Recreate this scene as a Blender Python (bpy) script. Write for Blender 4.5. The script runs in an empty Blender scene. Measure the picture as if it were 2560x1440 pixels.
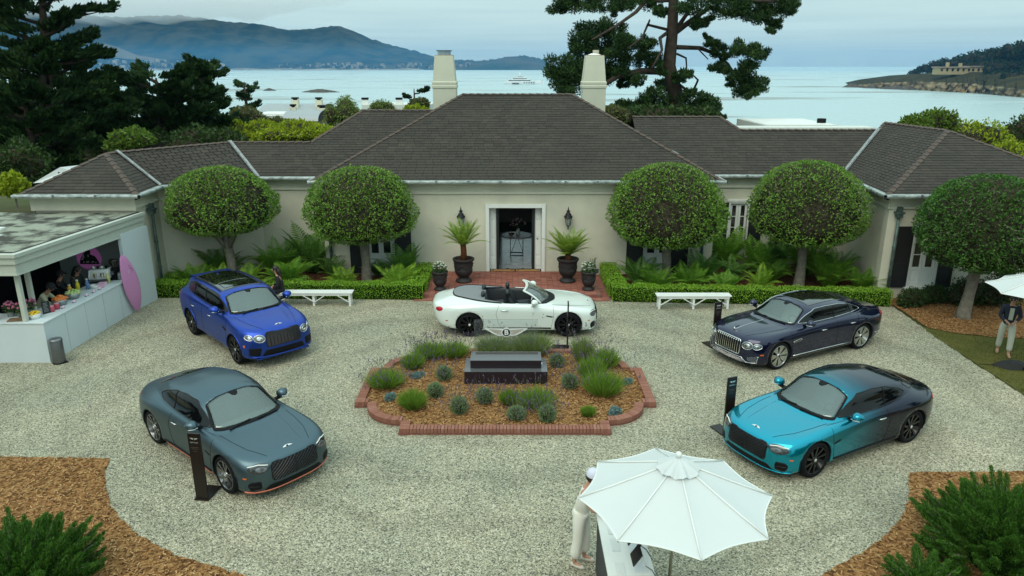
import bpy, bmesh, math, random
import numpy as np
from mathutils import Vector, Matrix
from mathutils.bvhtree import BVHTree

PI = math.pi
scene = bpy.context.scene
COL = scene.collection

# ------------------------------------------------------------------ camera
CAM_H = 7.5
PITCH = math.atan(554 / 1820.0)
cd = bpy.data.cameras.new('camera')
cam = bpy.data.objects.new('camera', cd)
COL.objects.link(cam)
cam.location = (0, 0, CAM_H)
cam.rotation_euler = (PI / 2 - PITCH, 0, 0)
cd.sensor_width = 36.0
cd.lens = 36.0 * 1820 / 2560
cd.clip_start = 0.1
cd.clip_end = 60000
scene.camera = cam

# ------------------------------------------------------------------ world: overcast marine-layer sky over a Nishita sky
SUN_EL, SUN_AZ = math.radians(52), math.radians(205)
world = bpy.data.worlds.new('World')
scene.world = world
world.use_nodes = True
wn, wl = world.node_tree.nodes, world.node_tree.links
wn.clear()
w_out = wn.new('ShaderNodeOutputWorld')
w_bg = wn.new('ShaderNodeBackground')
w_sky = wn.new('ShaderNodeTexSky')
w_sky.sky_type = 'NISHITA'
w_sky.sun_disc = False
w_sky.sun_elevation = SUN_EL
w_sky.sun_rotation = SUN_AZ
w_sky.dust_density = 1.5
w_bg.inputs['Strength'].default_value = 0.1
w_tc = wn.new('ShaderNodeTexCoord')
w_sep = wn.new('ShaderNodeSeparateXYZ')
wl.new(w_tc.outputs['Generated'], w_sep.inputs[0])

def wmath(op, a, b=None, clamp=False):
 n = wn.new('ShaderNodeMath')
 n.operation = op
 n.use_clamp = clamp
 for i, v in enumerate((a, b)):
  if v is None:
   continue
  if isinstance(v, (int, float)):
   n.inputs[i].default_value = v
  else:
   wl.new(v, n.inputs[i])
 return n.outputs[0]

# cloud layer seen in perspective: direction projected on a flat ceiling
w_zz = wmath('MAXIMUM', w_sep.outputs['Z'], 0.012)
w_u = wmath('DIVIDE', w_sep.outputs['X'], w_zz)
w_v = wmath('DIVIDE', w_sep.outputs['Y'], w_zz)
w_cmb = wn.new('ShaderNodeCombineXYZ')
wl.new(w_u, w_cmb.inputs[0])
wl.new(w_v, w_cmb.inputs[1])
w_n1 = wn.new('ShaderNodeTexNoise')
w_n1.inputs['Scale'].default_value = 0.16
w_n1.inputs['Detail'].default_value = 6
w_n1.inputs['Roughness'].default_value = 0.55
w_n1.inputs['Distortion'].default_value = 0.6
wl.new(w_cmb.outputs[0], w_n1.inputs['Vector'])
# cover: full overhead, thinning into a clear blue band over the sea horizon
w_el = wn.new('ShaderNodeMapRange')
w_el.interpolation_type = 'SMOOTHSTEP'
w_el.inputs['From Min'].default_value = 0.012
w_el.inputs['From Max'].default_value = 0.07
wl.new(w_sep.outputs['Z'], w_el.inputs['Value'])
w_c = wmath('MULTIPLY_ADD', w_n1.outputs['Fac'], 0.9)
w_c.node.inputs[2].default_value = -0.45
w_cov = wmath('ADD', w_el.outputs[0], w_c)
w_cov = wmath('MULTIPLY_ADD', w_cov, 0.62, True)
w_cov.node.inputs[2].default_value = 0.34
w_ramp = wn.new('ShaderNodeValToRGB')
w_ramp.color_ramp.elements[0].position = 0.15
w_ramp.color_ramp.elements[0].color = (5.3, 7.3, 7.35, 1)
w_ramp.color_ramp.elements[1].position = 0.85
w_ramp.color_ramp.elements[1].color = (6.9, 9.0, 8.85, 1)
wl.new(w_n1.outputs['Fac'], w_ramp.inputs[0])
w_skyb = wn.new('ShaderNodeMixRGB')
w_skyb.blend_type = 'MIX'
w_skyb.inputs[0].default_value = 0.75
w_skyb.inputs[2].default_value = (5.0, 7.5, 8.3, 1)
wl.new(w_sky.outputs[0], w_skyb.inputs[1])
w_mix = wn.new('ShaderNodeMixRGB')
wl.new(w_cov, w_mix.inputs[0])
wl.new(w_skyb.outputs[0], w_mix.inputs[1])
wl.new(w_ramp.outputs[0], w_mix.inputs[2])
# an overcast sky brightens toward the zenith
w_zen = wmath('MULTIPLY_ADD', w_sep.outputs['Z'], 1.0)
w_zen.node.inputs[2].default_value = 0.9
w_zm = wmath('MAXIMUM', w_zen, 0.5)
w_gr = wn.new('ShaderNodeMixRGB')
w_gr.blend_type = 'MULTIPLY'
w_gr.inputs[0].default_value = 1
wl.new(w_mix.outputs[0], w_gr.inputs[1])
wl.new(w_zm, w_gr.inputs[2])
wl.new(w_gr.outputs[0], w_bg.inputs['Color'])
wl.new(w_bg.outputs[0], w_out.inputs[0])

# ------------------------------------------------------------------ sun (veiled by cloud)
sd = bpy.data.lights.new('sun', 'SUN')
sd.energy = 1.5
sd.angle = math.radians(40)
sd.color = (1.0, 0.90, 0.74)
sun = bpy.data.objects.new('sun', sd)
COL.objects.link(sun)
sun.rotation_euler = (PI / 2 - SUN_EL, 0, PI - SUN_AZ)   # light comes from azimuth SUN_AZ (clockwise from +Y): behind and left of the camera

vs = scene.view_settings
scene.display_settings.display_device = 'sRGB'
vs.view_transform = 'Standard'
vs.look = 'None'
vs.exposure = 0.0
vs.gamma = 1.0
vs.use_curve_mapping = False
scene.cycles.max_bounces = 12
scene.cycles.transparent_max_bounces = 12
scene.cycles.volume_bounces = 10

R = random.Random(7)
rnd = R.random

def U(a, b):
 return a + (b - a) * rnd()

# ------------------------------------------------------------------ material helper
MATS = {}

def mat(name, col=(.5, .5, .5), rough=.6, metal=0., island=None, noise=None, vary=0., bump=None, spec=.5, coat=0., trans=0.,
  emit=None, alpha=1., sub=0., coord='Object', per_object=False):
 """col base colour; island: colours picked per loose piece; noise: (scale, colour2, contrast) mottling;
 vary: brightness jitter per piece; bump: (scale, strength)"""
 if name in MATS:
  return MATS[name]
 m = bpy.data.materials.new(name)
 m.use_nodes = True
 nt = m.node_tree
 N, L = nt.nodes, nt.links
 b = N['Principled BSDF']
 b.inputs['Base Color'].default_value = (*col, 1)
 b.inputs['Roughness'].default_value = rough
 b.inputs['Metallic'].default_value = metal
 b.inputs['Specular IOR Level'].default_value = spec
 b.inputs['Coat Weight'].default_value = coat
 b.inputs['Coat Roughness'].default_value = .04
 b.inputs['Transmission Weight'].default_value = trans
 b.inputs['Alpha'].default_value = alpha
 if emit:
  b.inputs['Emission Color'].default_value = (*emit[0], 1)
  b.inputs['Emission Strength'].default_value = emit[1]
 tc = N.new('ShaderNodeTexCoord')
 cur = None
 if island:
  g = N.new('ShaderNodeNewGeometry')
  r = N.new('ShaderNodeValToRGB')
  e = r.color_ramp.elements
  while len(e) < len(island):
   e.new(.5)
  for i, c in enumerate(island):
   e[i].position = i / max(1, len(island) - 1)
   e[i].color = (*c, 1)
  if per_object:
   g = N.new('ShaderNodeObjectInfo')
   L.new(g.outputs['Random'], r.inputs[0])
  else:
   L.new(g.outputs['Random Per Island'], r.inputs[0])
  cur = r.outputs[0]
 if noise:
  n = N.new('ShaderNodeTexNoise')
  n.inputs['Scale'].default_value = noise[0]
  n.inputs['Detail'].default_value = 6
  n.inputs['Roughness'].default_value = .6
  L.new(tc.outputs[coord], n.inputs['Vector'])
  mr = N.new('ShaderNodeMapRange')
  k = noise[2] if len(noise) > 2 else .2
  mr.inputs['From Min'].default_value = .5 - k
  mr.inputs['From Max'].default_value = .5 + k
  L.new(n.outputs['Fac'], mr.inputs['Value'])
  mx = N.new('ShaderNodeMixRGB')
  L.new(mr.outputs[0], mx.inputs[0])
  if cur:
   L.new(cur, mx.inputs[1])
  else:
   mx.inputs[1].default_value = (*col, 1)
  mx.inputs[2].default_value = (*noise[1], 1)
  cur = mx.outputs[0]
 if vary:
  g = N.new('ShaderNodeNewGeometry')
  mr = N.new('ShaderNodeMapRange')
  mr.inputs['To Min'].default_value = 1 - vary
  mr.inputs['To Max'].default_value = 1 + vary
  L.new(g.outputs['Random Per Island'], mr.inputs['Value'])
  mx = N.new('ShaderNodeMixRGB')
  mx.blend_type = 'MULTIPLY'
  mx.inputs[0].default_value = 1
  if cur:
   L.new(cur, mx.inputs[1])
  else:
   mx.inputs[1].default_value = (*col, 1)
  L.new(mr.outputs[0], mx.inputs[2])
  cur = mx.outputs[0]
 if cur:
  L.new(cur, b.inputs['Base Color'])
 if bump:
  n = N.new('ShaderNodeTexNoise')
  n.inputs['Scale'].default_value = bump[0]
  n.inputs['Detail'].default_value = 5
  L.new(tc.outputs[coord], n.inputs['Vector'])
  bp = N.new('ShaderNodeBump')
  bp.inputs['Strength'].default_value = bump[1]
  bp.inputs['Distance'].default_value = .02
  L.new(n.outputs['Fac'], bp.inputs['Height'])
  L.new(bp.outputs[0], b.inputs['Normal'])
 if sub:      # thin leaf: some light passes through
  t = N.new('ShaderNodeBsdfTranslucent')
  if cur:
   L.new(cur, t.inputs['Color'])
  else:
   t.inputs['Color'].default_value = (*col, 1)
  ms = N.new('ShaderNodeMixShader')
  ms.inputs[0].default_value = sub
  L.new(b.outputs[0], ms.inputs[1])
  L.new(t.outputs[0], ms.inputs[2])
  L.new(ms.outputs[0], N['Material Output'].inputs['Surface'])
 MATS[name] = m
 return m

# ------------------------------------------------------------------ mesh helpers
class MB:
 def __init__(s):
  s.v, s.f = [], []

 def add(s, vs_, fs):
  o = len(s.v)
  s.v.extend(vs_)
  s.f.extend([tuple(i + o for i in f) for f in fs])
  return s

 def box(s, x0, x1, y0, y1, z0, z1):
  return s.add([(x0, y0, z0), (x1, y0, z0), (x1, y1, z0), (x0, y1, z0), (x0, y0, z1), (x1, y0, z1), (x1, y1, z1), (x0, y1, z1)],
     [(0, 3, 2, 1), (4, 5, 6, 7), (0, 1, 5, 4), (1, 2, 6, 5), (2, 3, 7, 6), (3, 0, 4, 7)])

 def obox(s, c, ax, ay, az):
  """box from centre and three half-axis vectors"""
  c, ax, ay, az = map(Vector, (c, ax, ay, az))
  p = [c + ax * i + ay * j + az * k for k in (-1, 1) for i, j in ((-1, -1), (1, -1), (1, 1), (-1, 1))]
  return s.add([tuple(q) for q in p], [(0, 3, 2, 1), (4, 5, 6, 7), (0, 1, 5, 4), (1, 2, 6, 5), (2, 3, 7, 6), (3, 0, 4, 7)])

 def bar(s, a, b, w, h=None):
  """rectangular bar from a to b"""
  a, b = Vector(a), Vector(b)
  d = (b - a)
  l = d.length
  d.normalize()
  up = Vector((0, 0, 1)) if abs(d.z) < .95 else Vector((0, 1, 0))
  sx = d.cross(up).normalized()
  sz = sx.cross(d)
  return s.obox((a + b) / 2, d * l / 2, sx * w / 2, sz * (h or w) / 2)

 def tube(s, pts, r, n=8, closed=False, cap=True):
  pts = [Vector(p) for p in pts]
  k = len(pts)
  rr = r if hasattr(r, '__len__') else [r] * k
  base = len(s.v)
  prev = None
  for i, p in enumerate(pts):
   if closed:
    t = pts[(i + 1) % k] - pts[i - 1]
   else:
    t = pts[min(i + 1, k - 1)] - pts[max(i - 1, 0)]
   if t.length < 1e-9:
    t = Vector((0, 0, 1))
   t.normalize()
   if prev is None:
    ref = Vector((0, 0, 1)) if abs(t.z) < .9 else Vector((1, 0, 0))
    a = t.cross(ref).normalized()
   else:
    a = prev - t * prev.dot(t)
    a = a.normalized() if a.length > 1e-6 else t.orthogonal().normalized()
   prev = a
   b = t.cross(a)
   for j in range(n):
    q = 2 * PI * j / n
    s.v.append(tuple(p + (a * math.cos(q) + b * math.sin(q)) * rr[i]))
  m = k if closed else k - 1
  for i in range(m):
   for j in range(n):
    a0, a1 = base + i * n + j, base + i * n + (j + 1) % n
    i2 = (i + 1) % k
    b0, b1 = base + i2 * n + j, base + i2 * n + (j + 1) % n
    s.f.append((a0, a1, b1, b0))
  if cap and not closed:
   s.f.append(tuple(base + j for j in reversed(range(n))))
   s.f.append(tuple(base + (k - 1) * n + j for j in range(n)))
  return s

 def lathe(s, prof, n=24, c=(0, 0, 0), axis='z'):
  base = len(s.v)
  k = len(prof)
  for r, z in prof:
   for j in range(n):
    q = 2 * PI * j / n
    if axis == 'z':
     s.v.append((c[0] + r * math.cos(q), c[1] + r * math.sin(q), c[2] + z))
    else:   # about y
     s.v.append((c[0] + r * math.cos(q), c[1] + z, c[2] + r * math.sin(q)))
  for i in range(k - 1):
   for j in range(n):
    a0, a1 = base + i * n + j, base + i * n + (j + 1) % n
    b0, b1 = a0 + n, base + (i + 1) * n + (j + 1) % n
    s.f.append((a0, a1, b1, b0) if axis == 'z' else (a0, b0, b1, a1))
  return s

 def prism(s, poly, z0, z1):
  n = len(poly)
  vs_ = [(x, y, z0) for x, y in poly] + [(x, y, z1) for x, y in poly]
  return s.add(vs_, [tuple(reversed(range(n))), tuple(range(n, 2 * n))] + [(i, (i + 1) % n, n + (i + 1) % n, n + i) for i in range(n)])

 def grid(s, P):
  """P: array [a][b] of points"""
  a, b = len(P), len(P[0])
  o = len(s.v)
  for row in P:
   s.v.extend([tuple(map(float, q)) for q in row])
  for i in range(a - 1):
   for j in range(b - 1):
    q = o + i * b + j
    s.f.append((q, q + 1, q + b + 1, q + b))
  return s

 def ball(s, c, r, n=10, m=7):
  rx, ry, rz = r if hasattr(r, '__len__') else (r, r, r)
  P = []
  for i in range(m + 1):
   a = PI * i / m
   P.append([(c[0] + rx * math.sin(a) * math.cos(2 * PI * j / n), c[1] + ry * math.sin(a) * math.sin(2 * PI * j / n),
     c[2] - rz * math.cos(a)) for j in range(n + 1)])
  return s.grid(P)

 def xf(s, M_):
  s.v = [tuple(M_ @ Vector(p)) for p in s.v]
  return s

 def mesh(s, name, smooth=False):
  me = bpy.data.meshes.new(name)
  me.from_pydata(s.v, [], s.f)
  if smooth:
   me.polygons.foreach_set('use_smooth', [True] * len(me.polygons))
  me.update()
  return me

def link(name, me, m=None, parent=None, **props):
 o = bpy.data.objects.new(name, me)
 COL.objects.link(o)
 if me is not None and m is not None and not me.materials:
  me.materials.append(m)
 if parent is not None:
  o.parent = parent
 for k, v in props.items():
  o[k] = v
 return o

def ob(name, mb, m, parent=None, smooth=False, loc=None, rot=None, bevel=0, **props):
 me = mb.mesh(name, smooth)
 o = link(name, me, m, parent, **props)
 if loc is not None:
  o.location = loc
 if rot is not None:
  o.rotation_euler = rot
 if bevel:
  md = o.modifiers.new('b', 'BEVEL')
  md.width = bevel
  md.segments = 2
  md.limit_method = 'ANGLE'
 return o

def thing(name, label, cat, loc=(0, 0, 0), rz=0, group=None, scale=None):
 o = bpy.data.objects.new(name, None)
 COL.objects.link(o)
 o.location = loc
 o.rotation_euler = (0, 0, rz)
 if scale:
  o.scale = (scale,) * 3 if not hasattr(scale, '__len__') else scale
 o['label'], o['category'] = label, cat
 if group:
  o['group'] = group
 return o

def tag(o, label, cat, group=None):
 o['label'], o['category'] = label, cat
 if group:
  o['group'] = group
 return o

KIDS = {}

def copy_tree(o, parent=None):
 c = o.copy()
 COL.objects.link(c)
 c.parent = parent
 for ch in list(o.children):
  copy_tree(ch, c)
 return c

def move(o, loc, rz=0, s=None, label=None, group=None):
 o.location = loc
 o.rotation_euler = (0, 0, rz)
 if s:
  o.scale = (s,) * 3 if not hasattr(s, '__len__') else s
 if label:
  o['label'] = label
 if group:
  o['group'] = group
 return o

def text_mesh(txt, size, depth=.002, bold=False):
 """text as a mesh in the xy plane, centred"""
 cu = bpy.data.curves.new('t', 'FONT')
 cu.body = txt
 cu.size = size
 cu.extrude = depth
 cu.align_x = 'CENTER'
 cu.align_y = 'CENTER'
 if bold:
  cu.offset = size * .03
 o = bpy.data.objects.new('t', cu)
 COL.objects.link(o)
 bpy.context.view_layer.update()
 me = bpy.data.meshes.new_from_object(o)
 bpy.data.objects.remove(o)
 return me
# ================================================================== ground materials
def gravel_mat():
 m = bpy.data.materials.new('gravel')
 m.use_nodes = True
 N, L = m.node_tree.nodes, m.node_tree.links
 b = N['Principled BSDF']
 b.inputs['Roughness'].default_value = .9
 b.inputs['Specular IOR Level'].default_value = .25
 tc = N.new('ShaderNodeTexCoord')

 def vor(scale):
  v = N.new('ShaderNodeTexVoronoi')
  v.inputs['Scale'].default_value = scale
  L.new(tc.outputs['Object'], v.inputs['Vector'])
  r = N.new('ShaderNodeValToRGB')
  e = r.color_ramp.elements
  cols = [(0, (0.019, 0.026, 0.025)), (.14, (0.094, 0.106, 0.094)), (.28, (0.272, 0.258, 0.197)), (.42, (0.442, 0.396, 0.276)), (.58, (0.338, 0.331, 0.268)),
    (.74, (0.564, 0.515, 0.393)), (.9, (0.771, 0.727, 0.616)), (1, (0.244, 0.184, 0.116))]
  while len(e) < len(cols):
   e.new(.5)
  for i, (p, c) in enumerate(cols):
   e[i].position = p
   e[i].color = (*c, 1)
  s = N.new('ShaderNodeSeparateColor')
  L.new(v.outputs['Color'], s.inputs[0])
  L.new(s.outputs[0], r.inputs[0])
  return v, r
 v1, r1 = vor(42)
 v2, r2 = vor(90)
 mx = N.new('ShaderNodeMixRGB')
 mx.inputs[0].default_value = .30
 L.new(r1.outputs[0], mx.inputs[1])
 L.new(r2.outputs[0], mx.inputs[2])
 # raked and driven-over patches
 n = N.new('ShaderNodeTexNoise')
 n.inputs['Scale'].default_value = .35
 n.inputs['Detail'].default_value = 5
 L.new(tc.outputs['Object'], n.inputs['Vector'])
 rr = N.new('ShaderNodeValToRGB')
 rr.color_ramp.elements[0].position = .35
 rr.color_ramp.elements[0].color = (.86, .89, .84, 1)
 rr.color_ramp.elements[1].position = .68
 rr.color_ramp.elements[1].color = (1.14, 1.10, 1.0, 1)
 L.new(n.outputs['Fac'], rr.inputs[0])
 m2 = N.new('ShaderNodeMixRGB')
 m2.blend_type = 'MULTIPLY'
 m2.inputs[0].default_value = 1
 L.new(mx.outputs[0], m2.inputs[1])
 L.new(rr.outputs[0], m2.inputs[2])
 # wheel tracks of cars circling the island, broken up by raking
 mpt = N.new('ShaderNodeMapping')
 mpt.inputs['Location'].default_value = (.15 / 1.35, -16.2, 0)
 mpt.inputs['Scale'].default_value = (1 / 1.35, 1, 1)
 L.new(tc.outputs['Object'], mpt.inputs['Vector'])
 ln = N.new('ShaderNodeVectorMath')
 ln.operation = 'LENGTH'
 L.new(mpt.outputs[0], ln.inputs[0])
 wv = N.new('ShaderNodeMath')
 wv.operation = 'SINE'
 ms_ = N.new('ShaderNodeMath')
 ms_.operation = 'MULTIPLY_ADD'
 ms_.inputs[1].default_value = 4.2
 L.new(ln.outputs['Value'], ms_.inputs[0])
 n3 = N.new('ShaderNodeTexNoise')
 n3.inputs['Scale'].default_value = .6
 n3.inputs['Detail'].default_value = 3
 L.new(tc.outputs['Object'], n3.inputs['Vector'])
 k3 = N.new('ShaderNodeMath')
 k3.operation = 'MULTIPLY'
 k3.inputs[1].default_value = 7
 L.new(n3.outputs['Fac'], k3.inputs[0])
 L.new(k3.outputs[0], ms_.inputs[2])
 L.new(ms_.outputs[0], wv.inputs[0])
 r3 = N.new('ShaderNodeMapRange')
 r3.inputs['From Min'].default_value = .35
 r3.inputs['From Max'].default_value = 1
 r3.inputs['To Min'].default_value = 1
 r3.inputs['To Max'].default_value = .86
 L.new(wv.outputs[0], r3.inputs['Value'])
 m4 = N.new('ShaderNodeMixRGB')
 m4.blend_type = 'MULTIPLY'
 m4.inputs[0].default_value = 1
 L.new(m2.outputs[0], m4.inputs[1])
 L.new(r3.outputs[0], m4.inputs[2])
 L.new(m4.outputs[0], b.inputs['Base Color'])
 bp = N.new('ShaderNodeBump')
 bp.inputs['Strength'].default_value = .9
 bp.inputs['Distance'].default_value = .03
 bp.invert = True
 L.new(v1.outputs['Distance'], bp.inputs['Height'])
 L.new(bp.outputs[0], b.inputs['Normal'])
 return m

def mulch_mat(name, a, b_, c):
 m = bpy.data.materials.new(name)
 m.use_nodes = True
 N, L = m.node_tree.nodes, m.node_tree.links
 b = N['Principled BSDF']
 b.inputs['Roughness'].default_value = .95
 b.inputs['Specular IOR Level'].default_value = .15
 tc = N.new('ShaderNodeTexCoord')
 v = N.new('ShaderNodeTexVoronoi')
 v.inputs['Scale'].default_value = 22
 L.new(tc.outputs['Object'], v.inputs['Vector'])
 s = N.new('ShaderNodeSeparateColor')
 L.new(v.outputs['Color'], s.inputs[0])
 r = N.new('ShaderNodeValToRGB')
 e = r.color_ramp.elements
 e.new(.5)
 for i, (p, q) in enumerate(((0, c), (.45, a), (1, b_))):
  e[i].position = p
  e[i].color = (*q, 1)
 L.new(s.outputs[0], r.inputs[0])
 L.new(r.outputs[0], b.inputs['Base Color'])
 bp = N.new('ShaderNodeBump')
 bp.inputs['Strength'].default_value = 1
 bp.inputs['Distance'].default_value = .04
 L.new(v.outputs['Distance'], bp.inputs['Height'])
 L.new(bp.outputs[0], b.inputs['Normal'])
 return m

M_gravel = gravel_mat()
M_mulch = mulch_mat('tan_bark_mulch', (.25, .12, .042), (.40, .22, .09), (.075, .033, .013))
M_mulch_red = mulch_mat('red_bark_mulch', (.13, .055, .028), (.22, .10, .05), (.04, .017, .01))
M_chip = mat('tan_chips', island=[(.13, .055, .02), (.28, .135, .05), (.42, .235, .10), (.52, .33, .155), (.21, .095, .036)], rough=.9, spec=.2)
M_chip_red = mat('red_chips', island=[(.07, .03, .016), (.15, .07, .035), (.25, .12, .06)], rough=.9, spec=.2)
M_lawn = mat('lawn', (.075, .085, .022), .95, noise=(.9, (.13, .115, .035), .15), bump=(60, .6), spec=.1)
M_terrain = mat('coastal_scrub', (.05, .07, .02), .95, noise=(.15, (.10, .085, .04), .2), spec=.1)

def jag(poly, step=.08, amp=.05):
 """subdivide a closed polygon and shake its edge"""
 out = []
 n = len(poly)
 for i in range(n):
  a, b = Vector(poly[i]), Vector(poly[(i + 1) % n])
  l = (b - a).length
  k = max(1, int(l / step))
  nn = Vector((b.y - a.y, a.x - b.x)).normalized() if l > 0 else Vector((0, 0))
  for j in range(k):
   p = a.lerp(b, j / k) + nn * U(-amp, amp)
   out.append((p.x, p.y))
 return out

def sheet(name, poly, z, m, **kw):
 bm = bmesh.new()
 f = bm.faces.new([bm.verts.new((x, y, z)) for x, y in poly])
 bmesh.ops.triangulate(bm, faces=[f])
 me = bpy.data.meshes.new(name)
 bm.to_mesh(me)
 bm.free()
 if me.polygons and me.polygons[0].normal.z < 0:
  me.flip_normals()
 return link(name, me, m, **kw)

def inside(p, poly):
 x, y = p
 r = False
 j = len(poly) - 1
 for i in range(len(poly)):
  xi, yi = poly[i]
  xj, yj = poly[j]
  if (yi > y) != (yj > y) and x < (xj - xi) * (y - yi) / (yj - yi) + xi:
   r = not r
  j = i
 return r

def chips(name, poly, n, z, m, lmin=.03, lmax=.08, avoid=None, **kw):
 xs, ys = [p[0] for p in poly], [p[1] for p in poly]
 mb = MB()
 k = 0
 while k < n:
  x, y = U(min(xs), max(xs)), U(min(ys), max(ys))
  if not inside((x, y), poly):
   k += .2
   continue
  k += 1
  a, t = U(0, 2 * PI), U(-.5, .5)
  l, w = U(lmin, lmax) / 2, U(.010, .022) / 2
  ax = Vector((math.cos(a) * math.cos(t), math.sin(a) * math.cos(t), math.sin(t)))
  ay = Vector((-math.sin(a), math.cos(a), U(-.3, .3))).normalized()
  az = ax.cross(ay)
  mb.obox((x, y, z + U(0, .025)), ax * l, ay * w, az * .004)
 return ob(name, mb, m, kind='stuff', **kw)

# terrain: level court, falling away behind the house to the sea
def terr_h(x, y):
 d = max(0, y - 40) / 150
 z = -.03 - 14.5 * min(1, d) ** 0.8
 if x < -30:
  z += 0
 return z - .0

TX = [-900, -500, -300, -180, -110, -70, -40, -25, -10, 0, 10, 25, 40, 70, 110, 180, 300]
TY = [-30, 0, 20, 38, 46, 55, 65, 80, 100, 125, 150, 175, 200, 230]
P = [[(x, y, terr_h(x, y) - (3 if y > 195 else 0)) for x in TX] for y in TY]
ob('ground', MB().grid(P), M_terrain, smooth=True, kind='structure')
gravel_poly = [(-24, 4), (12.25, 4), (12.22, 12), (12.2, 17.5), (12.26, 19.5), (12.45, 22.6), (12.4, 23.6), (-12.5, 23.6), (-12.5, 24.2), (-24, 24.2)]
sheet('gravel_courtyard', jag(gravel_poly, .15, .03), 0, M_gravel, kind='structure')

# lawn to the right with clipped blades
lawn_poly = [(12.1, 4), (22, 4), (22, 20.6), (12.3, 20.6)]
sheet('lawn', lawn_poly, -.008, M_lawn, kind='structure')
mb = MB()
for i in range(9000):
 x, y = U(12.2, 15.5), U(15, 20.6)
 h, a = U(.02, .05), U(0, PI)
 dx, dy = math.cos(a) * .006, math.sin(a) * .006
 lx, ly = U(-.02, .02), U(-.02, .02)
 mb.add([(x - dx, y - dy, -.008), (x + dx, y + dy, -.008), (x + lx, y + ly, h)], [(0, 1, 2)])
ob('grass', mb, mat('grass_blade', island=[(.05, .075, .015), (.09, .11, .025), (.15, .14, .05)], rough=.8, spec=.1), kind='stuff',
 label='short dry lawn grass beside the gravel', category='grass')

# mulch beds
beds = {
 'left': ([(-24, 3), (-3.2, 3), (-3.4, 9.0), (-4.1, 9.42), (-5.38, 9.9), (-6.21, 10.42), (-6.8, 10.9), (-7.24, 11.4), (-7.75, 12.2), (-8.05, 12.92), (-10.3, 13.0), (-24, 13.1)], 5200),
 'right': ([(3.7, 3), (20, 3), (20, 12.5), (9.9, 12.43), (7.64, 12.4), (7.3, 11.7), (6.82, 10.99), (6.18, 10.37), (5.6, 9.95), (4.74, 9.42), (4.1, 9.0)], 4600),
 'tree': ([(12.3, 23.4), (12.5, 22.4), (12.47, 20.52), (13.12, 20.01), (14.2, 19.68), (17, 19.4), (22, 19.4), (22, 23.4)], 2600),
}
for k, (poly, n) in beds.items():
 pj = jag(poly, .12, .025)
 sheet('mulch_bed', pj, .012, M_mulch, kind='structure')
 view = [p for p in poly]
 chips('bark_chips', [(max(-11.5, min(16.5, x)), max(8.6, y)) for x, y in view], n, .014, M_chip,
  label='tan bark chips strewn over the %s mulch bed' % {'left': 'near left', 'right': 'near right', 'tree': 'clipped tree'}[k], category='mulch')
# planting beds along the house (red-brown mulch)
for poly, lab in (([(-12.4, 23.5), (-3.0, 23.5), (-3.0, 26.5), (-6.9, 26.5), (-6.9, 27.6), (-12.4, 27.6)], 'left'),
    ([(3.3, 23.3), (12.6, 23.0), (12.9, 28.0), (7.2, 28.0), (7.2, 26.5), (3.3, 26.5)], 'right')):
 sheet('planting_bed', poly, .03, M_mulch_red, kind='structure')
 chips('red_bark_chips', poly, 1300, .03, M_chip_red, label='red-brown bark chips in the %s fern bed' % lab, category='mulch')

# sea
def sea_mat():
 m = bpy.data.materials.new('sea')
 m.use_nodes = True
 N, L = m.node_tree.nodes, m.node_tree.links
 b = N['Principled BSDF']
 b.inputs['Roughness'].default_value = .16
 b.inputs['IOR'].default_value = 1.33
 tc = N.new('ShaderNodeTexCoord')
 mp = N.new('ShaderNodeMapping')
 mp.inputs['Scale'].default_value = (.004, .011, 1)
 L.new(tc.outputs['Object'], mp.inputs['Vector'])
 n = N.new('ShaderNodeTexNoise')
 n.inputs['Scale'].default_value = 1
 n.inputs['Detail'].default_value = 8
 n.inputs['Roughness'].default_value = .62
 n.inputs['Distortion'].default_value = .7
 L.new(mp.outputs[0], n.inputs['Vector'])
 # kelp canopy patches lie on the water in long streaks
 r = N.new('ShaderNodeValToRGB')
 r.color_ramp.elements[0].position = .57
 r.color_ramp.elements[0].color = (.38, .49, .50, 1)
 r.color_ramp.elements[1].position = .66
 r.color_ramp.elements[1].color = (.17, .155, .13, 1)
 L.new(n.outputs['Fac'], r.inputs[0])
 L.new(r.outputs[0], b.inputs['Base Color'])
 mr = N.new('ShaderNodeMapRange')
 mr.inputs['From Min'].default_value = .5
 mr.inputs['From Max'].default_value = .68
 mr.inputs['To Min'].default_value = .26
 mr.inputs['To Max'].default_value = .5
 L.new(n.outputs['Fac'], mr.inputs['Value'])
 L.new(mr.outputs[0], b.inputs['Roughness'])
 mp2 = N.new('ShaderNodeMapping')
 mp2.inputs['Scale'].default_value = (.05, .16, 1)
 L.new(tc.outputs['Object'], mp2.inputs['Vector'])
 w = N.new('ShaderNodeTexNoise')
 w.inputs['Scale'].default_value = 1
 w.inputs['Detail'].default_value = 6
 L.new(mp2.outputs[0], w.inputs['Vector'])
 bp = N.new('ShaderNodeBump')
 bp.inputs['Strength'].default_value = .5
 bp.inputs['Distance'].default_value = 1.5
 L.new(w.outputs['Fac'], bp.inputs['Height'])
 L.new(bp.outputs[0], b.inputs['Normal'])
 return m

ob('sea', MB().grid([[(x, y, -15) for x in (-30000, -3000, 0, 3000, 30000)] for y in (120, 1000, 5000, 50000)]), sea_mat(), kind='structure')
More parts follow.
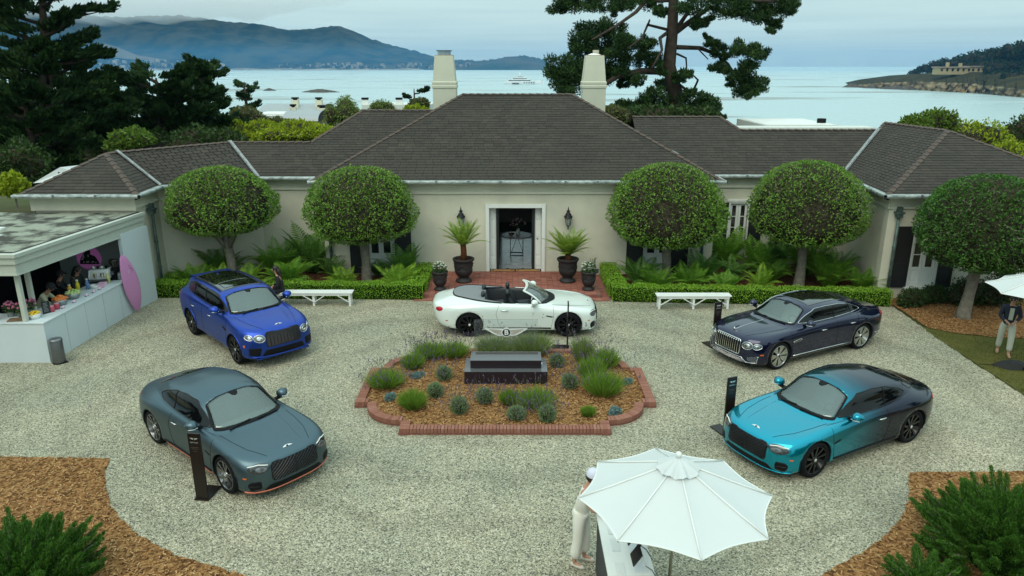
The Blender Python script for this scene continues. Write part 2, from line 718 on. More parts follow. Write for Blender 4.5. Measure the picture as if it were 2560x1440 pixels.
# ================================================================== the house
M_wall = mat('cream_stucco', (.66, .63, .505), .85, noise=(.7, (.54, .525, .43), .14), bump=(35, .15), spec=.2)
M_trim = mat('pale_trim', (.68, .66, .54), .6, noise=(3, (.62, .61, .50), .3), spec=.3)
M_white = mat('white_paint', (.78, .79, .76), .45, noise=(4, (.72, .74, .71), .3))
M_shingle = mat('slate_shingle', island=[(.044, .037, .031), (.060, .050, .041), (.072, .060, .049), (.052, .044, .037), (.084, .069, .054)], rough=.85, noise=(.7, (.040, .037, .032), .45), spec=.2, bump=(40, .3))
M_deck = mat('roof_underlay', (.02, .018, .018), .9)
M_flash = mat('valley_flashing', (.34, .34, .35), .38, .7, noise=(3, (.22, .20, .19), .2))
M_gutter = mat('weathered_copper_gutter', (.16, .20, .19), .5, .3, noise=(5, (.46, .50, .48), .14))
M_cap = mat('hip_cap', (.062, .055, .050), .85, noise=(8, (.105, .065, .045), .16), bump=(30, .4))
M_black = mat('black_shutter', (.012, .013, .014), .55)
M_glass_dark = mat('window_glass', (.02, .02, .022), .06, spec=.8)
M_pipe = mat('downspout_green', (.05, .065, .06), .55, .2, noise=(4, (.10, .17, .15), .15))

house = thing('house', 'long low cream stucco house with dark hipped shingle roofs around the gravel court', 'house')
EZ = 3.55
SHINGLES = []       # (distance, mesh piece) so that the nearest can be single objects

def clip(poly, u0, u1, v0, v1):
 def cut(p, ax, val, keep_less):
  out = []
  for i in range(len(p)):
   a, b = p[i], p[(i + 1) % len(p)]
   ia = (a[ax] <= val) if keep_less else (a[ax] >= val)
   ib = (b[ax] <= val) if keep_less else (b[ax] >= val)
   if ia:
    out.append(a)
   if ia != ib:
    t = (val - a[ax]) / (b[ax] - a[ax])
    out.append((a[0] + (b[0] - a[0]) * t, a[1] + (b[1] - a[1]) * t))
  return out
 for ax, val, kl in ((0, u0, False), (0, u1, True), (1, v0, False), (1, v1, True)):
  poly = cut(poly, ax, val, kl)
  if len(poly) < 3:
   return []
 return poly

def roof_slope(pts, eave_dir=None, shingles=True, near=0):
 """one roof plane: underlay plus lapped shingles clipped to its outline"""
 P3 = [Vector(p) for p in pts]
 e = (Vector(eave_dir) if eave_dir else (P3[1] - P3[0])).normalized()
 nrm = Vector((0, 0, 0))
 for i in range(len(P3)):
  nrm += P3[i].cross(P3[(i + 1) % len(P3)])
 nrm.normalize()
 if nrm.z < 0:
  nrm = -nrm
 up = nrm.cross(e).normalized()
 if up.z < 0:
  up = -up
 o = P3[0]
 poly = [((p - o).dot(e), (p - o).dot(up)) for p in P3]
 mb = MB()
 mb.add([tuple(p - nrm * .02) for p in P3], [tuple(range(len(P3)))])
 part = ob('roof_slope', mb, M_deck, house)
 if not shingles:
  part.data.materials[0] = M_shingle
  return part
 rest = MB()
 EX, W = .165, .32
 us, vs_ = [p[0] for p in poly], [p[1] for p in poly]
 v = min(vs_)
 row = 0
 while v < max(vs_) - .01:
  u = min(us) - W * (row % 3) / 3 - .1 * rnd()
  while u < max(us):
   w = W * U(.85, 1.15)
   c = clip(poly, u + .004, min(u + w - .004, max(us)), v, v + EX)
   if len(c) >= 3:
    lift = U(.009, .018)
    top, bot = [], []
    for (a, b) in c:
     h = lift * (1 - (b - v) / EX) + .003
     q = o + e * a + up * b
     top.append(tuple(q + nrm * h))
     bot.append(tuple(q - nrm * .012))
    n = len(c)
    fs = [tuple(range(n))] + [(i, n + i, n + (i + 1) % n, (i + 1) % n) for i in range(n)]
    if near > 0 and len(c) == 4 and row < 8:
     near -= 1
     q = MB().add(top + bot, fs)
     ob('shingle', q, M_shingle, part)
    else:
     rest.add(top + bot, fs)
   u += w
  v += EX
  row += 1
 ob('shingle_courses', rest, M_shingle, part, kind='stuff')
 return part

def bilinear_slope(a, b, c, d):
 """a-b eave, d-c ridge (slightly twisted plane where the wing turns)"""
 a, b, c, d = map(Vector, (a, b, c, d))
 nrm = ((b - a).cross(d - a)).normalized()
 if nrm.z < 0:
  nrm = -nrm
 part = ob('roof_slope', MB().add([tuple(q - nrm * .16) for q in (a, b, c, d)], [(0, 1, 2, 3)]), M_deck, house)
 rest = MB()
 rows = max(1, round(((d - a).length + (c - b).length) / 2 / .185))

 def at(s, t):
  return a.lerp(b, s).lerp(d.lerp(c, s), t)
 for r in range(rows):
  t0, t1 = r / rows, (r + 1) / rows
  k = max(1, round((at(1, t0) - at(0, t0)).length / .32))
  s = -(r % 3) / 3 / k
  while s < 1:
   s0, s1 = max(0, s + .004 / 1), min(1, s + 1 / k - .004)
   s += 1 / k
   if s1 <= s0:
    continue
   l = U(.009, .018)
   q = [at(s0, t0) + nrm * l, at(s1, t0) + nrm * l, at(s1, t1) + nrm * .003, at(s0, t1) + nrm * .003]
   g = [at(s0, t0) - nrm * .012, at(s1, t0) - nrm * .012, at(s1, t1) - nrm * .012, at(s0, t1) - nrm * .012]
   rest.add([tuple(x) for x in q + g], [(0, 1, 2, 3), (0, 4, 5, 1), (1, 5, 6, 2), (2, 6, 7, 3), (3, 7, 4, 0)])
 ob('shingle_courses', rest, M_shingle, part, kind='stuff')

RZ = 6.4
A, B, C_, D_ = (-7.25, 26.0, EZ), (7.6, 26.0, EZ), (7.6, 36, EZ), (-7.25, 36, EZ)
R1, R2 = (-2.05, 31, RZ), (2.5, 31, RZ)
roof_slope([A, B, R2, R1], near=290)
roof_slope([D_, A, R1], shingles=False)
roof_slope([B, C_, R2], shingles=False)
roof_slope([C_, D_, R1, R2], shingles=False)
# left block and gallery
LE = 26.95
roof_slope([(-7.9, LE, EZ), (-3.2, LE, EZ), (-3.2, 31, 5.76), (-6.2, 31, 5.76), (-7.9, 28.97, 4.66)])
roof_slope([(-9.4, LE, EZ), (-7.9, LE, EZ), (-7.9, 28.97, 4.66), (-11.07, 28.97, 4.66)])
bilinear_slope((-12.06, 24.89, EZ), (-9.4, LE, EZ), (-11.07, 28.97, 4.66), (-13.7, 25.5, 4.66))
bilinear_slope((-11.92, 23.04, EZ), (-12.06, 24.89, EZ), (-13.7, 25.5, 4.66), (-13.86, 25.1, 4.66))
roof_slope([(-15.8, 23.04, EZ), (-11.92, 23.04, EZ), (-13.86, 25.1, 4.66)])
for q in ([(-15.8, 30, EZ), (-15.8, 23.04, EZ), (-13.86, 25.1, 4.66), (-13.7, 25.5, 4.66), (-13.7, 30, 4.66)],
  [(-13.7, 25.5, 4.66), (-11.07, 28.97, 4.66), (-13.0, 31, EZ), (-15.5, 27.5, EZ)],
  [(-11.07, 28.97, 4.66), (-7.9, 28.97, 4.66), (-7.9, 31, EZ), (-13.0, 31, EZ)],
  [(-6.2, 31, 5.76), (-7.9, 28.97, 4.66), (-9.6, 31, EZ), (-9.6, 35, EZ)],
  [(-6.2, 31, 5.76), (-3.2, 31, 5.76), (-3.2, 35, EZ), (-9.6, 35, EZ)]):
 roof_slope(q, shingles=False)
# right block and gallery
RE = 27.47
roof_slope([(5.0, RE, EZ), (9.3, RE, EZ), (9.3, 30.15, 5.03), (8.65, 31, 5.5), (5.0, 31, 5.5)])
roof_slope([(9.3, RE, EZ), (12.43, RE, EZ), (14.9, 30.15, 5.03), (9.3, 30.15, 5.03)])
bilinear_slope((11.93, 23.04, EZ), (12.43, RE, EZ), (15.35, 30.6, 5.29), (15.8, 26.9, 5.28))
roof_slope([(11.93, 23.04, EZ), (19.6, 23.04, EZ), (15.8, 26.9, 5.28)])
for q in ([(19.6, 23.04, EZ), (19.6, 34, EZ), (15.35, 30.6, 5.29), (15.8, 26.9, 5.28)],
  [(15.35, 30.6, 5.29), (14.9, 30.15, 5.03), (14.9, 33, EZ), (19.6, 34, EZ)],
  [(9.3, 30.15, 5.03), (14.9, 30.15, 5.03), (14.9, 33, EZ), (9.3, 33, EZ)],
  [(8.65, 31, 5.5), (9.3, 30.15, 5.03), (12.2, 34.5, EZ)],
  [(5, 31, 5.5), (8.65, 31, 5.5), (12.2, 34.5, EZ), (5, 34.5, EZ)]):
 roof_slope(q, shingles=False)

def cap_line(a, b, m, name, w=.2, step=.3, lift=.03):
 a, b = Vector(a), Vector(b)
 l = (b - a).length
 k = max(1, int(l / step))
 mb = MB()
 d = (b - a).normalized()
 sx = d.cross(Vector((0, 0, 1))).normalized()
 for i in range(k):
  p, q = a.lerp(b, i / k), a.lerp(b, (i + .97) / k)
  h0, h1 = lift + .022, lift
  vs_ = []
  for pt, h in ((p, h0), (q, h1)):
   vs_ += [pt - sx * w / 2 + Vector((0, 0, h - w * .22)), pt + Vector((0, 0, h)), pt + sx * w / 2 + Vector((0, 0, h - w * .22))]
  mb.add([tuple(v) for v in vs_], [(0, 1, 4, 3), (1, 2, 5, 4), (0, 2, 1)])
 return ob(name, mb, m, house)

for a, b in ((A, R1), (B, R2), (R1, R2), ((-6.2, 31, 5.76), (-3.2, 31, 5.76)), ((-6.2, 31, 5.76), (-7.9, 28.97, 4.66)), ((-7.9, 28.97, 4.66), (-11.07, 28.97, 4.66)),
   ((-11.07, 28.97, 4.66), (-13.7, 25.5, 4.66)), ((-13.7, 25.5, 4.66), (-13.86, 25.1, 4.66)), ((-11.92, 23.04, EZ), (-13.86, 25.1, 4.66)),
   ((-15.8, 23.04, EZ), (-13.86, 25.1, 4.66)), ((5, 31, 5.5), (8.65, 31, 5.5)), ((8.65, 31, 5.5), (9.3, 30.15, 5.03)), ((9.3, 30.15, 5.03), (14.9, 30.15, 5.03)),
   ((14.9, 30.15, 5.03), (15.35, 30.6, 5.29)), ((15.35, 30.6, 5.29), (15.8, 26.9, 5.28)), ((11.93, 23.04, EZ), (15.8, 26.9, 5.28)), ((19.6, 23.04, EZ), (15.8, 26.9, 5.28))):
 cap_line(a, b, M_cap, 'ridge_cap')

def flashing(a, b, w=.15):
 a, b = Vector(a), Vector(b)
 d = (b - a).normalized()
 sx = d.cross(Vector((0, 0, 1))).normalized() * w / 2
 z = Vector((0, 0, .05))
 mb = MB()
 for s in (-1, 1):
  mb.add([tuple(a + z), tuple(b + z), tuple(b + sx * s + z * 1.7), tuple(a + sx * s + z * 1.7)], [(0, 1, 2, 3)])
 ob('valley_flashing', mb, M_flash, house)
 ob('valley_fold', MB().bar(a + z * 1.3, b + z * 1.3, .025, .03), M_gutter, house)

flashing((-9.4, LE, EZ), (-11.07, 28.97, 4.66))
flashing((-12.06, 24.89, EZ), (-13.7, 25.5, 4.66))
flashing((12.43, RE, EZ), (14.9, 30.15, 5.03))
flashing((6.2, 27.47, 4.3), (4.2, 29.35, 5.2))

# gutters and eaves fascia
EAVES = [((-15.9, 23.0), (-11.88, 23.0)), ((-11.88, 23.0), (-12.02, 24.89)), ((-12.02, 24.89), (-9.38, 26.92)), ((-9.38, 26.92), (-7.3, 26.92)),
  ((-7.3, 25.96), (7.65, 25.96)), ((7.65, 27.44), (12.4, 27.44)), ((12.4, 27.44), (11.9, 23.0)), ((11.9, 23.0), (19.6, 23.0)), ((7.64, 25.97), (7.64, 27.44)), ((-7.29, 25.97), (-7.29, 26.92))]
for a, b in EAVES:
 a, b = Vector((*a, EZ)), Vector((*b, EZ))
 d = (b - a).normalized()
 prof = [(-.06, -.06), (-.075, .0), (-.06, .035), (.05, .045), (.09, .05)]
 n = Vector((-d.y, d.x, 0))
 if n.y < 0 and abs(d.x) > .2:
  n = -n
 if abs(d.x) <= .2:
  n = Vector((1 if a.x > 0 else -1, 0, 0))
  if abs(a.x) < 8:
   n = -n
 mb = MB().grid([[tuple(p + n * u + Vector((0, 0, w))) for u, w in prof] for p in (a, b)])
 mb.grid([[tuple(p + n * u + Vector((0, 0, w))) for u, w in ((-.06, -.06), (.10, -.06))] for p in (a, b)])
 ob('gutter', mb, M_gutter, house)
 k = int((b - a).length / 1.1)
 for i in range(1, k):
  p = a.lerp(b, i / k)
  ob('gutter_joint', MB().obox(p - n * .078, d * .035, n * .006, Vector((0, 0, .05))), M_flash, house)

def wall_run(p, q, ops=(), z0=0, z1=3.42, t=.28, frieze=True, m=None, name='wall'):
 """stucco wall from p to q (outer face on the line, thickness behind); ops: (s0, s1, z0, z1) openings"""
 p, q = Vector((*p, 0)), Vector((*q, 0))
 d = (q - p).normalized()
 L_ = (q - p).length
 n = Vector((-d.y, d.x, 0))     # inward (walls are listed so that inward is left of p->q)
 mb = MB()

 def blk(s0, s1, a, b):
  if s1 - s0 < 1e-3 or b - a < 1e-3:
   return
  c = p + d * (s0 + s1) / 2 + n * t / 2 + Vector((0, 0, (a + b) / 2))
  mb.obox(c, d * (s1 - s0) / 2, n * t / 2, Vector((0, 0, (b - a) / 2)))
 s = 0
 for (a, b, c, e) in sorted(ops):
  blk(s, a, z0, z1)
  blk(a, b, z0, c)
  blk(a, b, e, z1)
  s = b
 blk(s, L_, z0, z1)
 w = ob(name, mb, m or M_wall, house)
 if frieze:
  for nm, za, zb, pr in (('frieze', 3.13, 3.42, .035), ('frieze_moulding', 3.07, 3.13, .07), ('cornice', 3.421, 3.50, .16)):
   c = p + d * L_ / 2 + n * (.02 - pr / 2) + Vector((0, 0, (za + zb) / 2))
   ob(nm, MB().obox(c, d * (L_ / 2 + (pr if nm != 'frieze' else .0) * .6), n * (pr / 2 + .02), Vector((0, 0, (zb - za) / 2))), M_trim if nm != 'frieze' else M_wall, house)
 return p, d, n

def french_door(p, d, n, s, w, z0, z1, shutters=(.62, .62), sill=True, rows=3, open_l=True):
 """pair of glazed door leaves with panels below, white frame, black shutters either side"""
 def pt(a, dep, z):
  return p + d * a + n * dep + Vector((0, 0, z))
 X = d
 Z = Vector((0, 0, 1))

 def bx(mb, a0, a1, d0, d1, za, zb):
  mb.obox(pt((a0 + a1) / 2, (d0 + d1) / 2, (za + zb) / 2), X * (a1 - a0) / 2, n * (d1 - d0) / 2, Z * (zb - za) / 2)
  return mb
 fr = MB()
 bx(fr, s - .07, s, -.03, .16, z0, z1 + .07)
 bx(fr, s + w, s + w + .07, -.03, .16, z0, z1 + .07)
 bx(fr, s, s + w, -.031, .16, z1, z1 + .07)
 dr = ob('french_door', fr, M_white, house)
 ob('lintel', bx(MB(), s - .12, s + w + .12, -.06, .0, z1 + .072, z1 + .15), M_white, dr)
 if sill:
  ob('sill', bx(MB(), s - .15, s + w + .15, -.12, .15, z0 - .07, z0 - .002), M_white, dr)
 hw = w / 2
 for k in (0, 1):
  a0, a1 = s + k * hw + .006, s + (k + 1) * hw - .006
  leaf = MB()
  st = .085
  bx(leaf, a0, a0 + st, .05, .10, z0, z1)
  bx(leaf, a1 - st, a1, .05, .10, z0, z1)
  bx(leaf, a0 + st, a1 - st, .05, .10, z1 - .09, z1)
  zp = z0 + (z1 - z0) * .30
  bx(leaf, a0 + st, a1 - st, .05, .10, zp - .06, zp + .05)
  bx(leaf, a0 + st, a1 - st, .05, .10, z0, z0 + .14)
  bx(leaf, a0 + st, a1 - st, .07, .09, z0 + .14, zp - .06)
  bx(leaf, a0 + st + .06, a1 - st - .06, .055, .07, z0 + .2, zp - .12)
  gz0, gz1 = zp + .05, z1 - .09
  for r in range(1, rows):
   zz = gz0 + (gz1 - gz0) * r / rows
   bx(leaf, a0 + st, a1 - st, .06, .09, zz - .013, zz + .013)
  ob('door_leaf', leaf, M_white, dr)
  for r in range(rows):
   za, zb = gz0 + (gz1 - gz0) * r / rows, gz0 + (gz1 - gz0) * (r + 1) / rows
   ob('pane', bx(MB(), a0 + st, a1 - st, .072, .08, za + .013, zb - .013), M_glass_dark, dr)
 for k, sw in enumerate(shutters):
  if not sw:
   continue
  a0 = s - .075 - sw if k == 0 else s + w + .075
  sh = MB()
  bx(sh, a0, a0 + sw, -.045, -.012, z0 - .02, z1 + .03)
  sp = ob('shutter', sh, M_black, house)
  fr = MB()
  for (b0, b1, za, zb) in ((a0, a0 + .07, z0 - .02, z1 + .03), (a0 + sw - .07, a0 + sw, z0 - .02, z1 + .03), (a0 + .07, a0 + sw - .07, z1 - .05, z1 + .03),
        (a0 + .07, a0 + sw - .07, z0 - .02, z0 + .08), (a0 + .07, a0 + sw - .07, (z0 + z1) / 2 - .3, (z0 + z1) / 2 - .2)):
   bx(fr, b0, b1, -.06, -.046, za, zb)
  ob('shutter_frame', fr, M_black, sp)

# walls, listed left to right with the inside on the left of the direction p -> q
wall_run((-15.5, 23.4), (-12.27, 23.4), frieze=False)
ob('frieze', MB().box(-15.6, -12.2, 23.33, 23.42, 3.02, 3.42), M_wall, house)
ob('cornice', MB().box(-15.7, -12.1, 23.22, 23.43, 3.421, 3.50), M_trim, house)
wall_run((-12.27, 23.4), (-12.29, 25.05))
wall_run((-12.29, 25.05), (-9.52, 27.3))
wall_run((-9.52, 27.3), (-6.95, 27.3))
wall_run((-6.95, 27.3), (-6.95, 26.63))
fz = .10
main = wall_run((-6.95, 26.35), (7.25, 26.35), ops=[(1.62, 2.52, fz, 2.35), (6.1, 8.06, .0, 2.56), (11.9, 12.8, fz, 2.35)])
french_door(*main, 1.62, .9, fz, 2.35)
french_door(*main, 11.9, .9, fz, 2.35)
wall_run((7.25, 26.63), (7.25, 27.8), t=-.28)
rm = wall_run((7.25, 27.8), (12.78, 27.8), ops=[(1.18, 1.86, .4, 2.45), (3.4, 4.1, .4, 2.45)])
french_door(*rm, 1.18, .68, .4, 2.45, shutters=(.45, .5))
french_door(*rm, 3.4, .7, .4, 2.45, shutters=(.5, .5))
wall_run((12.78, 27.8), (12.3, 23.45))
rp = wall_run((12.3, 23.45), (19.3, 23.45), ops=[(.98, 1.82, .42, 2.45), (4.6, 5.5, .42, 2.45)])
french_door(*rp, .98, .84, .42, 2.45, shutters=(.5, .5))
french_door(*rp, 4.6, .9, .42, 2.45, shutters=(.5, .5))
# rear and far side walls so that the house is closed
for a, b in (((19.3, 33.6), (-9.4, 35)), ((19.3, 23.73), (19.3, 33.6)), ((-15.5, 30), (-15.5, 23.68)), ((-9.4, 35), (-15.5, 30))):
 if a == (19.3, 33.6):
  wall_run((19.3, 33.8), (7.3, 35.6), frieze=False)
  wall_run((7.3, 35.6), (-6.95, 35.6), ops=[(6.1, 7.8, .95, 2.4)], frieze=False)
  wall_run((-6.95, 35.6), (-9.4, 35), frieze=False)
 else:
  wall_run(a, b, frieze=False)

# entrance: white architrave, panelled reveal, open black-edged leaves
ex0, ex1, ez = -.85, 1.11, 2.56
ent = MB()
ent.box(ex0 - .11, ex0 + .012, 26.28, 26.42, 0, ez + .12)
ent.box(ex1 - .012, ex1 + .11, 26.28, 26.42, 0, ez + .12)
ent.box(ex0 + .012, ex1 - .012, 26.28, 26.42, ez - .012, ez + .12)
entry = ob('entrance', ent, M_white, house, bevel=.008)
ent = MB()
ent.box(ex0 - .135, ex0 - .1105, 26.30, 26.345, 0, ez + .145)
ent.box(ex1 + .1105, ex1 + .135, 26.30, 26.345, 0, ez + .145)
ent.box(ex0 - .11, ex1 + .11, 26.30, 26.345, ez + .1205, ez + .145)
ob('architrave_bead', ent, M_trim, entry)
for sx, xa, xb in ((0, ex0 + .012, ex0 + .26), (1, ex1 - .26, ex1 - .012)):
 # white panelled jamb leaf folded back
 j = MB().box(xa, xb, 26.60, 26.66, .16, ez - .012)
 lf = ob('jamb_leaf', j, M_white, entry)
 for za, zb in ((.3, .62), (.72, 1.28), (1.4, 2.0), (2.08, 2.44)):
  ob('panel', MB().box(xa + .04, xb - .03, 26.585, 26.599, za, zb), M_white, lf, bevel=.006)
 if sx:
  ob('door_knob', MB().ball((xa + .1, 26.57, 1.34), .025), M_black, lf, smooth=True)
 ox = xb + .0 if not sx else xa - .10
 ob('door_edge', MB().box(ox, ox + .10, 26.55, 27.3, .16, ez - .01), M_black, entry)
ob('threshold', MB().box(-.62, .88, 26.50, 26.62, .1, .165), M_black, entry)
# hall inside
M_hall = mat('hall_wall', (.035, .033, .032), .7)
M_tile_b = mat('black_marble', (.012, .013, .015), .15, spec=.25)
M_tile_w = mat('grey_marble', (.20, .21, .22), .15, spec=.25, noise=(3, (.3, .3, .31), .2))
hall = MB()
hall.box(-2.4, -2.3, 26.64, 35.5, 0, 2.9)
hall.box(2.6, 2.7, 26.64, 35.5, 0, 2.9)
hall.box(-2.4, 2.7, 26.64, 35.5, 2.9, 3.0)
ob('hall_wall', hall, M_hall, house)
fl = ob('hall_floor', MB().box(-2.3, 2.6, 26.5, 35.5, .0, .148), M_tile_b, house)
ts = .42
for i in range(-6, 8):
 for j in range(0, 22):
  if (i + j) % 2:
   continue
  cx, cy = .12 + i * ts / 1.414, 26.75 + j * ts / 1.414
  if not (-2.0 < cx < 2.3 and cy < 33):
   continue
  h = ts / 1.414 - .006
  mb = MB().prism([(cx - h, cy), (cx, cy - h), (cx + h, cy), (cx, cy + h)], .1485, .153)
  ob('floor_tile', mb, M_tile_w, fl)
# rear window glass
ob('rear_window_pane', MB().box(-1.9, 2.3, 35.45, 35.46, .95, 2.5), mat('clear_glass', (1, 1, 1), .0, trans=1.), house)
# downspouts
for i, (x, y, z1) in enumerate(((-12.12, 24.2, 3.0), (12.57, 23.3, 3.05), (-6.72, 26.25, 3.0), (7.05, 26.25, 3.0))):
 mb = MB().tube([(x, y, .05), (x, y, z1 - .25)], .05, 10)
 dn = ob('downspout', mb, M_pipe, house, smooth=True)
 hb = MB()
 hb.box(x - .09, x + .09, y - .09, y + .09, z1 - .25, z1 - .12)
 hb.box(x - .13, x + .13, y - .12, y + .12, z1 - .12, z1 - .06)
 hb.box(x - .07, x + .07, y - .07, y + .07, z1 - .06, z1 + .1)
 ob('rainwater_head', hb, M_pipe, dn)
 for zz in (.9, 1.8):
  ob('pipe_bracket', MB().lathe([(.052, -.03), (.062, -.03), (.062, .03), (.052, .03)], 12, (x, y, zz)), M_pipe, dn)
ob('foundation_vent', MB().box(2.95, 3.25, 26.33, 26.349, .08, .24), M_pipe, house)

# chimneys
M_chim = mat('chimney_stucco', (.60, .60, .48), .85, noise=(1.2, (.52, .53, .43), .2), bump=(12, .2), spec=.2)
M_rust = mat('rusty_cap', (.25, .11, .03), .8, noise=(9, (.45, .40, .28), .2))
for k, cx in enumerate((-2.87, 3.49)):
 cy, w, dp = 32.4, .49, .45
 mb = MB()
 rows = [(1.0, 4.0), (1.0, 6.62), (1.07, 6.63), (1.07, 6.72), (1.02, 6.75), (1.05, 6.80), (1.05, 6.86), (.97, 6.90), (.78, 7.92), (.74, 7.94), (.0, 7.94)]
 P = []
 for s, z in rows:
  P.append([(cx + a * w * s, cy + b * dp * s, z) for a, b in ((-1, -1), (1, -1), (1, 1), (-1, 1), (-1, -1))])
 ch = ob('chimney', mb.grid(P), M_chim, house)
 ob('rust_stain', MB().obox((cx, cy, 7.945), (w * .76, 0, 0), (0, dp * .76, 0), (0, 0, .014)), M_rust, ch)
 if k == 0:
  for i in range(10):
   a = -w * .5 + i * w / 9
   for yy in (-.215, .215):
    ob('arrestor_bar', MB().box(cx + a - .012, cx + a + .012, cy + yy - .005, cy + yy + .005, 7.96, 8.12), mat('galvanised', (.30, .33, .34), .4, .7), ch)
  ob('flue_cover', MB().box(cx - .31, cx + .31, cy - .28, cy + .28, 8.12, 8.15), M_pipe, ch)
 else:
  ob('chimney_pot', MB().lathe([(.15, 7.95), (.13, 8.0), (.13, 8.16), (.11, 8.16), (.11, 8.0)], 16, (cx + .06, cy, 0)), mat('clay_pot', (.42, .38, .30), .8), ch, smooth=True)
  ob('mortar_flaunching', MB().lathe([(.30, 7.955), (.2, 8.0), (.12, 8.03)], 12, (cx, cy, 0)), M_white, ch, smooth=True)
# ================================================================== cars
def bspl(n, k, sym0, sym1, anti):
 """(evaluation matrix, knot matrix) of a cubic B-spline with n control values, k samples a span.
 sym: the curve is mirrored at that end (anti: with changed sign), else it ends on its last control"""
 def row(i, t):
  w = [(1 - t) ** 3 / 6, (3 * t ** 3 - 6 * t * t + 4) / 6, (-3 * t ** 3 + 3 * t * t + 3 * t + 1) / 6, t ** 3 / 6]
  r = np.zeros(n)
  for j, c in zip((i - 1, i, i + 1, i + 2), w):
   if j < 0:
    if sym0:
     r[1] += -c if anti else c
    else:
     r[0] += 2 * c
     r[1] -= c
   elif j >= n:
    if sym1:
     r[n - 2] += -c if anti else c
    else:
     r[n - 1] += 2 * c
     r[n - 2] -= c
   else:
    r[j] += c
  return r
 E = [row(i, q / k) for i in range(n - 1) for q in range(k)] + [row(n - 2, 1.0)]
 K = [row(i, 0) for i in range(n - 1)] + [row(n - 2, 1.0)]
 return np.array(E), np.array(K)

def spline_surface(cage, closed_top, kr=7, kc=12, fit=.75):
 P = np.array(cage, float)
 out = []
 for ax in range(3):
  anti = ax == 1
  Ec, Kc = bspl(P.shape[1], kc, True, True, anti)
  Er, Kr = bspl(P.shape[0], kr, False, closed_top, anti)
  D = P[:, :, ax]
  if anti:      # y is zero on the centre line
   inv = np.linalg.pinv(Kc)
   Cc = D @ inv.T
  else:
   Cc = np.linalg.solve(Kc, D.T).T
  Cr = (np.linalg.pinv(Kr) if anti and closed_top else np.linalg.inv(Kr)) @ Cc
  Cx = fit * Cr + (1 - fit) * D
  out.append(Er @ Cx @ Ec.T)
 return np.stack(out, -1)

def rows_of(txt):
 return [[tuple(float(v) for v in p.split(',')) for p in line.split()] for line in txt.strip().splitlines()]

COUPE = rows_of('''
2.12,0,.16 2.10,.40,.16 1.98,.68,.16 1.80,.80,.18 1.42,.83,.20 .95,.83,.20 .35,.83,.20 -.35,.83,.20 -.95,.83,.20 -1.42,.85,.20 -1.9,.80,.22 -2.2,.55,.26 -2.28,0,.28
2.27,0,.20 2.25,.42,.20 2.13,.74,.20 1.89,.895,.21 1.42,.93,.23 .95,.925,.22 .35,.915,.22 -.35,.915,.22 -.95,.93,.22 -1.42,.95,.23 -1.96,.90,.27 -2.33,.60,.31 -2.41,0,.33
2.31,0,.40 2.29,.42,.40 2.17,.74,.40 1.92,.915,.40 1.42,.96,.42 .95,.945,.41 .35,.93,.41 -.35,.93,.41 -.95,.95,.42 -1.42,.98,.43 -2.01,.925,.44 -2.41,.62,.46 -2.49,0,.47
2.31,0,.58 2.29,.42,.58 2.16,.73,.59 1.91,.91,.60 1.42,.965,.62 .95,.945,.62 .35,.93,.63 -.35,.93,.64 -.95,.955,.65 -1.42,.985,.66 -2.02,.92,.66 -2.45,.62,.66 -2.53,0,.66
2.27,0,.72 2.24,.41,.72 2.10,.70,.73 1.85,.875,.76 1.42,.935,.79 .95,.92,.80 .35,.915,.81 -.35,.915,.83 -.95,.945,.85 -1.42,.965,.87 -1.99,.885,.86 -2.47,.58,.84 -2.55,0,.83
2.16,0,.79 2.12,.39,.795 1.97,.64,.81 1.74,.79,.84 1.38,.845,.875 .95,.855,.895 .35,.87,.905 -.35,.875,.925 -.95,.88,.96 -1.42,.87,.99 -1.93,.77,.97 -2.42,.50,.935 -2.51,0,.925
1.82,0,.855 1.79,.33,.85 1.70,.55,.845 1.56,.69,.865 1.30,.765,.895 .90,.80,.915 .33,.845,.93 -.36,.85,.95 -.98,.835,.995 -1.42,.80,1.03 -1.86,.66,1.02 -2.25,.42,.985 -2.33,0,.98
1.32,0,.905 1.29,.33,.90 1.20,.56,.90 1.08,.69,.905 .90,.755,.915 .68,.785,.925 .24,.825,.945 -.40,.83,.965 -1.0,.81,1.01 -1.42,.755,1.05 -1.76,.62,1.055 -2.08,.40,1.035 -2.15,0,1.03
.98,0,.955 .95,.34,.95 .86,.58,.945 .74,.70,.945 .58,.755,.95 .40,.78,.955 .10,.805,.965 -.45,.81,.98 -1.0,.785,1.02 -1.40,.715,1.065 -1.66,.60,1.085 -1.88,.40,1.085 -1.94,0,1.085
.62,0,1.14 .60,.32,1.135 .53,.52,1.125 .44,.62,1.12 .33,.67,1.12 .2,.70,1.125 -.05,.72,1.14 -.48,.725,1.155 -.95,.70,1.17 -1.25,.645,1.185 -1.46,.54,1.20 -1.62,.34,1.21 -1.66,0,1.215
.24,0,1.325 .22,.30,1.32 .17,.46,1.305 .10,.55,1.285 .02,.585,1.28 -.1,.60,1.29 -.27,.615,1.30 -.55,.615,1.305 -.83,.59,1.295 -1.03,.545,1.285 -1.17,.45,1.29 -1.25,.29,1.30 -1.27,0,1.305
.0,0,1.375 -.01,.0,1.376 -.04,0,1.38 -.08,0,1.384 -.13,0,1.388 -.2,0,1.392 -.32,0,1.395 -.5,0,1.395 -.68,0,1.385 -.82,0,1.375 -.92,0,1.367 -.99,0,1.36 -1.02,0,1.357
''')

for _r in COUPE[8:]:
 for _i, (_x, _y, _z) in enumerate(_r):
  _r[_i] = (_x, _y, _z if _z < .99 else .99 + (_z - .99) * 1.10)

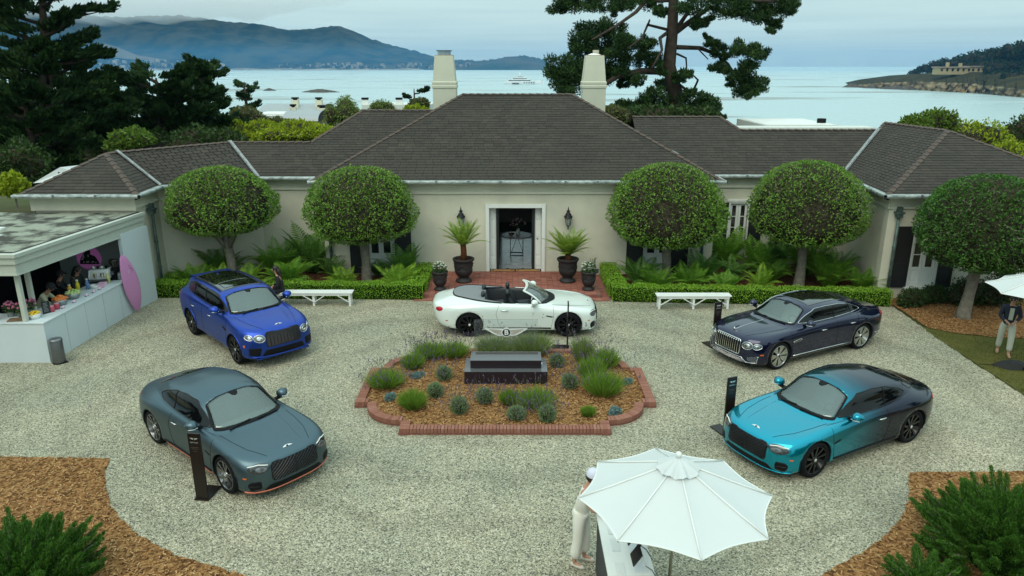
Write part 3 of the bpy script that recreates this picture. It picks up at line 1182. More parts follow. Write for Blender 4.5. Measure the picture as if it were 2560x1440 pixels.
SEDAN = rows_of('''
2.30,0,.17 2.28,.42,.17 2.18,.70,.17 1.98,.82,.18 1.58,.84,.20 1.05,.84,.20 .35,.84,.20 -.4,.84,.20 -1.05,.84,.20 -1.56,.85,.20 -2.05,.82,.22 -2.45,.58,.26 -2.52,0,.28
2.45,0,.21 2.43,.44,.21 2.30,.76,.21 2.05,.92,.22 1.58,.945,.23 1.05,.94,.23 .35,.935,.23 -.4,.935,.23 -1.05,.945,.23 -1.56,.955,.23 -2.12,.92,.26 -2.56,.64,.30 -2.64,0,.31
2.49,0,.42 2.47,.44,.42 2.34,.76,.42 2.08,.935,.42 1.58,.975,.44 1.05,.96,.43 .35,.95,.43 -.4,.95,.43 -1.05,.965,.44 -1.56,.985,.45 -2.17,.945,.46 -2.64,.66,.48 -2.72,0,.49
2.48,0,.62 2.46,.44,.62 2.33,.75,.63 2.06,.93,.64 1.58,.98,.66 1.05,.96,.66 .35,.95,.67 -.4,.95,.68 -1.05,.97,.69 -1.56,.99,.70 -2.18,.94,.70 -2.68,.66,.69 -2.76,0,.69
2.45,0,.80 2.43,.43,.80 2.29,.72,.80 2.02,.90,.82 1.58,.95,.845 1.05,.935,.855 .35,.93,.865 -.4,.935,.88 -1.05,.955,.90 -1.56,.965,.91 -2.14,.90,.90 -2.70,.62,.87 -2.78,0,.86
2.35,0,.90 2.32,.40,.90 2.17,.66,.90 1.92,.81,.915 1.54,.865,.945 1.05,.875,.96 .35,.885,.97 -.4,.89,.985 -1.05,.89,1.005 -1.56,.875,1.015 -2.05,.79,1.005 -2.62,.54,.965 -2.72,0,.955
2.02,0,.965 1.99,.33,.96 1.90,.56,.945 1.74,.70,.95 1.45,.78,.965 1.02,.82,.98 .33,.855,.99 -.4,.86,1.005 -1.05,.85,1.03 -1.56,.81,1.045 -2.0,.69,1.04 -2.42,.46,1.01 -2.52,0,1.005
1.50,0,1.01 1.47,.34,1.005 1.40,.58,.99 1.28,.71,.985 1.08,.775,.985 .85,.81,.995 .28,.835,1.005 -.42,.84,1.02 -1.08,.825,1.05 -1.56,.765,1.065 -1.93,.64,1.07 -2.22,.42,1.055 -2.30,0,1.05
1.12,0,1.045 1.09,.35,1.04 1.01,.60,1.03 .90,.72,1.02 .75,.775,1.02 .56,.80,1.02 .18,.815,1.025 -.45,.82,1.04 -1.10,.80,1.065 -1.54,.73,1.09 -1.83,.61,1.10 -2.05,.40,1.10 -2.11,0,1.10
.74,0,1.23 .72,.33,1.225 .65,.54,1.21 .56,.64,1.20 .46,.69,1.20 .32,.715,1.20 .03,.735,1.21 -.47,.74,1.225 -1.05,.72,1.235 -1.38,.665,1.235 -1.62,.55,1.235 -1.79,.35,1.24 -1.84,0,1.24
.34,0,1.405 .32,.32,1.40 .27,.50,1.385 .20,.585,1.37 .12,.62,1.365 0,.635,1.37 -.2,.65,1.38 -.55,.655,1.385 -.92,.635,1.375 -1.15,.59,1.36 -1.32,.49,1.355 -1.42,.31,1.36 -1.45,0,1.36
.10,0,1.455 .09,0,1.456 .05,0,1.46 0,0,1.463 -.07,0,1.467 -.15,0,1.47 -.3,0,1.473 -.52,0,1.472 -.75,0,1.462 -.92,0,1.45 -1.04,0,1.44 -1.12,0,1.432 -1.15,0,1.43
''')

SUV = rows_of('''
2.22,0,.26 2.20,.42,.26 2.10,.70,.26 1.92,.82,.28 1.5,.85,.30 1.0,.85,.30 .35,.85,.30 -.4,.85,.30 -1.0,.85,.30 -1.5,.86,.30 -2.0,.84,.34 -2.42,.62,.40 -2.50,0,.42
2.39,0,.30 2.37,.44,.30 2.24,.78,.30 2.0,.935,.32 1.5,.96,.33 1.0,.95,.32 .35,.945,.32 -.4,.945,.32 -1.0,.95,.32 -1.5,.965,.33 -2.08,.935,.38 -2.53,.68,.44 -2.61,0,.46
2.43,0,.52 2.41,.44,.52 2.28,.78,.52 2.03,.95,.53 1.5,.985,.55 1.0,.97,.54 .35,.965,.54 -.4,.965,.54 -1.0,.975,.55 -1.5,.995,.57 -2.13,.96,.60 -2.61,.72,.62 -2.68,0,.64
2.43,0,.74 2.41,.44,.74 2.27,.77,.75 2.01,.945,.77 1.5,.99,.79 1.0,.97,.80 .35,.965,.81 -.4,.965,.82 -1.0,.98,.83 -1.5,1.0,.85 -2.14,.96,.86 -2.65,.74,.86 -2.72,0,.87
2.39,0,.92 2.36,.42,.92 2.21,.73,.93 1.95,.905,.96 1.5,.96,1.0 1.0,.945,1.01 .35,.94,1.03 -.4,.945,1.05 -1.0,.965,1.08 -1.5,.975,1.10 -2.12,.93,1.10 -2.63,.72,1.08 -2.70,0,1.08
2.28,0,1.02 2.24,.39,1.02 2.09,.66,1.03 1.85,.82,1.06 1.46,.87,1.095 1.0,.885,1.12 .35,.90,1.13 -.4,.91,1.15 -1.0,.915,1.18 -1.5,.91,1.20 -2.08,.86,1.20 -2.56,.66,1.18 -2.63,0,1.18
1.96,0,1.09 1.93,.33,1.085 1.83,.56,1.07 1.68,.70,1.08 1.38,.79,1.11 .97,.835,1.135 .33,.87,1.155 -.4,.88,1.175 -1.02,.88,1.205 -1.5,.87,1.225 -2.06,.81,1.23 -2.49,.62,1.22 -2.56,0,1.22
1.50,0,1.145 1.47,.34,1.14 1.39,.58,1.125 1.27,.71,1.125 1.08,.785,1.13 .82,.82,1.15 .28,.85,1.175 -.42,.86,1.195 -1.05,.855,1.225 -1.52,.84,1.245 -2.05,.78,1.255 -2.45,.59,1.26 -2.52,0,1.26
1.15,0,1.195 1.12,.35,1.19 1.04,.60,1.18 .93,.73,1.175 .78,.785,1.175 .58,.81,1.18 .20,.83,1.195 -.45,.84,1.215 -1.08,.835,1.245 -1.54,.815,1.265 -2.03,.755,1.28 -2.41,.565,1.29 -2.48,0,1.29
.78,0,1.40 .76,.34,1.395 .69,.56,1.385 .60,.675,1.38 .50,.72,1.38 .36,.745,1.385 .07,.765,1.395 -.47,.775,1.415 -1.06,.77,1.43 -1.53,.745,1.44 -1.98,.685,1.445 -2.28,.51,1.455 -2.34,0,1.46
.38,0,1.605 .36,.34,1.60 .31,.53,1.59 .24,.62,1.575 .15,.655,1.575 .02,.675,1.58 -.2,.69,1.595 -.57,.70,1.61 -1.05,.695,1.61 -1.5,.67,1.595 -1.9,.61,1.58 -2.13,.45,1.585 -2.18,0,1.59
.12,0,1.655 .10,0,1.656 .06,0,1.66 0,0,1.665 -.1,0,1.672 -.22,0,1.68 -.45,0,1.69 -.75,0,1.692 -1.1,0,1.685 -1.45,0,1.67 -1.7,0,1.655 -1.85,0,1.645 -1.92,0,1.64
''')

M_tyre = mat('tyre_rubber', (.010, .010, .011), .85, bump=(60, .2), spec=.12)
M_rim_black = mat('gloss_black_rim', (.008, .008, .009), .25, .1, coat=.2, spec=.35)
M_rim_silver = mat('silver_rim', (.55, .55, .54), .22, .95)
M_rim_dark = mat('machined_rim', (.26, .26, .26), .25, .9)
M_chrome = mat('chrome', (.72, .72, .72), .08, 1.)
M_dark = mat('dark_plastic', (.007, .007, .008), .55, spec=.15)
M_seam = mat('panel_gap', (.004, .004, .005), .9, spec=.05)
M_glass_side = mat('tinted_side_glass', (.003, .0035, .004), .05, spec=.32)
M_screen = mat('reflective_windscreen', (.34, .42, .385), .07, .85)
M_lamp = mat('headlamp_glass', (.16, .17, .18), .08, .5, coat=.6)
M_lamp_dark = mat('smoked_headlamp', (.035, .036, .04), .05, .2, coat=1.)
M_amber = mat('amber_reflector', (.65, .12, .015), .25)
M_red = mat('red_tail_lamp', (.45, .01, .02), .12, coat=1.)
M_badge = mat('badge_silver', (.80, .80, .78), .2, .6)
M_under = mat('underbody', (.008, .008, .008), .9)
M_orange = mat('coral_pinstripe', (.62, .17, .10), .4)

def screen_glass(name='windscreen_glass', refl=.19):
 m = bpy.data.materials.new(name)
 m.use_nodes = True
 N, L = m.node_tree.nodes, m.node_tree.links
 N.remove(N['Principled BSDF'])
 a, g, x = N.new('ShaderNodeBsdfTransparent'), N.new('ShaderNodeBsdfGlossy'), N.new('ShaderNodeMixShader')
 a.inputs[0].default_value = (.62, .74, .70, 1)
 g.inputs['Color'].default_value = (.86, .95, .90, 1)
 g.inputs['Roughness'].default_value = .03
 x.inputs[0].default_value = refl
 L.new(a.outputs[0], x.inputs[1])
 L.new(g.outputs[0], x.inputs[2])
 L.new(x.outputs[0], N['Material Output'].inputs['Surface'])
 return m

M_screen = screen_glass()

def paint(name, col, rough=.3, metal=.25, coat=.9, fade=None):
 m = mat(name, col, rough, metal, coat=coat, spec=.5)
 if fade and 'fade' not in m:
  m['fade'] = 1
  N, L = m.node_tree.nodes, m.node_tree.links
  tc = N.new('ShaderNodeTexCoord')
  sp = N.new('ShaderNodeSeparateXYZ')
  L.new(tc.outputs['Object'], sp.inputs[0])
  mr = N.new('ShaderNodeMapRange')
  mr.interpolation_type = 'SMOOTHSTEP'
  mr.inputs['From Min'].default_value = 1.15
  mr.inputs['From Max'].default_value = -.7
  L.new(sp.outputs[0], mr.inputs['Value'])
  mx = N.new('ShaderNodeMixRGB')
  mx.inputs[1].default_value = (*col, 1)
  mx.inputs[2].default_value = (*fade, 1)
  L.new(mr.outputs[0], mx.inputs[0])
  L.new(mx.outputs[0], N['Principled BSDF'].inputs['Base Color'])
 return m

def wing_shape(w, feathers=3):
 """outline of an outstretched pair of wings, half-width w, in the xy plane"""
 pts = []
 for t in np.linspace(0, 1, 12):
  pts.append((-w + 2 * w * t, .20 * w + .03 * w * abs(2 * t - 1)))
 low = [(1, .20), (.86, .06), (.62, -.10), (.38, -.22), (.2, -.27), (0, -.30), (-.2, -.27), (-.38, -.22), (-.62, -.10), (-.86, .06)]
 return pts + [(a * w, b * w) for a, b in low]

class Car:
 def __init__(s, name, label, cage, pm, axle, wr, arch, loc, rz, open_top=False, group='cars on display on the gravel'):
  s.root = thing(name, label, 'car', loc, rz, group)
  s.pm, s.wr = pm, wr
  n_rows = 9 if open_top else len(cage)
  S = spline_surface(cage[:n_rows], not open_top)
  s.S = S
  nr, nc = S.shape[:2]
  bm = bmesh.new()
  grid = {}
  for sd_ in (1, -1):
   for i in range(nr):
    for j in range(nc):
     x, y, z = S[i, j]
     if sd_ == -1 and (j in (0, nc - 1) or (not open_top and i == nr - 1)):
      grid[sd_, i, j] = grid[1, i, j]
     else:
      if j in (0, nc - 1) or (not open_top and i == nr - 1):
       y = 0
      grid[sd_, i, j] = bm.verts.new((x, sd_ * max(y, 0), z))
  for sd_ in (1, -1):
   for i in range(nr - 1):
    for j in range(nc - 1):
     q = [grid[sd_, i, j], grid[sd_, i, j + 1], grid[sd_, i + 1, j + 1], grid[sd_, i + 1, j]]
     if sd_ == -1:
      q.reverse()
     try:
      f = bm.faces.new(q)
      f.smooth = True
     except ValueError:
      pass
  bmesh.ops.remove_doubles(bm, verts=bm.verts, dist=.0008)
  bmesh.ops.recalc_face_normals(bm, faces=bm.faces)
  bm.normal_update()
  bm.faces.ensure_lookup_table()
  top = max(bm.faces, key=lambda f: f.calc_center_median().z if not open_top else (abs(f.calc_center_median().y)))
  nn, cc = top.normal, top.calc_center_median()
  if (nn.z if not open_top else nn.y * cc.y) < 0:
   bmesh.ops.reverse_faces(bm, faces=bm.faces)
  s.bvh = BVHTree.FromBMesh(bm)
  # wheel arches
  for ax in axle:
   kill = []
   for f in bm.faces:
    c = f.calc_center_median()
    if abs(c.y) > .5 and math.hypot(c.x - ax, c.z - wr) < arch:
     kill.append(f)
   rim = set()
   ks = set(kill)
   for f in kill:
    for v in f.verts:
     if any(g not in ks for g in v.link_faces):
      rim.add(v)
   bmesh.ops.delete(bm, geom=kill, context='FACES')
   for v in rim:
    if v.is_valid:
     dx, dz = v.co.x - ax, v.co.z - wr
     r = math.hypot(dx, dz)
     if r > 1e-4 and v.co.z > .27:
      v.co.x, v.co.z = ax + dx / r * arch, wr + dz / r * arch
  s.bm = bm
  s.axle, s.arch = axle, arch
  s.inset = None

 def finish(s):
  me = bpy.data.meshes.new('body')
  bmesh.ops.delete(s.bm, geom=[v for v in s.bm.verts if not v.link_faces], context='VERTS')
  s.bm.to_mesh(me)
  s.bm.free()
  s.body = link('body', me, s.pm, s.root)
  md = s.body.modifiers.new('s', 'SOLIDIFY')
  md.thickness = .012
  md.offset = -1
  return s.body

 # ---- projection on the shell
 def hit(s, p, d):
  h = s.bvh.ray_cast(Vector(p), Vector(d))
  return (h[0], h[1]) if h[0] is not None else None

 def proj(s, a, b, view, side=1):
  if view == 'front':
   h = s.hit((4, a, b), (-1, 0, 0))
   d = Vector((1, 0, 0))
  elif view == 'rear':
   h = s.hit((-4, a, b), (1, 0, 0))
   d = Vector((-1, 0, 0))
  elif view == 'top':
   h = s.hit((a, b, 4), (0, 0, -1))
   d = Vector((0, 0, 1))
  elif view == 'screen':      # a: lateral, b: distance up a plane square to the windscreen
   dr = Vector((.55, 0, .83))
   ct = s.screen_c + Vector((-.83, 0, .55)) * b + Vector((0, a, 0))
   h = s.hit(ct + dr * 2, -dr)
   d = dr
  elif view == 'back':
   dr = Vector((-.5, 0, .86))
   ct = s.back_c + Vector((.86, 0, .5)) * b + Vector((0, a, 0))
   h = s.hit(ct + dr * 2, -dr)
   d = dr
  else:
   h = s.hit((a, 3 * side, b), (0, -side, 0))
   d = Vector((0, side, 0))
  if h is None:
   return None
  n = h[1] if h[1].dot(d) > 0 else -h[1]
  return h[0], n

 def patch(s, name, poly, view, m, off=.006, parent=None, side=1, rings=5, smooth=True):
  """a thin panel following the shell with the outline poly (star-shaped)"""
  dense = []
  for i, a in enumerate(poly):
   b = poly[(i + 1) % len(poly)]
   m_ = max(1, int(math.dist(a, b) / .05))
   dense += [(a[0] + (b[0] - a[0]) * j / m_, a[1] + (b[1] - a[1]) * j / m_) for j in range(m_)]
  cx = sum(p[0] for p in dense) / len(dense)
  cy = sum(p[1] for p in dense) / len(dense)
  poly = dense
  n = len(poly)
  rings = max(rings, int(max(math.dist((cx, cy), p) for p in poly) / .05))
  mb = MB()
  ok = s.proj(cx, cy, view, side)
  if ok is None:
   return None
  mb.v.append(tuple(ok[0] + ok[1] * off))
  last = None
  for r in range(1, rings + 1):
   for (a, b) in poly:
    t = r / rings
    q = s.proj(cx + (a - cx) * t, cy + (b - cy) * t, view, side)
    if q is None:
     q = (Vector(mb.v[-1]), ok[1])
     mb.v.append(tuple(q[0]))
    else:
     mb.v.append(tuple(q[0] + q[1] * off))
  # rim wall
  for (a, b) in poly:
   q = s.proj(a, b, view, side)
   mb.v.append(tuple(q[0] - q[1] * .004) if q else mb.v[len(mb.v) - n])
  flip = {'front': 1, 'rear': -1, 'top': 1, 'screen': 1, 'back': -1, 'side': -side}[view]
  area = sum(poly[i][0] * poly[(i + 1) % n][1] - poly[(i + 1) % n][0] * poly[i][1] for i in range(n))
  rev = (area > 0) != (flip > 0)
  for j in range(n):
   f = (0, 1 + j, 1 + (j + 1) % n)
   mb.f.append(f[::-1] if rev else f)
  for r in range(rings):
   for j in range(n):
    a0, a1 = 1 + r * n + j, 1 + r * n + (j + 1) % n
    f = (a0, a0 + n, a1 + n, a1)
    mb.f.append(f[::-1] if rev else f)
  return ob(name, mb, m, parent or s.root, smooth=smooth)

 def band(s, name, outer, inner, view, m, off=.005):
  """strip following the shell between two matching outlines"""
  P = []
  for o_, i_ in zip(outer, inner):
   row = []
   for t in (0, .35, .7, 1):
    q = s.proj(o_[0] + (i_[0] - o_[0]) * t, o_[1] + (i_[1] - o_[1]) * t, view)
    row.append(tuple(q[0] + q[1] * off) if q else (row[-1] if row else P[-1][0]))
   P.append(row)
  P.append(P[0])
  return ob(name, MB().grid(P), m, s.root, smooth=True)

 def cut_screen(s, poly):
  kill = []
  for f in s.bm.faces:
   c = f.calc_center_median()
   b = (c - s.screen_c).dot(Vector((-.83, 0, .55)))
   if f.normal.dot(Vector((.55, 0, .83))) > .3 and abs(b) < .7 and inside((c.y, b), poly):
    kill.append(f)
  bmesh.ops.delete(s.bm, geom=kill, context='FACES')

 def line(s, name, pts, view, m, r=.004, parent=None, side=1, closed=False, off=.001, n=6, sub=8):
  """a thin bead or gap running over the shell"""
  out = []
  k = len(pts)
  for i in range(k if closed else k - 1):
   a, b = pts[i], pts[(i + 1) % k]
   for j in range(sub):
    t = j / sub
    out.append((a[0] + (b[0] - a[0]) * t, a[1] + (b[1] - a[1]) * t))
  if not closed:
   out.append(pts[-1])
  P = []
  for a, b in out:
   q = s.proj(a, b, view, side)
   if q:
    P.append(q[0] + q[1] * off)
  if len(P) < 2:
   return None
  return ob(name, MB().tube(P, r, n, closed=closed), m, parent or s.root, smooth=True)

def rrect(x0, x1, y0, y1, r, n=5):
 out = []
 for cx, cy, a0 in ((x1 - r, y1 - r, 0), (x0 + r, y1 - r, 90), (x0 + r, y0 + r, 180), (x1 - r, y0 + r, 270)):
  for i in range(n + 1):
   a = math.radians(a0 + 90 * i / n)
   out.append((cx + r * math.cos(a), cy + r * math.sin(a)))
 return out

def ell(cx, cy, rx, ry, n=24, tilt=0):
 return [(cx + rx * math.cos(2 * PI * i / n) * math.cos(tilt) - ry * math.sin(2 * PI * i / n) * math.sin(tilt),
   cy + rx * math.cos(2 * PI * i / n) * math.sin(tilt) + ry * math.sin(2 * PI * i / n) * math.cos(tilt)) for i in range(n)]

def smooth_poly(pts, k=5):
 """closed Catmull-Rom through pts"""
 n = len(pts)
 out = []
 for i in range(n):
  p = [Vector(pts[(i + j - 1) % n]) for j in range(4)]
  for q in range(k):
   t = q / k
   v = .5 * ((2 * p[1]) + (-p[0] + p[2]) * t + (2 * p[0] - 5 * p[1] + 4 * p[2] - p[3]) * t * t + (-p[0] + 3 * p[1] - 3 * p[2] + p[3]) * t ** 3)
   out.append((v.x, v.y))
 return out

def soft_poly(pts, r=.03, k=4):
 """polygon with rounded corners"""
 n = len(pts)
 out = []
 for i in range(n):
  a, b, c = Vector(pts[i - 1]), Vector(pts[i]), Vector(pts[(i + 1) % n])
  ra = min(r, (a - b).length * .45)
  rc = min(r, (c - b).length * .45)
  p, q = b + (a - b).normalized() * ra, b + (c - b).normalized() * rc
  for j in range(k + 1):
   t = j / k
   v = p * (1 - t) ** 2 + b * 2 * t * (1 - t) + q * t * t
   out.append((v.x, v.y))
 # add points on long straight sides
 res = []
 for i in range(len(out)):
  a, b = Vector(out[i]), Vector(out[(i + 1) % len(out)])
  m = max(1, int((b - a).length / .06))
  for j in range(m):
   v = a.lerp(b, j / m)
   res.append((v.x, v.y))
 return res

def make_wheels(car, style, m_rim, y_out, m_cap=None):
 wr = car.wr
 rr = wr * .77
 for ax in car.axle:
  for sd_ in (1, -1):
   w = ob('wheel', MB().lathe([(wr * .72, -.26), (wr * .90, -.265), (wr * .985, -.235), (wr, -.19), (wr, -.07), (wr * .985, -.03), (wr * .93, -.004), (wr * .84, .0), (rr, -.012), (rr, -.26)], 40, axis='y'),
    M_tyre, car.root, smooth=True)
   w.location = (ax, sd_ * y_out, wr)
   w.rotation_euler = (0, U(0, 6.28), 0) if sd_ == 1 else (0, U(0, 6.28), PI)
   ob('rim', MB().lathe([(rr, -.012), (rr * .97, -.004), (rr * .94, -.02), (rr * .90, -.16), (rr * .2, -.19)], 40, axis='y'), m_rim, w, smooth=True)
   sp = []
   if style == 'fins':          # seven groups of three blades
    for g in range(7):
     for q in (-1, 0, 1):
      sp.append((2 * PI * g / 7 + q * .20, 2 * PI * g / 7 + q * .12, .034))
   elif style == 'twin':
    for g in range(5):
     for q in (-1, 1):
      sp.append((2 * PI * g / 5 + q * .24, 2 * PI * g / 5 + q * .10, .036))
   elif style == 'wire':        # slim multi-spoke
    for g in range(10):
     for q in (-1, 1):
      sp.append((2 * PI * g / 10 + q * .09, 2 * PI * g / 10 + q * .06, .020))
   else:                        # swept directional
    for g in range(10):
     sp.append((2 * PI * g / 10 + .34, 2 * PI * g / 10 + (.0 if g % 2 else .18), .042))
   for a1, a0, wd in sp:
    r0, r1 = rr * .22, rr * .955
    p0, p1 = Vector((r0 * math.cos(a0), -.035, r0 * math.sin(a0))), Vector((r1 * math.cos(a1), -.012, r1 * math.sin(a1)))
    d = (p1 - p0).normalized()
    sx = d.cross(Vector((0, 1, 0))).normalized()
    vs_ = []
    for p, k in ((p0, .9), (p1, 1.15)):
     vs_ += [p - sx * wd / 2 * k, p + sx * wd / 2 * k, p + sx * wd / 2 * k * .7 - Vector((0, .05, 0)), p - sx * wd / 2 * k * .7 - Vector((0, .05, 0))]
    ob('spoke', MB().add([tuple(v) for v in vs_], [(0, 1, 5, 4), (1, 2, 6, 5), (3, 0, 4, 7), (2, 3, 7, 6)]), m_rim, w)
   ob('brake_disc', MB().lathe([(.0, -.15), (rr * .74, -.15), (rr * .74, -.17)], 28, axis='y'), M_dark, w)
   hub = ob('hub_cap', MB().lathe([(rr * .24, -.05), (rr * .22, -.022), (rr * .14, -.016), (.0, -.015)], 20, axis='y'), m_rim, w, smooth=True)
   ob('hub_badge', MB().lathe([(.034, -.016), (.03, -.010), (0, -.009)], 16, axis='y'), m_cap or M_badge, w, smooth=True)
   # inner arch liner
  a = car.arch
 for ax in car.axle:
  for sd_ in (1, -1):
   P = []
   for i in range(25):
    q = -.35 + (PI + .7) * i / 24
    P.append([(ax + (a + .012) * math.cos(q), sd_ * yy, max(.15, wr + (a + .012) * math.sin(q))) for yy in (.45, .62, .78, y_out - .02)])
   mb = MB().grid(P)
   mb.box(ax - a, ax + a, *sorted((sd_ * .44, sd_ * .46)), .15, wr + a)
   ob('wheel_arch_liner', mb, M_under, car.root)

def mirror(car, x, y, z, m, sc=1.):
 for sd_ in (1, -1):
  mb = MB()
  rows = []
  for i in range(11):
   t = i / 10
   f = math.sin(PI * min(1, max(0.0, t)) ** .8) ** .6 if 0 < t < 1 else .02
   c = Vector((x - .02 + .035 * math.sin(PI * t), 0, 0))
   yy = y + .05 + .25 * t * sc
   rows.append([(c.x + .12 * sc * f * math.cos(a) * (1 if math.cos(a) > 0 else .75), sd_ * yy, z + .05 + .02 * t + .095 * sc * f * math.sin(a)) for a in np.linspace(0, 2 * PI, 17)])
  mb.grid(rows)
  mo = ob('wing_mirror', mb, m, car.root, smooth=True)
  ob('mirror_arm', MB().bar((x, sd_ * (y - .05), z - .04), (x, sd_ * (y + .14), z - .02), .08, .04), M_dark, mo)
  ob('mirror_trim', MB().tube([(x + .105, sd_ * (y + .10), z + .02), (x + .13, sd_ * (y + .18), z + .02), (x + .09, sd_ * (y + .28), z + .03)], .008, 6), M_chrome, mo)

def handle(car, x, z, side, m=None):
 q = car.proj(x, z, 'side', side)
 if not q:
  return
 p, n = q
 mb = MB()
 P = [p + Vector((.11, 0, .0)) + n * .006, p + Vector((.07, 0, .004)) + n * .035, p + Vector((-.06, 0, .004)) + n * .035, p + Vector((-.11, 0, 0)) + n * .006]
 ob('door_handle', mb.tube(P, [.008, .013, .013, .008], 8), m or M_chrome, car.root, smooth=True)

def bonnet_badge(car, x, z=None, w=.10):
 q = car.proj(x, 0, 'top')
 if not q:
  return
 p, n = q
 mb = MB()
 poly = wing_shape(w)
 vs_ = [(p.x - .02 + b * .9, a, (car.proj(p.x - .02 + b * .9, a, 'top') or (p, n))[0].z + .007) for a, b in poly]
 k = len(vs_)
 mb.add(vs_, [tuple(range(k))])
 mb.add([(v[0], v[1], v[2] - .006) for v in vs_], [])
 for i in range(k):
  mb.f.append((i, k + i, k + (i + 1) % k, (i + 1) % k))
 bd = ob('winged_badge', mb, M_badge, car.root)
 ob('badge_roundel', MB().lathe([(.024, .0), (.022, .008), (0, .009)], 16, (p.x - .022, 0, p.z + .006)), M_dark, bd)

def lattice(car, poly, view, pitch, m, r=.005, off=.012):
 """diamond grille mesh clipped to the outline"""
 xs, ys = [p[0] for p in poly], [p[1] for p in poly]
 mb = MB()
 w = max(xs) - min(xs) + max(ys) - min(ys)
 for sl in (1, -1):
  c = -w
  while c < w:
   run = []
   for i in range(60):
    a = min(xs) + (max(xs) - min(xs)) * i / 59
    b = (max(ys) + min(ys)) / 2 + sl * (a - (max(xs) + min(xs)) / 2) * .8 + c
    if inside((a, b), poly):
     q = car.proj(a, b, view)
     if q:
      run.append(q[0] + q[1] * off)
   if len(run) > 2:
    mb.tube(run, r, 4, cap=False)
   c += pitch
 return mb

def common(car, sx, rear_c, roofm=None):
 pass
M_hide = mat('dark_leather', (.020, .022, .026), .45, bump=(50, .15))
def sym(pts):
 """half outline (y>=0, from bottom centre round to top centre) made whole"""
 return pts + [(-a, b) for a, b in reversed(pts) if abs(a) > 1e-6]

def glasshouse(car, scr, back, sides, chrome=M_chrome, bpillars=(), scr_c=(.6, 0, 1.14), back_c=(-1.6, 0, 1.2), screen=True):
 car.screen_c, car.back_c = Vector(scr_c), Vector(back_c)
 # windscreen: dark border, then the glass
 outer = soft_poly(sym(scr), .05)
 cx, cy = 0, sum(p[1] for p in outer) / len(outer)
 inner = [(a * .945, cy + (b - cy) * (.94 if b > cy else .80)) for a, b in outer]
 fr = car.band('windscreen_border', outer, inner, 'screen', M_dark, .006)
 car.cut_screen([((a + c) / 2, (b + d) / 2) for (a, b), (c, d) in zip(outer, inner)])
 car.patch('windscreen', inner, 'screen', M_screen, .009, rings=8)
 top = max(b for a, b in inner)
 mb = car.patch('mirror_sensor', soft_poly([(-.10, top + .02), (.10, top + .02), (.06, top - .10), (0, top - .13), (-.06, top - .10)], .03), 'screen', M_dark, .013)
 # wipers
 for y0, y1 in ((.08, .56), (-.50, -.06)):
  q0, q1 = car.proj(y0, cy + (min(p[1] for p in outer) - cy) * .93, 'screen'), car.proj(y1, cy + (min(p[1] for p in outer) - cy) * .80, 'screen')
  if q0 and q1:
   ob('wiper', MB().bar(q0[0] + q0[1] * .02, q1[0] + q1[1] * .02, .022, .015), M_dark, car.root)
 if back:
  o2 = soft_poly(sym(back), .05)
  car.patch('rear_window', o2, 'back', M_glass_side, .006, rings=6)
 for sd_ in (1, -1):
  for poly in sides:
   car.patch('side_window', soft_poly(poly, .045), 'side', M_glass_side, .012, side=sd_, rings=12)
   if chrome:
    car.line('window_trim', soft_poly(poly, .045), 'side', chrome, .0085, side=sd_, closed=True, off=.011, sub=1)
  for (x0, z0, x1, z1) in bpillars:
   car.line('window_pillar', [(x0, z0), (x1, z1)], 'side', M_dark, .018, side=sd_, off=.008)

def seams(car, doors, bonnet=None):
 for sd_ in (1, -1):
  for d in doors:
   car.line('door_gap', d, 'side', M_seam, .0035, side=sd_, off=.0005)
  if bonnet:
   car.line('bonnet_gap', [(a, b * sd_) for a, b in bonnet], 'top', M_seam, .004, off=.0005)

def front_lamp(car, cy, cz, rx, ry, m, tilt=0, ring=True, drl=False):
 for sd_ in (1, -1):
  p = [(a * sd_, b) for a, b in ell(cy, cz, rx, ry, 26, tilt)]
  hl = car.patch('headlight', p, 'front', m, .009)
  if hl is None:
   continue
  if ring:
   car.line('lamp_bezel', p, 'front', M_chrome, .008, parent=hl, closed=True, off=.006, sub=2)
  if drl:
   car.line('daylight_bar', [(sd_ * (cy - rx * .85), cz + ry * .45), (sd_ * cy, cz + ry * .75), (sd_ * (cy + rx * .9), cz + ry * .5)], 'front', M_white, .011, parent=hl, off=.012)
   car.patch('lamp_lens', [(a * sd_, b) for a, b in ell(cy - .02, cz - ry * .25, rx * .55, ry * .5, 18)], 'front', M_lamp, .012, parent=hl)
  else:
   car.patch('lamp_lens', [(a * sd_, b) for a, b in ell(cy, cz, rx * .55, ry * .55, 18)], 'front', M_chrome, .014, parent=hl)

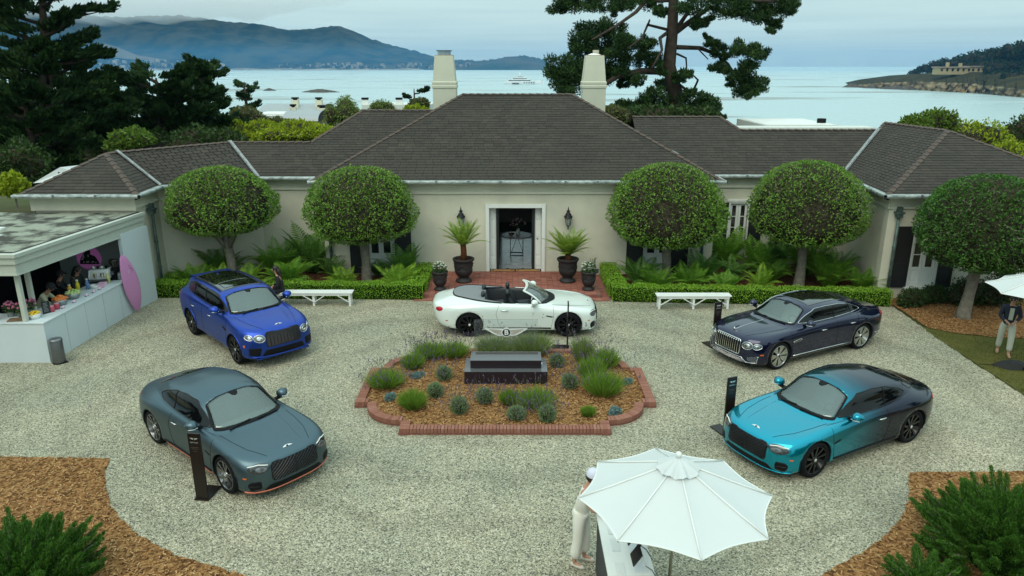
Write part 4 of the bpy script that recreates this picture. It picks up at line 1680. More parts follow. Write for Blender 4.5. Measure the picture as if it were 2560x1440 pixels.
def build_coupe(name, label, pm, loc, rz, wheel, m_rim, chrome, stripe=None, open_top=False, lampm=None):
 car = Car(name, label, COUPE, pm, (1.425, -1.425), .365, .405, loc, rz, open_top)
 if open_top:
  # cockpit opening is the last row of the cage (cowl round to rear deck): add the tub below it
  pass
 # front
 gr = rrect(-.47, .47, .375, .715, .07)
 g = car.patch('grille', gr, 'front', M_dark, .006)
 ob('grille_mesh', lattice(car, gr, 'front', .062, M_rim_black, .0045), mat('gloss_grille', (.05, .05, .052), .2, .6), g, kind='stuff')
 car.line('grille_frame', gr, 'front', chrome, .011, parent=g, closed=True, off=.006, sub=1)
 car.line('grille_bar', [(0, .38), (0, .71)], 'front', M_rim_black, .007, parent=g, off=.015)
 low = soft_poly([(-.62, .205), (.62, .205), (.52, .315), (-.52, .315)], .04)
 car.patch('lower_intake', low, 'front', M_dark, .006)
 for sd_ in (1, -1):
  si = soft_poly([(sd_ * .655, .265), (sd_ * .80, .24), (sd_ * .845, .36), (sd_ * .80, .425), (sd_ * .66, .415)], .04)
  it = car.patch('side_intake', si, 'front', M_dark, .007)
  car.line('intake_trim', si, 'front', chrome, .007, parent=it, closed=True, off=.006, sub=1)
  car.line('intake_bar', [(sd_ * .68, .33), (sd_ * .83, .345)], 'front', chrome, .006, parent=it, off=.012)
  car.patch('side_marker', soft_poly([(1.98, .475), (2.05, .475), (2.05, .50), (1.98, .50)], .008), 'side', M_amber, .005, side=sd_)
  # rear lamp wrapping on to the flank
  car.patch('tail_lamp', ell(-2.30, .80, .11, .060, 20, .25), 'side', M_red, .006, side=sd_)
  car.patch('rear_reflector', rrect(-2.12, -2.04, .475, .50, .01), 'side', M_red, .004, side=sd_)
  car.line('shoulder_crease', [(1.1, .735), (.6, .745), (0, .745), (-.5, .74)], 'side', pm, .030, side=sd_, off=-.0265)
  car.line('rear_haunch_crease', [(-.62, .70), (-.80, .82), (-1.1, .87), (-1.7, .87), (-2.1, .85)], 'side', pm, .030, side=sd_, off=-.0265)
  car.line('sill_trim', [(.92, .275), (-.92, .275)], 'side', M_dark, .020, side=sd_, off=.004)
  # bonnet power lines
  car.line('bonnet_crease', [(2.02, .30 * sd_), (1.5, .40 * sd_), (1.05, .46 * sd_)], 'top', pm, .030, off=-.0265)
  handle(car, -.42, .80, sd_, chrome if chrome is not M_rim_black else M_chrome)
  vt = car.patch('wing_vent', soft_poly([(.92, .60), (1.02, .62), (.80, .66), (.76, .64)], .01), 'side', M_dark, .004, side=sd_)
 front_lamp(car, .65, .655, .165, .080, lampm or M_lamp_dark, tilt=-.12, ring=False, drl=True)
 car.line('splitter', [(-.86, .22), (-.74, .205), (-.42, .20), (0, .20), (.42, .20), (.74, .205), (.86, .22)], 'front', stripe or pm, .014, off=.012)
 if stripe:
  for sd_ in (1, -1):
   car.line('sill_pinstripe', [(.92, .205), (-.92, .205)], 'side', stripe, .010, side=sd_, off=.012)
 bonnet_badge(car, 2.08)
 seams(car, [[(.98, .90), (1.0, .70), (.96, .45), (.93, .25)], [(-.58, .94), (-.66, .70), (-.60, .45), (-.50, .27)]],
  bonnet=[(2.10, .44), (1.7, .60), (1.3, .67), (.95, .70)])
 car.line('bonnet_spine', [(2.02, 0), (1.5, 0), (1.2, 0)], 'top', pm, .030, off=-.0265)
 if not open_top:
  glasshouse(car, [(0, -.44), (.34, -.42), (.60, -.345), (.715, -.245), (.575, .37), (.32, .435), (0, .45)],
    [(0, -.34), (.32, -.33), (.50, -.27), (.44, .22), (.26, .30), (0, .32)],
    [[(.66, .975), (.32, 1.175), (.04, 1.295), (-.35, 1.325), (-.74, 1.305), (-1.10, 1.215), (-1.32, 1.11), (-1.12, 1.045), (-.5, 1.0), (0, .98)]],
    chrome, [(-.60, 1.01, -.66, 1.31)])
  cabin(car, .95, .95, .0, mat('teal_leather', (.03, .13, .16), .5) if name == 'coupe' and not stripe else M_hide)
  mirror(car, .42, .80, .985, pm)
 else:
  convertible_top(car, pm)
 ob('underbody', MB().box(-2.0, 1.95, -.78, .78, .17, .34), M_under, car.root)
 make_wheels(car, wheel, m_rim, .945)
 car.finish()
 return car

M_tonneau = mat('grey_tonneau_cover', (.20, .21, .215), .7, noise=(30, (.17, .18, .185), .3))

def car_seat(car, x, y, back_lean, nm, w=.25, h=.62, dz=0, m=None):
 m = m or M_hide
 st = MB()
 rows = []
 for i in range(9):        # cushion
  t = i / 8
  rows.append([(x + .30 - .50 * t, y + w * u * (1 - .1 * abs(u)), .62 + dz - .05 * t + .05 * abs(u) ** 3 - (.06 if i == 0 else 0)) for u in np.linspace(-1, 1, 9)])
 st.grid(rows)
 s0 = ob(nm, st, m, car.root, smooth=True)
 bk = MB()
 for side_ in (0, 1):
  rows = []
  for i in range(11):
   t = i / 10
   ww = w * (1 - .22 * t ** 3)
   thick = .05 + .05 * (1 - t)
   rows.append([(x - .20 - back_lean * t + (thick if side_ == 0 else -thick) * (1 - abs(u) ** 4 * .9), y + ww * u, .58 + dz + h * .78 * t) for u in np.linspace(-1, 1, 9)])
  bk.grid(rows)
 ob('seat_back', bk, m, s0, smooth=True)
 hr = MB().ball((x - .20 - back_lean * 1.08, y, .60 + dz + h * .93), (.065, .135, .10), 14, 8)
 ob('headrest', hr, m, s0, smooth=True)
 for u in (-.07, .07):
  ob('headrest_post', MB().tube([(x - .2 - back_lean, y + u, .58 + dz + h * .75), (x - .2 - back_lean * 1.05, y + u, .60 + dz + h * .86)], .008, 6), M_chrome, s0)

def cabin(car, x, z, dz, m, half=.66, xr=-1.5):
 """inside of a closed car: tub, dashboard, seats and steering wheel; x, z: cowl"""
 ob('cabin_tub', MB().add([(x - .1, -half, z - .12), (x - .1, half, z - .12), (xr, half, z - .12), (xr, -half, z - .12), (x - .1, -half, .36), (x - .1, half, .36), (xr, half, .36), (xr, -half, .36)],
       [(4, 5, 6, 7), (0, 1, 5, 4), (1, 2, 6, 5), (2, 3, 7, 6), (3, 0, 4, 7)]), M_hide, car.root)
 d = MB().grid([[(x - .52 + .02 * abs(u), u * half, z - .26), (x - .50, u * half, z - .10), (x - .42, u * half, z - .045), (x + .0 - .24 * u * u, u * half, z - .03)] for u in np.linspace(-1, 1, 13)])
 ob('dashboard', d, mat('dash_leather', (.05, .052, .055), .6), car.root, smooth=True)
 for y in (.36, -.36):
  car_seat(car, x - .98, y, .22, 'front_seat', .25, .62, dz, m)
  car_seat(car, x - 1.72, y, .14, 'rear_seat', .25, .58, dz, m)
 c = Vector((x - .60, .36, z - .07))
 pts = [c + Vector((.06 * math.sin(a), .18 * math.cos(a), .17 * math.sin(a))) for a in np.linspace(0, 2 * PI, 24)[:-1]]
 ob('steering_wheel', MB().tube(pts, .016, 8, closed=True), M_dark, car.root, smooth=True)

def convertible_top(car, pm):
 """open cockpit: tub, four seats, dash, wheel, windscreen frame and tonneau"""
 S = car.S
 edge = S[-1]                      # half loop of the cockpit opening
 nC = len(edge)
 full = [tuple(p) for p in edge] + [(p[0], -p[1], p[2]) for p in edge[-2:0:-1]]
 xr, xf = -.86, .80                # cabin cut-out; behind it the tonneau deck
 tub = []
 ring = full
 n = len(ring)
 mid = Vector((-.05, 0, 0))
 for k, (sc, z) in enumerate(((1.0, None), (.965, -.02), (.93, -.10), (.90, -.55))):
  row = []
  for (x, y, zz) in ring:
   row.append((mid.x + (max(min(x, .86), -1.0) - mid.x) * sc if k else x, y * sc, (zz + .004) if z is None else (zz if zz < 1.0 else .99) + z))
  row.append(row[0])
  tub.append(row)
 mb = MB().grid(tub)
 mb.add([(x, y, .36) for x, y, z in tub[-1][:-1]], [tuple(range(n))])
 ob('cabin_tub', mb, M_hide, car.root, smooth=True)
 # tonneau deck over the rear of the opening
 P = []
 for j in range(nC):
  x, y, z = edge[j]
  if x < -.55:
   xx = max(x, -1.93)
   P.append([(xx, y * t * .985, z + .012 + .03 * (1 - t * t)) for t in np.linspace(-1, 1, 13)])
 deck = [[P[i][k] for k in range(13)] for i in range(len(P))]
 # front lip of the deck scoops round the rear seats
 deck = [r for r in deck if r[0][0] < -.98] or deck
 ob('tonneau_cover', MB().grid(deck), M_tonneau, car.root, smooth=True)
 for sd_ in (1, -1):
  arm = []
  for j in range(nC):
   x, y, z = edge[j]
   if -1.05 < x < -.42:
    w = .03 + .16 * max(0, (-x - .42) / .6)
    arm.append([(x, sd_ * y * .985, z + .014), (x, sd_ * (y - w), z + .02)])
  ob('tonneau_side', MB().grid(arm), M_tonneau, car.root, smooth=True)
 lip = [(p[0], p[1], p[2] + .012) for p in full if p[0] < -.45]
 i0 = max(range(len(lip)), key=lambda i: math.dist(lip[i], lip[i - 1]))
 lip = lip[i0:] + lip[:i0]
 ob('tonneau_trim', MB().tube(lip, .018, 6), M_dark, car.root, smooth=True)

 for y in (.38, -.38):
  car_seat(car, .10, y, .22, 'front_seat')
  car_seat(car, -.72, y * .92, .12, 'rear_seat', .24, .56)
 ob('centre_console', MB().box(-.5, .6, -.11, .11, .36, .70), M_hide, car.root, bevel=.03)
 d = MB()
 d.grid([[(.66 + .02 * abs(u), u * .70, .74), (.62, u * .72, .88), (.68, u * .74, .955), (.95 - .22 * u * u, u * .72, .965)] for u in np.linspace(-1, 1, 13)])
 ob('dashboard', d, M_hide, car.root, smooth=True)
 c = Vector((.44, .38, .86))
 pts = [c + Vector((.06 * math.sin(a), .18 * math.cos(a), .17 * math.sin(a))) for a in np.linspace(0, 2 * PI, 24)[:-1]]
 sw = ob('steering_wheel', MB().tube(pts, .016, 8, closed=True), M_dark, car.root, smooth=True)
 for a in (0, 2.1, 4.2):
  ob('steering_spoke', MB().bar(c, c + Vector((.06 * math.sin(a), .18 * math.cos(a), .17 * math.sin(a))), .03, .02), M_chrome, sw)
 # windscreen: frame and glass, standing on the cowl
 def scr(u, t):
  base = Vector((.93 - .30 * abs(u) ** 2.2, .715 * u, .955))
  topp = Vector((.26 - .12 * abs(u) ** 2.2, .575 * u, 1.315 - .03 * u * u))
  return base.lerp(topp, t) + Vector((.02, 0, .03)) * math.sin(PI * t)
 G = [[tuple(scr(u, t)) for u in np.linspace(-1, 1, 21)] for t in np.linspace(0, 1, 9)]
 glass = ob('windscreen', MB().grid(G), mat('clear_screen', (.75, .82, .80), .02, trans=.92, spec=.6), car.root, smooth=True)
 md = glass.modifiers.new('s', 'SOLIDIFY')
 md.thickness = .006
 path = [scr(-1, t) for t in np.linspace(0, 1, 8)] + [scr(u, 1) for u in np.linspace(-.94, .94, 16)] + [scr(1, t) for t in np.linspace(1, 0, 8)]
 ob('windscreen_frame', MB().tube(path, .030, 8), pm, car.root, smooth=True)
 ob('screen_header', MB().tube([scr(u, 1) + Vector((-.035, 0, -.012)) for u in np.linspace(-.92, .92, 15)], .022, 6), M_white, car.root, smooth=True)
 ob('cowl_panel', MB().grid([[tuple(scr(u, 0) + Vector((a, 0, b))) for a, b in ((-.02, .02), (.06, .004), (.16, -.02))] for u in np.linspace(-.97, .97, 17)]), M_dark, car.root, smooth=True)
 q = scr(0, .93)
 ob('rear_view_mirror', MB().box(q.x - .06, q.x - .04, -.12, .12, q.z - .06, q.z), M_dark, car.root)
 for sd_ in (1, -1):
  ob('quarter_glass', MB().add([tuple(scr(sd_, .02) + Vector((-.02, 0, 0))), tuple(scr(sd_, .45) + Vector((-.02, 0, 0))), (.30, sd_ * .80, .97)], [(0, 1, 2)]), M_glass_side, car.root)
  car.line('belt_trim', [(.45, .955), (0, .965), (-.5, .985), (-.9, 1.015)], 'side', M_chrome, .010, side=sd_, off=.004)
 mirror(car, .42, .80, .985, pm)

# ---- the five cars
M_p_grey = paint('satin_slate_blue', (.085, .13, .155), .36, .85, .08)
M_p_blue = paint('satin_royal_blue', (.022, .062, .36), .34, .8, .12)
M_p_white = paint('pearl_white', (.70, .75, .71), .22, .05, .8)
M_p_navy = paint('gloss_midnight_navy', (.008, .010, .040), .10, .5, .7)
M_p_fade = paint('turquoise_to_navy_fade', (.0, .30, .42), .18, .75, .5, fade=(.003, .008, .026))

build_coupe('coupe', 'satin slate-grey coupe with coral pinstripe, nearest on the left', M_p_grey, (-5.72, 13.34, 0), math.radians(-40.4), 'twin', M_rim_dark, M_rim_black, stripe=M_orange)
build_coupe('coupe', 'turquoise coupe fading to navy at the rear, nearest on the right', M_p_fade, (6.57, 13.72, 0), math.radians(-152), 'swept', M_rim_black, M_rim_black)
build_coupe('convertible', 'white open-top convertible parked side-on before the entrance', M_p_white, (.2, 20.70, 0), 0, 'wire', M_rim_black, M_rim_black, open_top=True, lampm=M_lamp)

# ---- saloon
car = Car('saloon', 'glossy midnight navy four-door saloon with chrome grille and silver wheels', SEDAN, M_p_navy, (1.56, -1.56), .37, .41, (7.83, 18.95, 0), math.radians(-152.6))
gr = rrect(-.43, .43, .42, .80, .06)
g = car.patch('grille', gr, 'front', M_dark, .004)
car.line('grille_frame', gr, 'front', M_chrome, .016, parent=g, closed=True, off=.008, sub=1)
for i in range(1, 12):
 y = -.43 + .86 * i / 12
 car.line('grille_vane', [(y, .43), (y, .79)], 'front', M_chrome, .0095, parent=g, off=.016)
low = soft_poly([(-.66, .225), (.66, .225), (.50, .345), (-.50, .345)], .03)
it = car.patch('lower_intake', low, 'front', M_dark, .005)
ob('intake_mesh', lattice(car, low, 'front', .05, M_chrome, .004), mat('bright_mesh', (.35, .35, .36), .25, .9), it, kind='stuff')
car.line('bumper_trim', [(-.84, .27), (-.62, .25), (-.50, .36), (.50, .36), (.62, .25), (.84, .27)], 'front', M_chrome, .010, off=.008)
for sd_ in (1, -1):
 si = soft_poly([(sd_ * .66, .30), (sd_ * .83, .29), (sd_ * .85, .45), (sd_ * .64, .40)], .02)
 it = car.patch('side_intake', si, 'front', M_dark, .006)
 ob('intake_mesh', lattice(car, si, 'front', .045, M_chrome, .0035), mat('bright_mesh'), it, kind='stuff')
 car.line('intake_trim', [(sd_ * .835, .29), (sd_ * .855, .45)], 'front', M_chrome, .014, parent=it, off=.008)
 car.patch('side_marker', rrect(2.10, 2.19, .47, .50, .008), 'side', M_amber, .005, side=sd_)
 car.patch('tail_lamp', ell(-2.52, .86, .09, .085, 20), 'side', M_red, .006, side=sd_)
 car.line('sill_trim', [(1.08, .30), (-1.08, .30)], 'side', M_chrome, .012, side=sd_, off=.006)
 car.line('rear_bumper_trim', [(-2.08, .42), (-2.55, .43)], 'side', M_chrome, .010, side=sd_, off=.006)
 vt = car.patch('wing_vent', soft_poly([(.78, .70), (1.10, .655), (1.12, .70), (.84, .745)], .015), 'side', M_chrome, .006, side=sd_)
 car.line('vent_bar', [(.84, .715), (1.08, .68)], 'side', M_dark, .010, parent=vt, side=sd_, off=.008)
 handle(car, -.02, .83, sd_)
 handle(car, -1.10, .86, sd_)
 car.line('rear_haunch_crease', [(-.70, .80), (-.90, .88), (-1.4, .92), (-2.1, .90)], 'side', M_p_navy, .030, side=sd_, off=-.0265)
 car.line('bonnet_crease', [(2.2, .36 * sd_), (1.7, .44 * sd_), (1.2, .50 * sd_)], 'top', M_p_navy, .030, off=-.0265)
front_lamp(car, .605, .69, .125, .095, M_lamp)
front_lamp(car, .805, .69, .075, .068, M_lamp)
ob('splitter', MB().bar((2.30, -.7, .19), (2.30, .7, .19), .12, .03), M_dark, car.root)
car.line('bonnet_spine', [(2.28, 0), (1.7, 0), (1.2, 0)], 'top', M_chrome, .007, off=.002)
q = car.proj(2.26, 0, 'top')
orn = ob('bonnet_ornament', MB().tube([q[0] + Vector((.02, 0, .0)), q[0] + Vector((.0, 0, .07))], [.02, .012], 10), M_chrome, car.root, smooth=True)
for sd_ in (1, -1):
 ob('ornament_wing', MB().add([(q[0].x, 0, q[0].z + .05), (q[0].x, 0, q[0].z + .09), (q[0].x - .11, sd_ * .07, q[0].z + .12), (q[0].x - .10, sd_ * .055, q[0].z + .08)], [(0, 1, 2, 3)]), M_chrome, orn)
seams(car, [[(1.16, .95), (1.18, .7), (1.12, .45), (1.08, .27)], [(-.52, 1.02), (-.54, .7), (-.52, .3)], [(-1.38, 1.05), (-1.30, .90), (-1.12, .62), (-1.10, .3)]],
 bonnet=[(2.30, .46), (1.9, .60), (1.4, .69), (1.08, .72)])
glasshouse(car, [(0, -.445), (.36, -.42), (.62, -.33), (.71, -.24), (.56, .34), (.32, .40), (0, .415)],
  [(0, -.30), (.34, -.29), (.50, -.23), (.46, .22), (.28, .28), (0, .29)],
  [[(.78, 1.06), (.42, 1.245), (.14, 1.345), (-.25, 1.365), (-.75, 1.362), (-1.16, 1.31), (-1.50, 1.18), (-1.62, 1.115), (-1.2, 1.098), (-.5, 1.065), (.2, 1.052)]],
  M_chrome, [(-.48, 1.06, -.52, 1.355), (-1.18, 1.10, -1.10, 1.315)], (.74, 0, 1.23), (-1.78, 0, 1.24))
cabin(car, 1.08, 1.03, .06, mat('cream_leather', (.36, .31, .23), .5), .68, -1.7)
car.patch('panoramic_roof', soft_poly([(.18, -.50), (.20, .50), (-1.12, .50), (-1.14, -.50)], .06), 'top', mat('black_roof_glass', (.004, .004, .006), .04, coat=1.), .006, rings=8)
mirror(car, .60, .84, 1.06, M_p_navy)
ob('underbody', MB().box(-2.2, 2.1, -.80, .80, .18, .36), M_under, car.root)
make_wheels(car, 'fins', M_rim_silver, .955, M_p_navy)
car.finish()

# ---- sport utility
car = Car('sport_utility_car', 'satin royal blue sport utility car with black glass roof and black wheels', SUV, M_p_blue, (1.50, -1.50), .395, .44, (-7.6, 19.53, 0), math.radians(-46.6))
gr = rrect(-.46, .46, .60, .96, .06)
g = car.patch('grille', gr, 'front', M_dark, .004)
ob('grille_mesh', lattice(car, gr, 'front', .06, M_rim_black, .005), mat('gloss_grille'), g, kind='stuff')
car.line('grille_frame', gr, 'front', M_rim_black, .015, parent=g, closed=True, off=.008, sub=1)
for i in range(1, 10):
 y = -.46 + .92 * i / 10
 car.line('grille_vane', [(y, .61), (y, .95)], 'front', M_rim_black, .008, parent=g, off=.014)
car.patch('lower_intake', soft_poly([(-.60, .36), (.60, .36), (.50, .52), (-.50, .52)], .04), 'front', M_dark, .005)
for sd_ in (1, -1):
 car.patch('side_intake', soft_poly([(sd_ * .64, .38), (sd_ * .86, .40), (sd_ * .87, .60), (sd_ * .60, .59)], .03), 'front', M_dark, .006)
 car.patch('side_marker', rrect(2.03, 2.09, .60, .66, .008), 'side', M_amber, .005, side=sd_)
 car.patch('tail_lamp', ell(-2.44, 1.02, .09, .10, 20), 'side', M_red, .006, side=sd_)
 car.line('wheel_arch_trim', [(1.5 + .455 * math.cos(a), .395 + .455 * math.sin(a)) for a in np.linspace(.1, PI - .1, 16)], 'side', M_p_blue, .016, side=sd_, off=.0, sub=1)
 car.line('wheel_arch_trim', [(-1.5 + .455 * math.cos(a), .395 + .455 * math.sin(a)) for a in np.linspace(.1, PI - .1, 16)], 'side', M_p_blue, .016, side=sd_, off=.0, sub=1)
 handle(car, -.02, .97, sd_)
 handle(car, -1.12, 1.0, sd_)
 vt = car.patch('wing_vent', soft_poly([(.82, .86), (1.06, .80), (1.07, .85), (.86, .90)], .015), 'side', M_dark, .006, side=sd_)
 car.line('rear_haunch_crease', [(-.62, .95), (-.82, 1.06), (-1.2, 1.11), (-2.1, 1.11)], 'side', M_p_blue, .030, side=sd_, off=-.0265)
 car.line('shoulder_crease', [(1.3, .93), (.6, .94), (-.2, .95)], 'side', M_p_blue, .030, side=sd_, off=-.0265)
 car.line('bonnet_crease', [(2.1, .34 * sd_), (1.7, .44 * sd_), (1.2, .52 * sd_)], 'top', M_p_blue, .030, off=-.0265)
 rail = []
 for x in np.linspace(.05, -1.75, 16):
  q = car.proj(x, .60 * sd_ - .0, 'top')
  if q:
   rail.append(q[0] + Vector((0, 0, .035 if -1.7 < x < 0 else .004)))
 ob('roof_rail', MB().tube(rail, .016, 8), M_rim_black, car.root, smooth=True)
front_lamp(car, .615, .83, .125, .092, M_lamp)
front_lamp(car, .825, .86, .072, .062, M_lamp)
ob('splitter', MB().bar((2.26, -.72, .29), (2.26, .72, .29), .16, .04), M_p_blue, car.root)
car.line('bumper_trim', [(-.86, .345), (0, .335), (.86, .345)], 'front', M_p_blue, .018, off=.012)
bonnet_badge(car, 2.16)
car.line('bonnet_spine', [(2.1, 0), (1.6, 0), (1.25, 0)], 'top', M_p_blue, .030, off=-.0265)
seams(car, [[(1.06, 1.11), (1.08, .8), (1.0, .5), (.98, .36)], [(-.55, 1.18), (-.56, .8), (-.54, .4)], [(-1.36, 1.22), (-1.25, .95), (-1.02, .75), (-1.0, .42)]],
 bonnet=[(2.22, .45), (1.8, .60), (1.4, .69), (1.08, .73)])
glasshouse(car, [(0, -.45), (.36, -.425), (.63, -.34), (.745, -.235), (.63, .385), (.36, .45), (0, .465)],
  None,
  [[(.80, 1.215), (.46, 1.42), (.18, 1.545), (-.2, 1.575), (-.8, 1.59), (-1.4, 1.58), (-1.74, 1.525), (-1.86, 1.42), (-1.83, 1.31), (-1.4, 1.275), (-.5, 1.235), (.2, 1.215)]],
  M_rim_black, [(-.48, 1.24, -.52, 1.58), (-1.34, 1.275, -1.28, 1.575)], (.78, 0, 1.40))
cabin(car, 1.10, 1.18, .26, M_hide, .70, -2.0)
car.patch('panoramic_roof', soft_poly([(.10, -.56), (.14, 0), (.10, .56), (-1.85, .53), (-1.85, -.53)], .06), 'top', mat('black_roof_glass'), .006, rings=8)
car.line('sunroof_edge', soft_poly([(-.02, -.44), (-.02, .44), (-.98, .44), (-.98, -.44)], .04), 'top', M_seam, .006, off=.008, closed=True, sub=1)
car.line('sunroof_divider', [(-.50, -.44), (-.50, .44)], 'top', M_rim_dark, .006, off=.008)
q = car.proj(-1.55, 0, 'top')
ob('shark_fin_aerial', MB().add([(q[0].x + .09, 0, q[0].z), (q[0].x - .08, .02, q[0].z), (q[0].x - .08, -.02, q[0].z), (q[0].x - .06, 0, q[0].z + .07)], [(0, 1, 3), (0, 3, 2), (1, 2, 3)]), M_p_blue, car.root)
q = car.proj(-1.95, 0, 'top')
sp = MB().grid([[(-1.86, y, 1.605 + .0), (-2.05, y, 1.60), (-2.30, y * 1.0, 1.565), (-2.30, y, 1.54), (-2.05, y, 1.54)] for y in np.linspace(-.56, .56, 9)])
ob('roof_spoiler', sp, M_p_blue, car.root, smooth=True)
mirror(car, .62, .86, 1.24, M_p_blue, 1.1)
ob('underbody', MB().box(-2.1, 2.0, -.80, .80, .27, .46), M_under, car.root)
make_wheels(car, 'twin', M_rim_black, .965)
car.finish()
# ================================================================== plants
nr = np.random.default_rng(11)

def at(px, py, Y):
 """the point at depth Y in the direction of photo pixel (px, py)"""
 c, s = math.cos(PITCH), math.sin(PITCH)
 r, d = (px - 1280) / 1820, (py - 720) / 1820
 v = (r, c - d * s, -s - d * c)
 t = Y / v[1]
 return Vector((v[0] * t, Y, CAM_H + v[2] * t))

def quads_mesh(name, V, m):
 """V: (N,4,3) corner points of loose quads"""
 N = len(V)
 me = bpy.data.meshes.new(name)
 me.vertices.add(N * 4)
 me.vertices.foreach_set('co', V.astype(np.float32).ravel())
 me.loops.add(N * 4)
 me.loops.foreach_set('vertex_index', np.arange(N * 4, dtype=np.int32))
 me.polygons.add(N)
 me.polygons.foreach_set('loop_start', np.arange(0, N * 4, 4, dtype=np.int32))
 me.polygons.foreach_set('loop_total', np.full(N, 4, dtype=np.int32))
 me.update(calc_edges=True)
 me.validate()
 me.materials.append(m)
 return me

def unit(a):
 return a / np.maximum(np.linalg.norm(a, axis=-1, keepdims=True), 1e-9)

def leaves(C, axis, length, width, spread=.6):
 """leaf quads at C pointing along axis with random spread"""
 N = len(C)
 ax = unit(axis + nr.normal(0, spread, (N, 3)))
 w = unit(np.cross(ax, nr.normal(0, 1, (N, 3))))
 l = np.asarray(length).reshape(-1, 1) * nr.uniform(.7, 1.3, (N, 1))
 b = np.asarray(width).reshape(-1, 1) * nr.uniform(.7, 1.3, (N, 1))
 return np.stack([C - ax * l * .5, C + w * b * .5 + ax * l * .05, C + ax * l * .5, C - w * b * .5 + ax * l * .05], 1)

def ball_pts(n, shell=.5):
 d = unit(nr.normal(0, 1, (n, 3)))
 r = 1 - (1 - nr.uniform(0, 1, (n, 1)) ** .6) * (1 - shell)
 return d, d * r

# ---- clipped dome trees
M_topiary = mat('clipped_laurel_leaf', island=[(0.048, 0.125, 0.012), (0.095, 0.219, 0.020), (0.152, 0.300, 0.035), (0.228, 0.362, 0.060), (0.076, 0.175, 0.018), (0.285, 0.362, 0.090)], rough=.5, sub=.28, spec=.25)
M_topiary_d = mat('dense_dark_leaf', island=[(0.022, 0.078, 0.012), (0.050, 0.138, 0.020), (0.088, 0.204, 0.030), (0.055, 0.120, 0.020)], rough=.5, sub=.25, spec=.25)
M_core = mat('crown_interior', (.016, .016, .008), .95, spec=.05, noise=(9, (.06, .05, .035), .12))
M_bark = mat('grey_bark', (.13, .115, .09), .9, noise=(6, (.26, .23, .19), .2), bump=(18, .6), spec=.15)
M_twig = mat('bare_twig', island=[(.20, .17, .13), (.32, .28, .22), (.12, .10, .075)], rough=.9, spec=.1)

def dome_r(h):
 k = .36
 return np.where(h > k, np.sqrt(np.maximum(0, 1 - ((h - k) / (1 - k)) ** 2.3)), np.sqrt(np.maximum(0, 1 - ((k - h) / k * .93) ** 2.6)))

def dome_crown(name, n, m, leaf=.075):
 h = nr.uniform(0, 1, n * 2)
 keep = nr.uniform(0, 1, n * 2) < dome_r(h) * .75 + .25
 h = h[keep][:n]
 N = len(h)
 a = nr.uniform(0, 2 * PI, N)
 # lumps and thin spots
 lump = 1 + .045 * np.sin(3 * a + 5 * h) + .04 * np.sin(7 * a - 9 * h) + .03 * np.sin(13 * a + 17 * h) + .02 * np.sin(23 * a - 31 * h)
 dep = nr.uniform(0, 1, N) ** 2 * .16
 r = dome_r(h) * lump * (1 - dep)
 # underside and top caps: pull some leaves inward
 inn = nr.uniform(0, 1, N) < .22
 r = np.where(inn & ((h < .08) | (h > .97)), r * np.sqrt(nr.uniform(0, 1, N)), r)
 C = np.stack([r * np.cos(a), r * np.sin(a), h], 1)
 axis = np.stack([np.cos(a) * dome_r(h), np.sin(a) * dome_r(h), (h - .36) * 1.3], 1)
 return C, axis

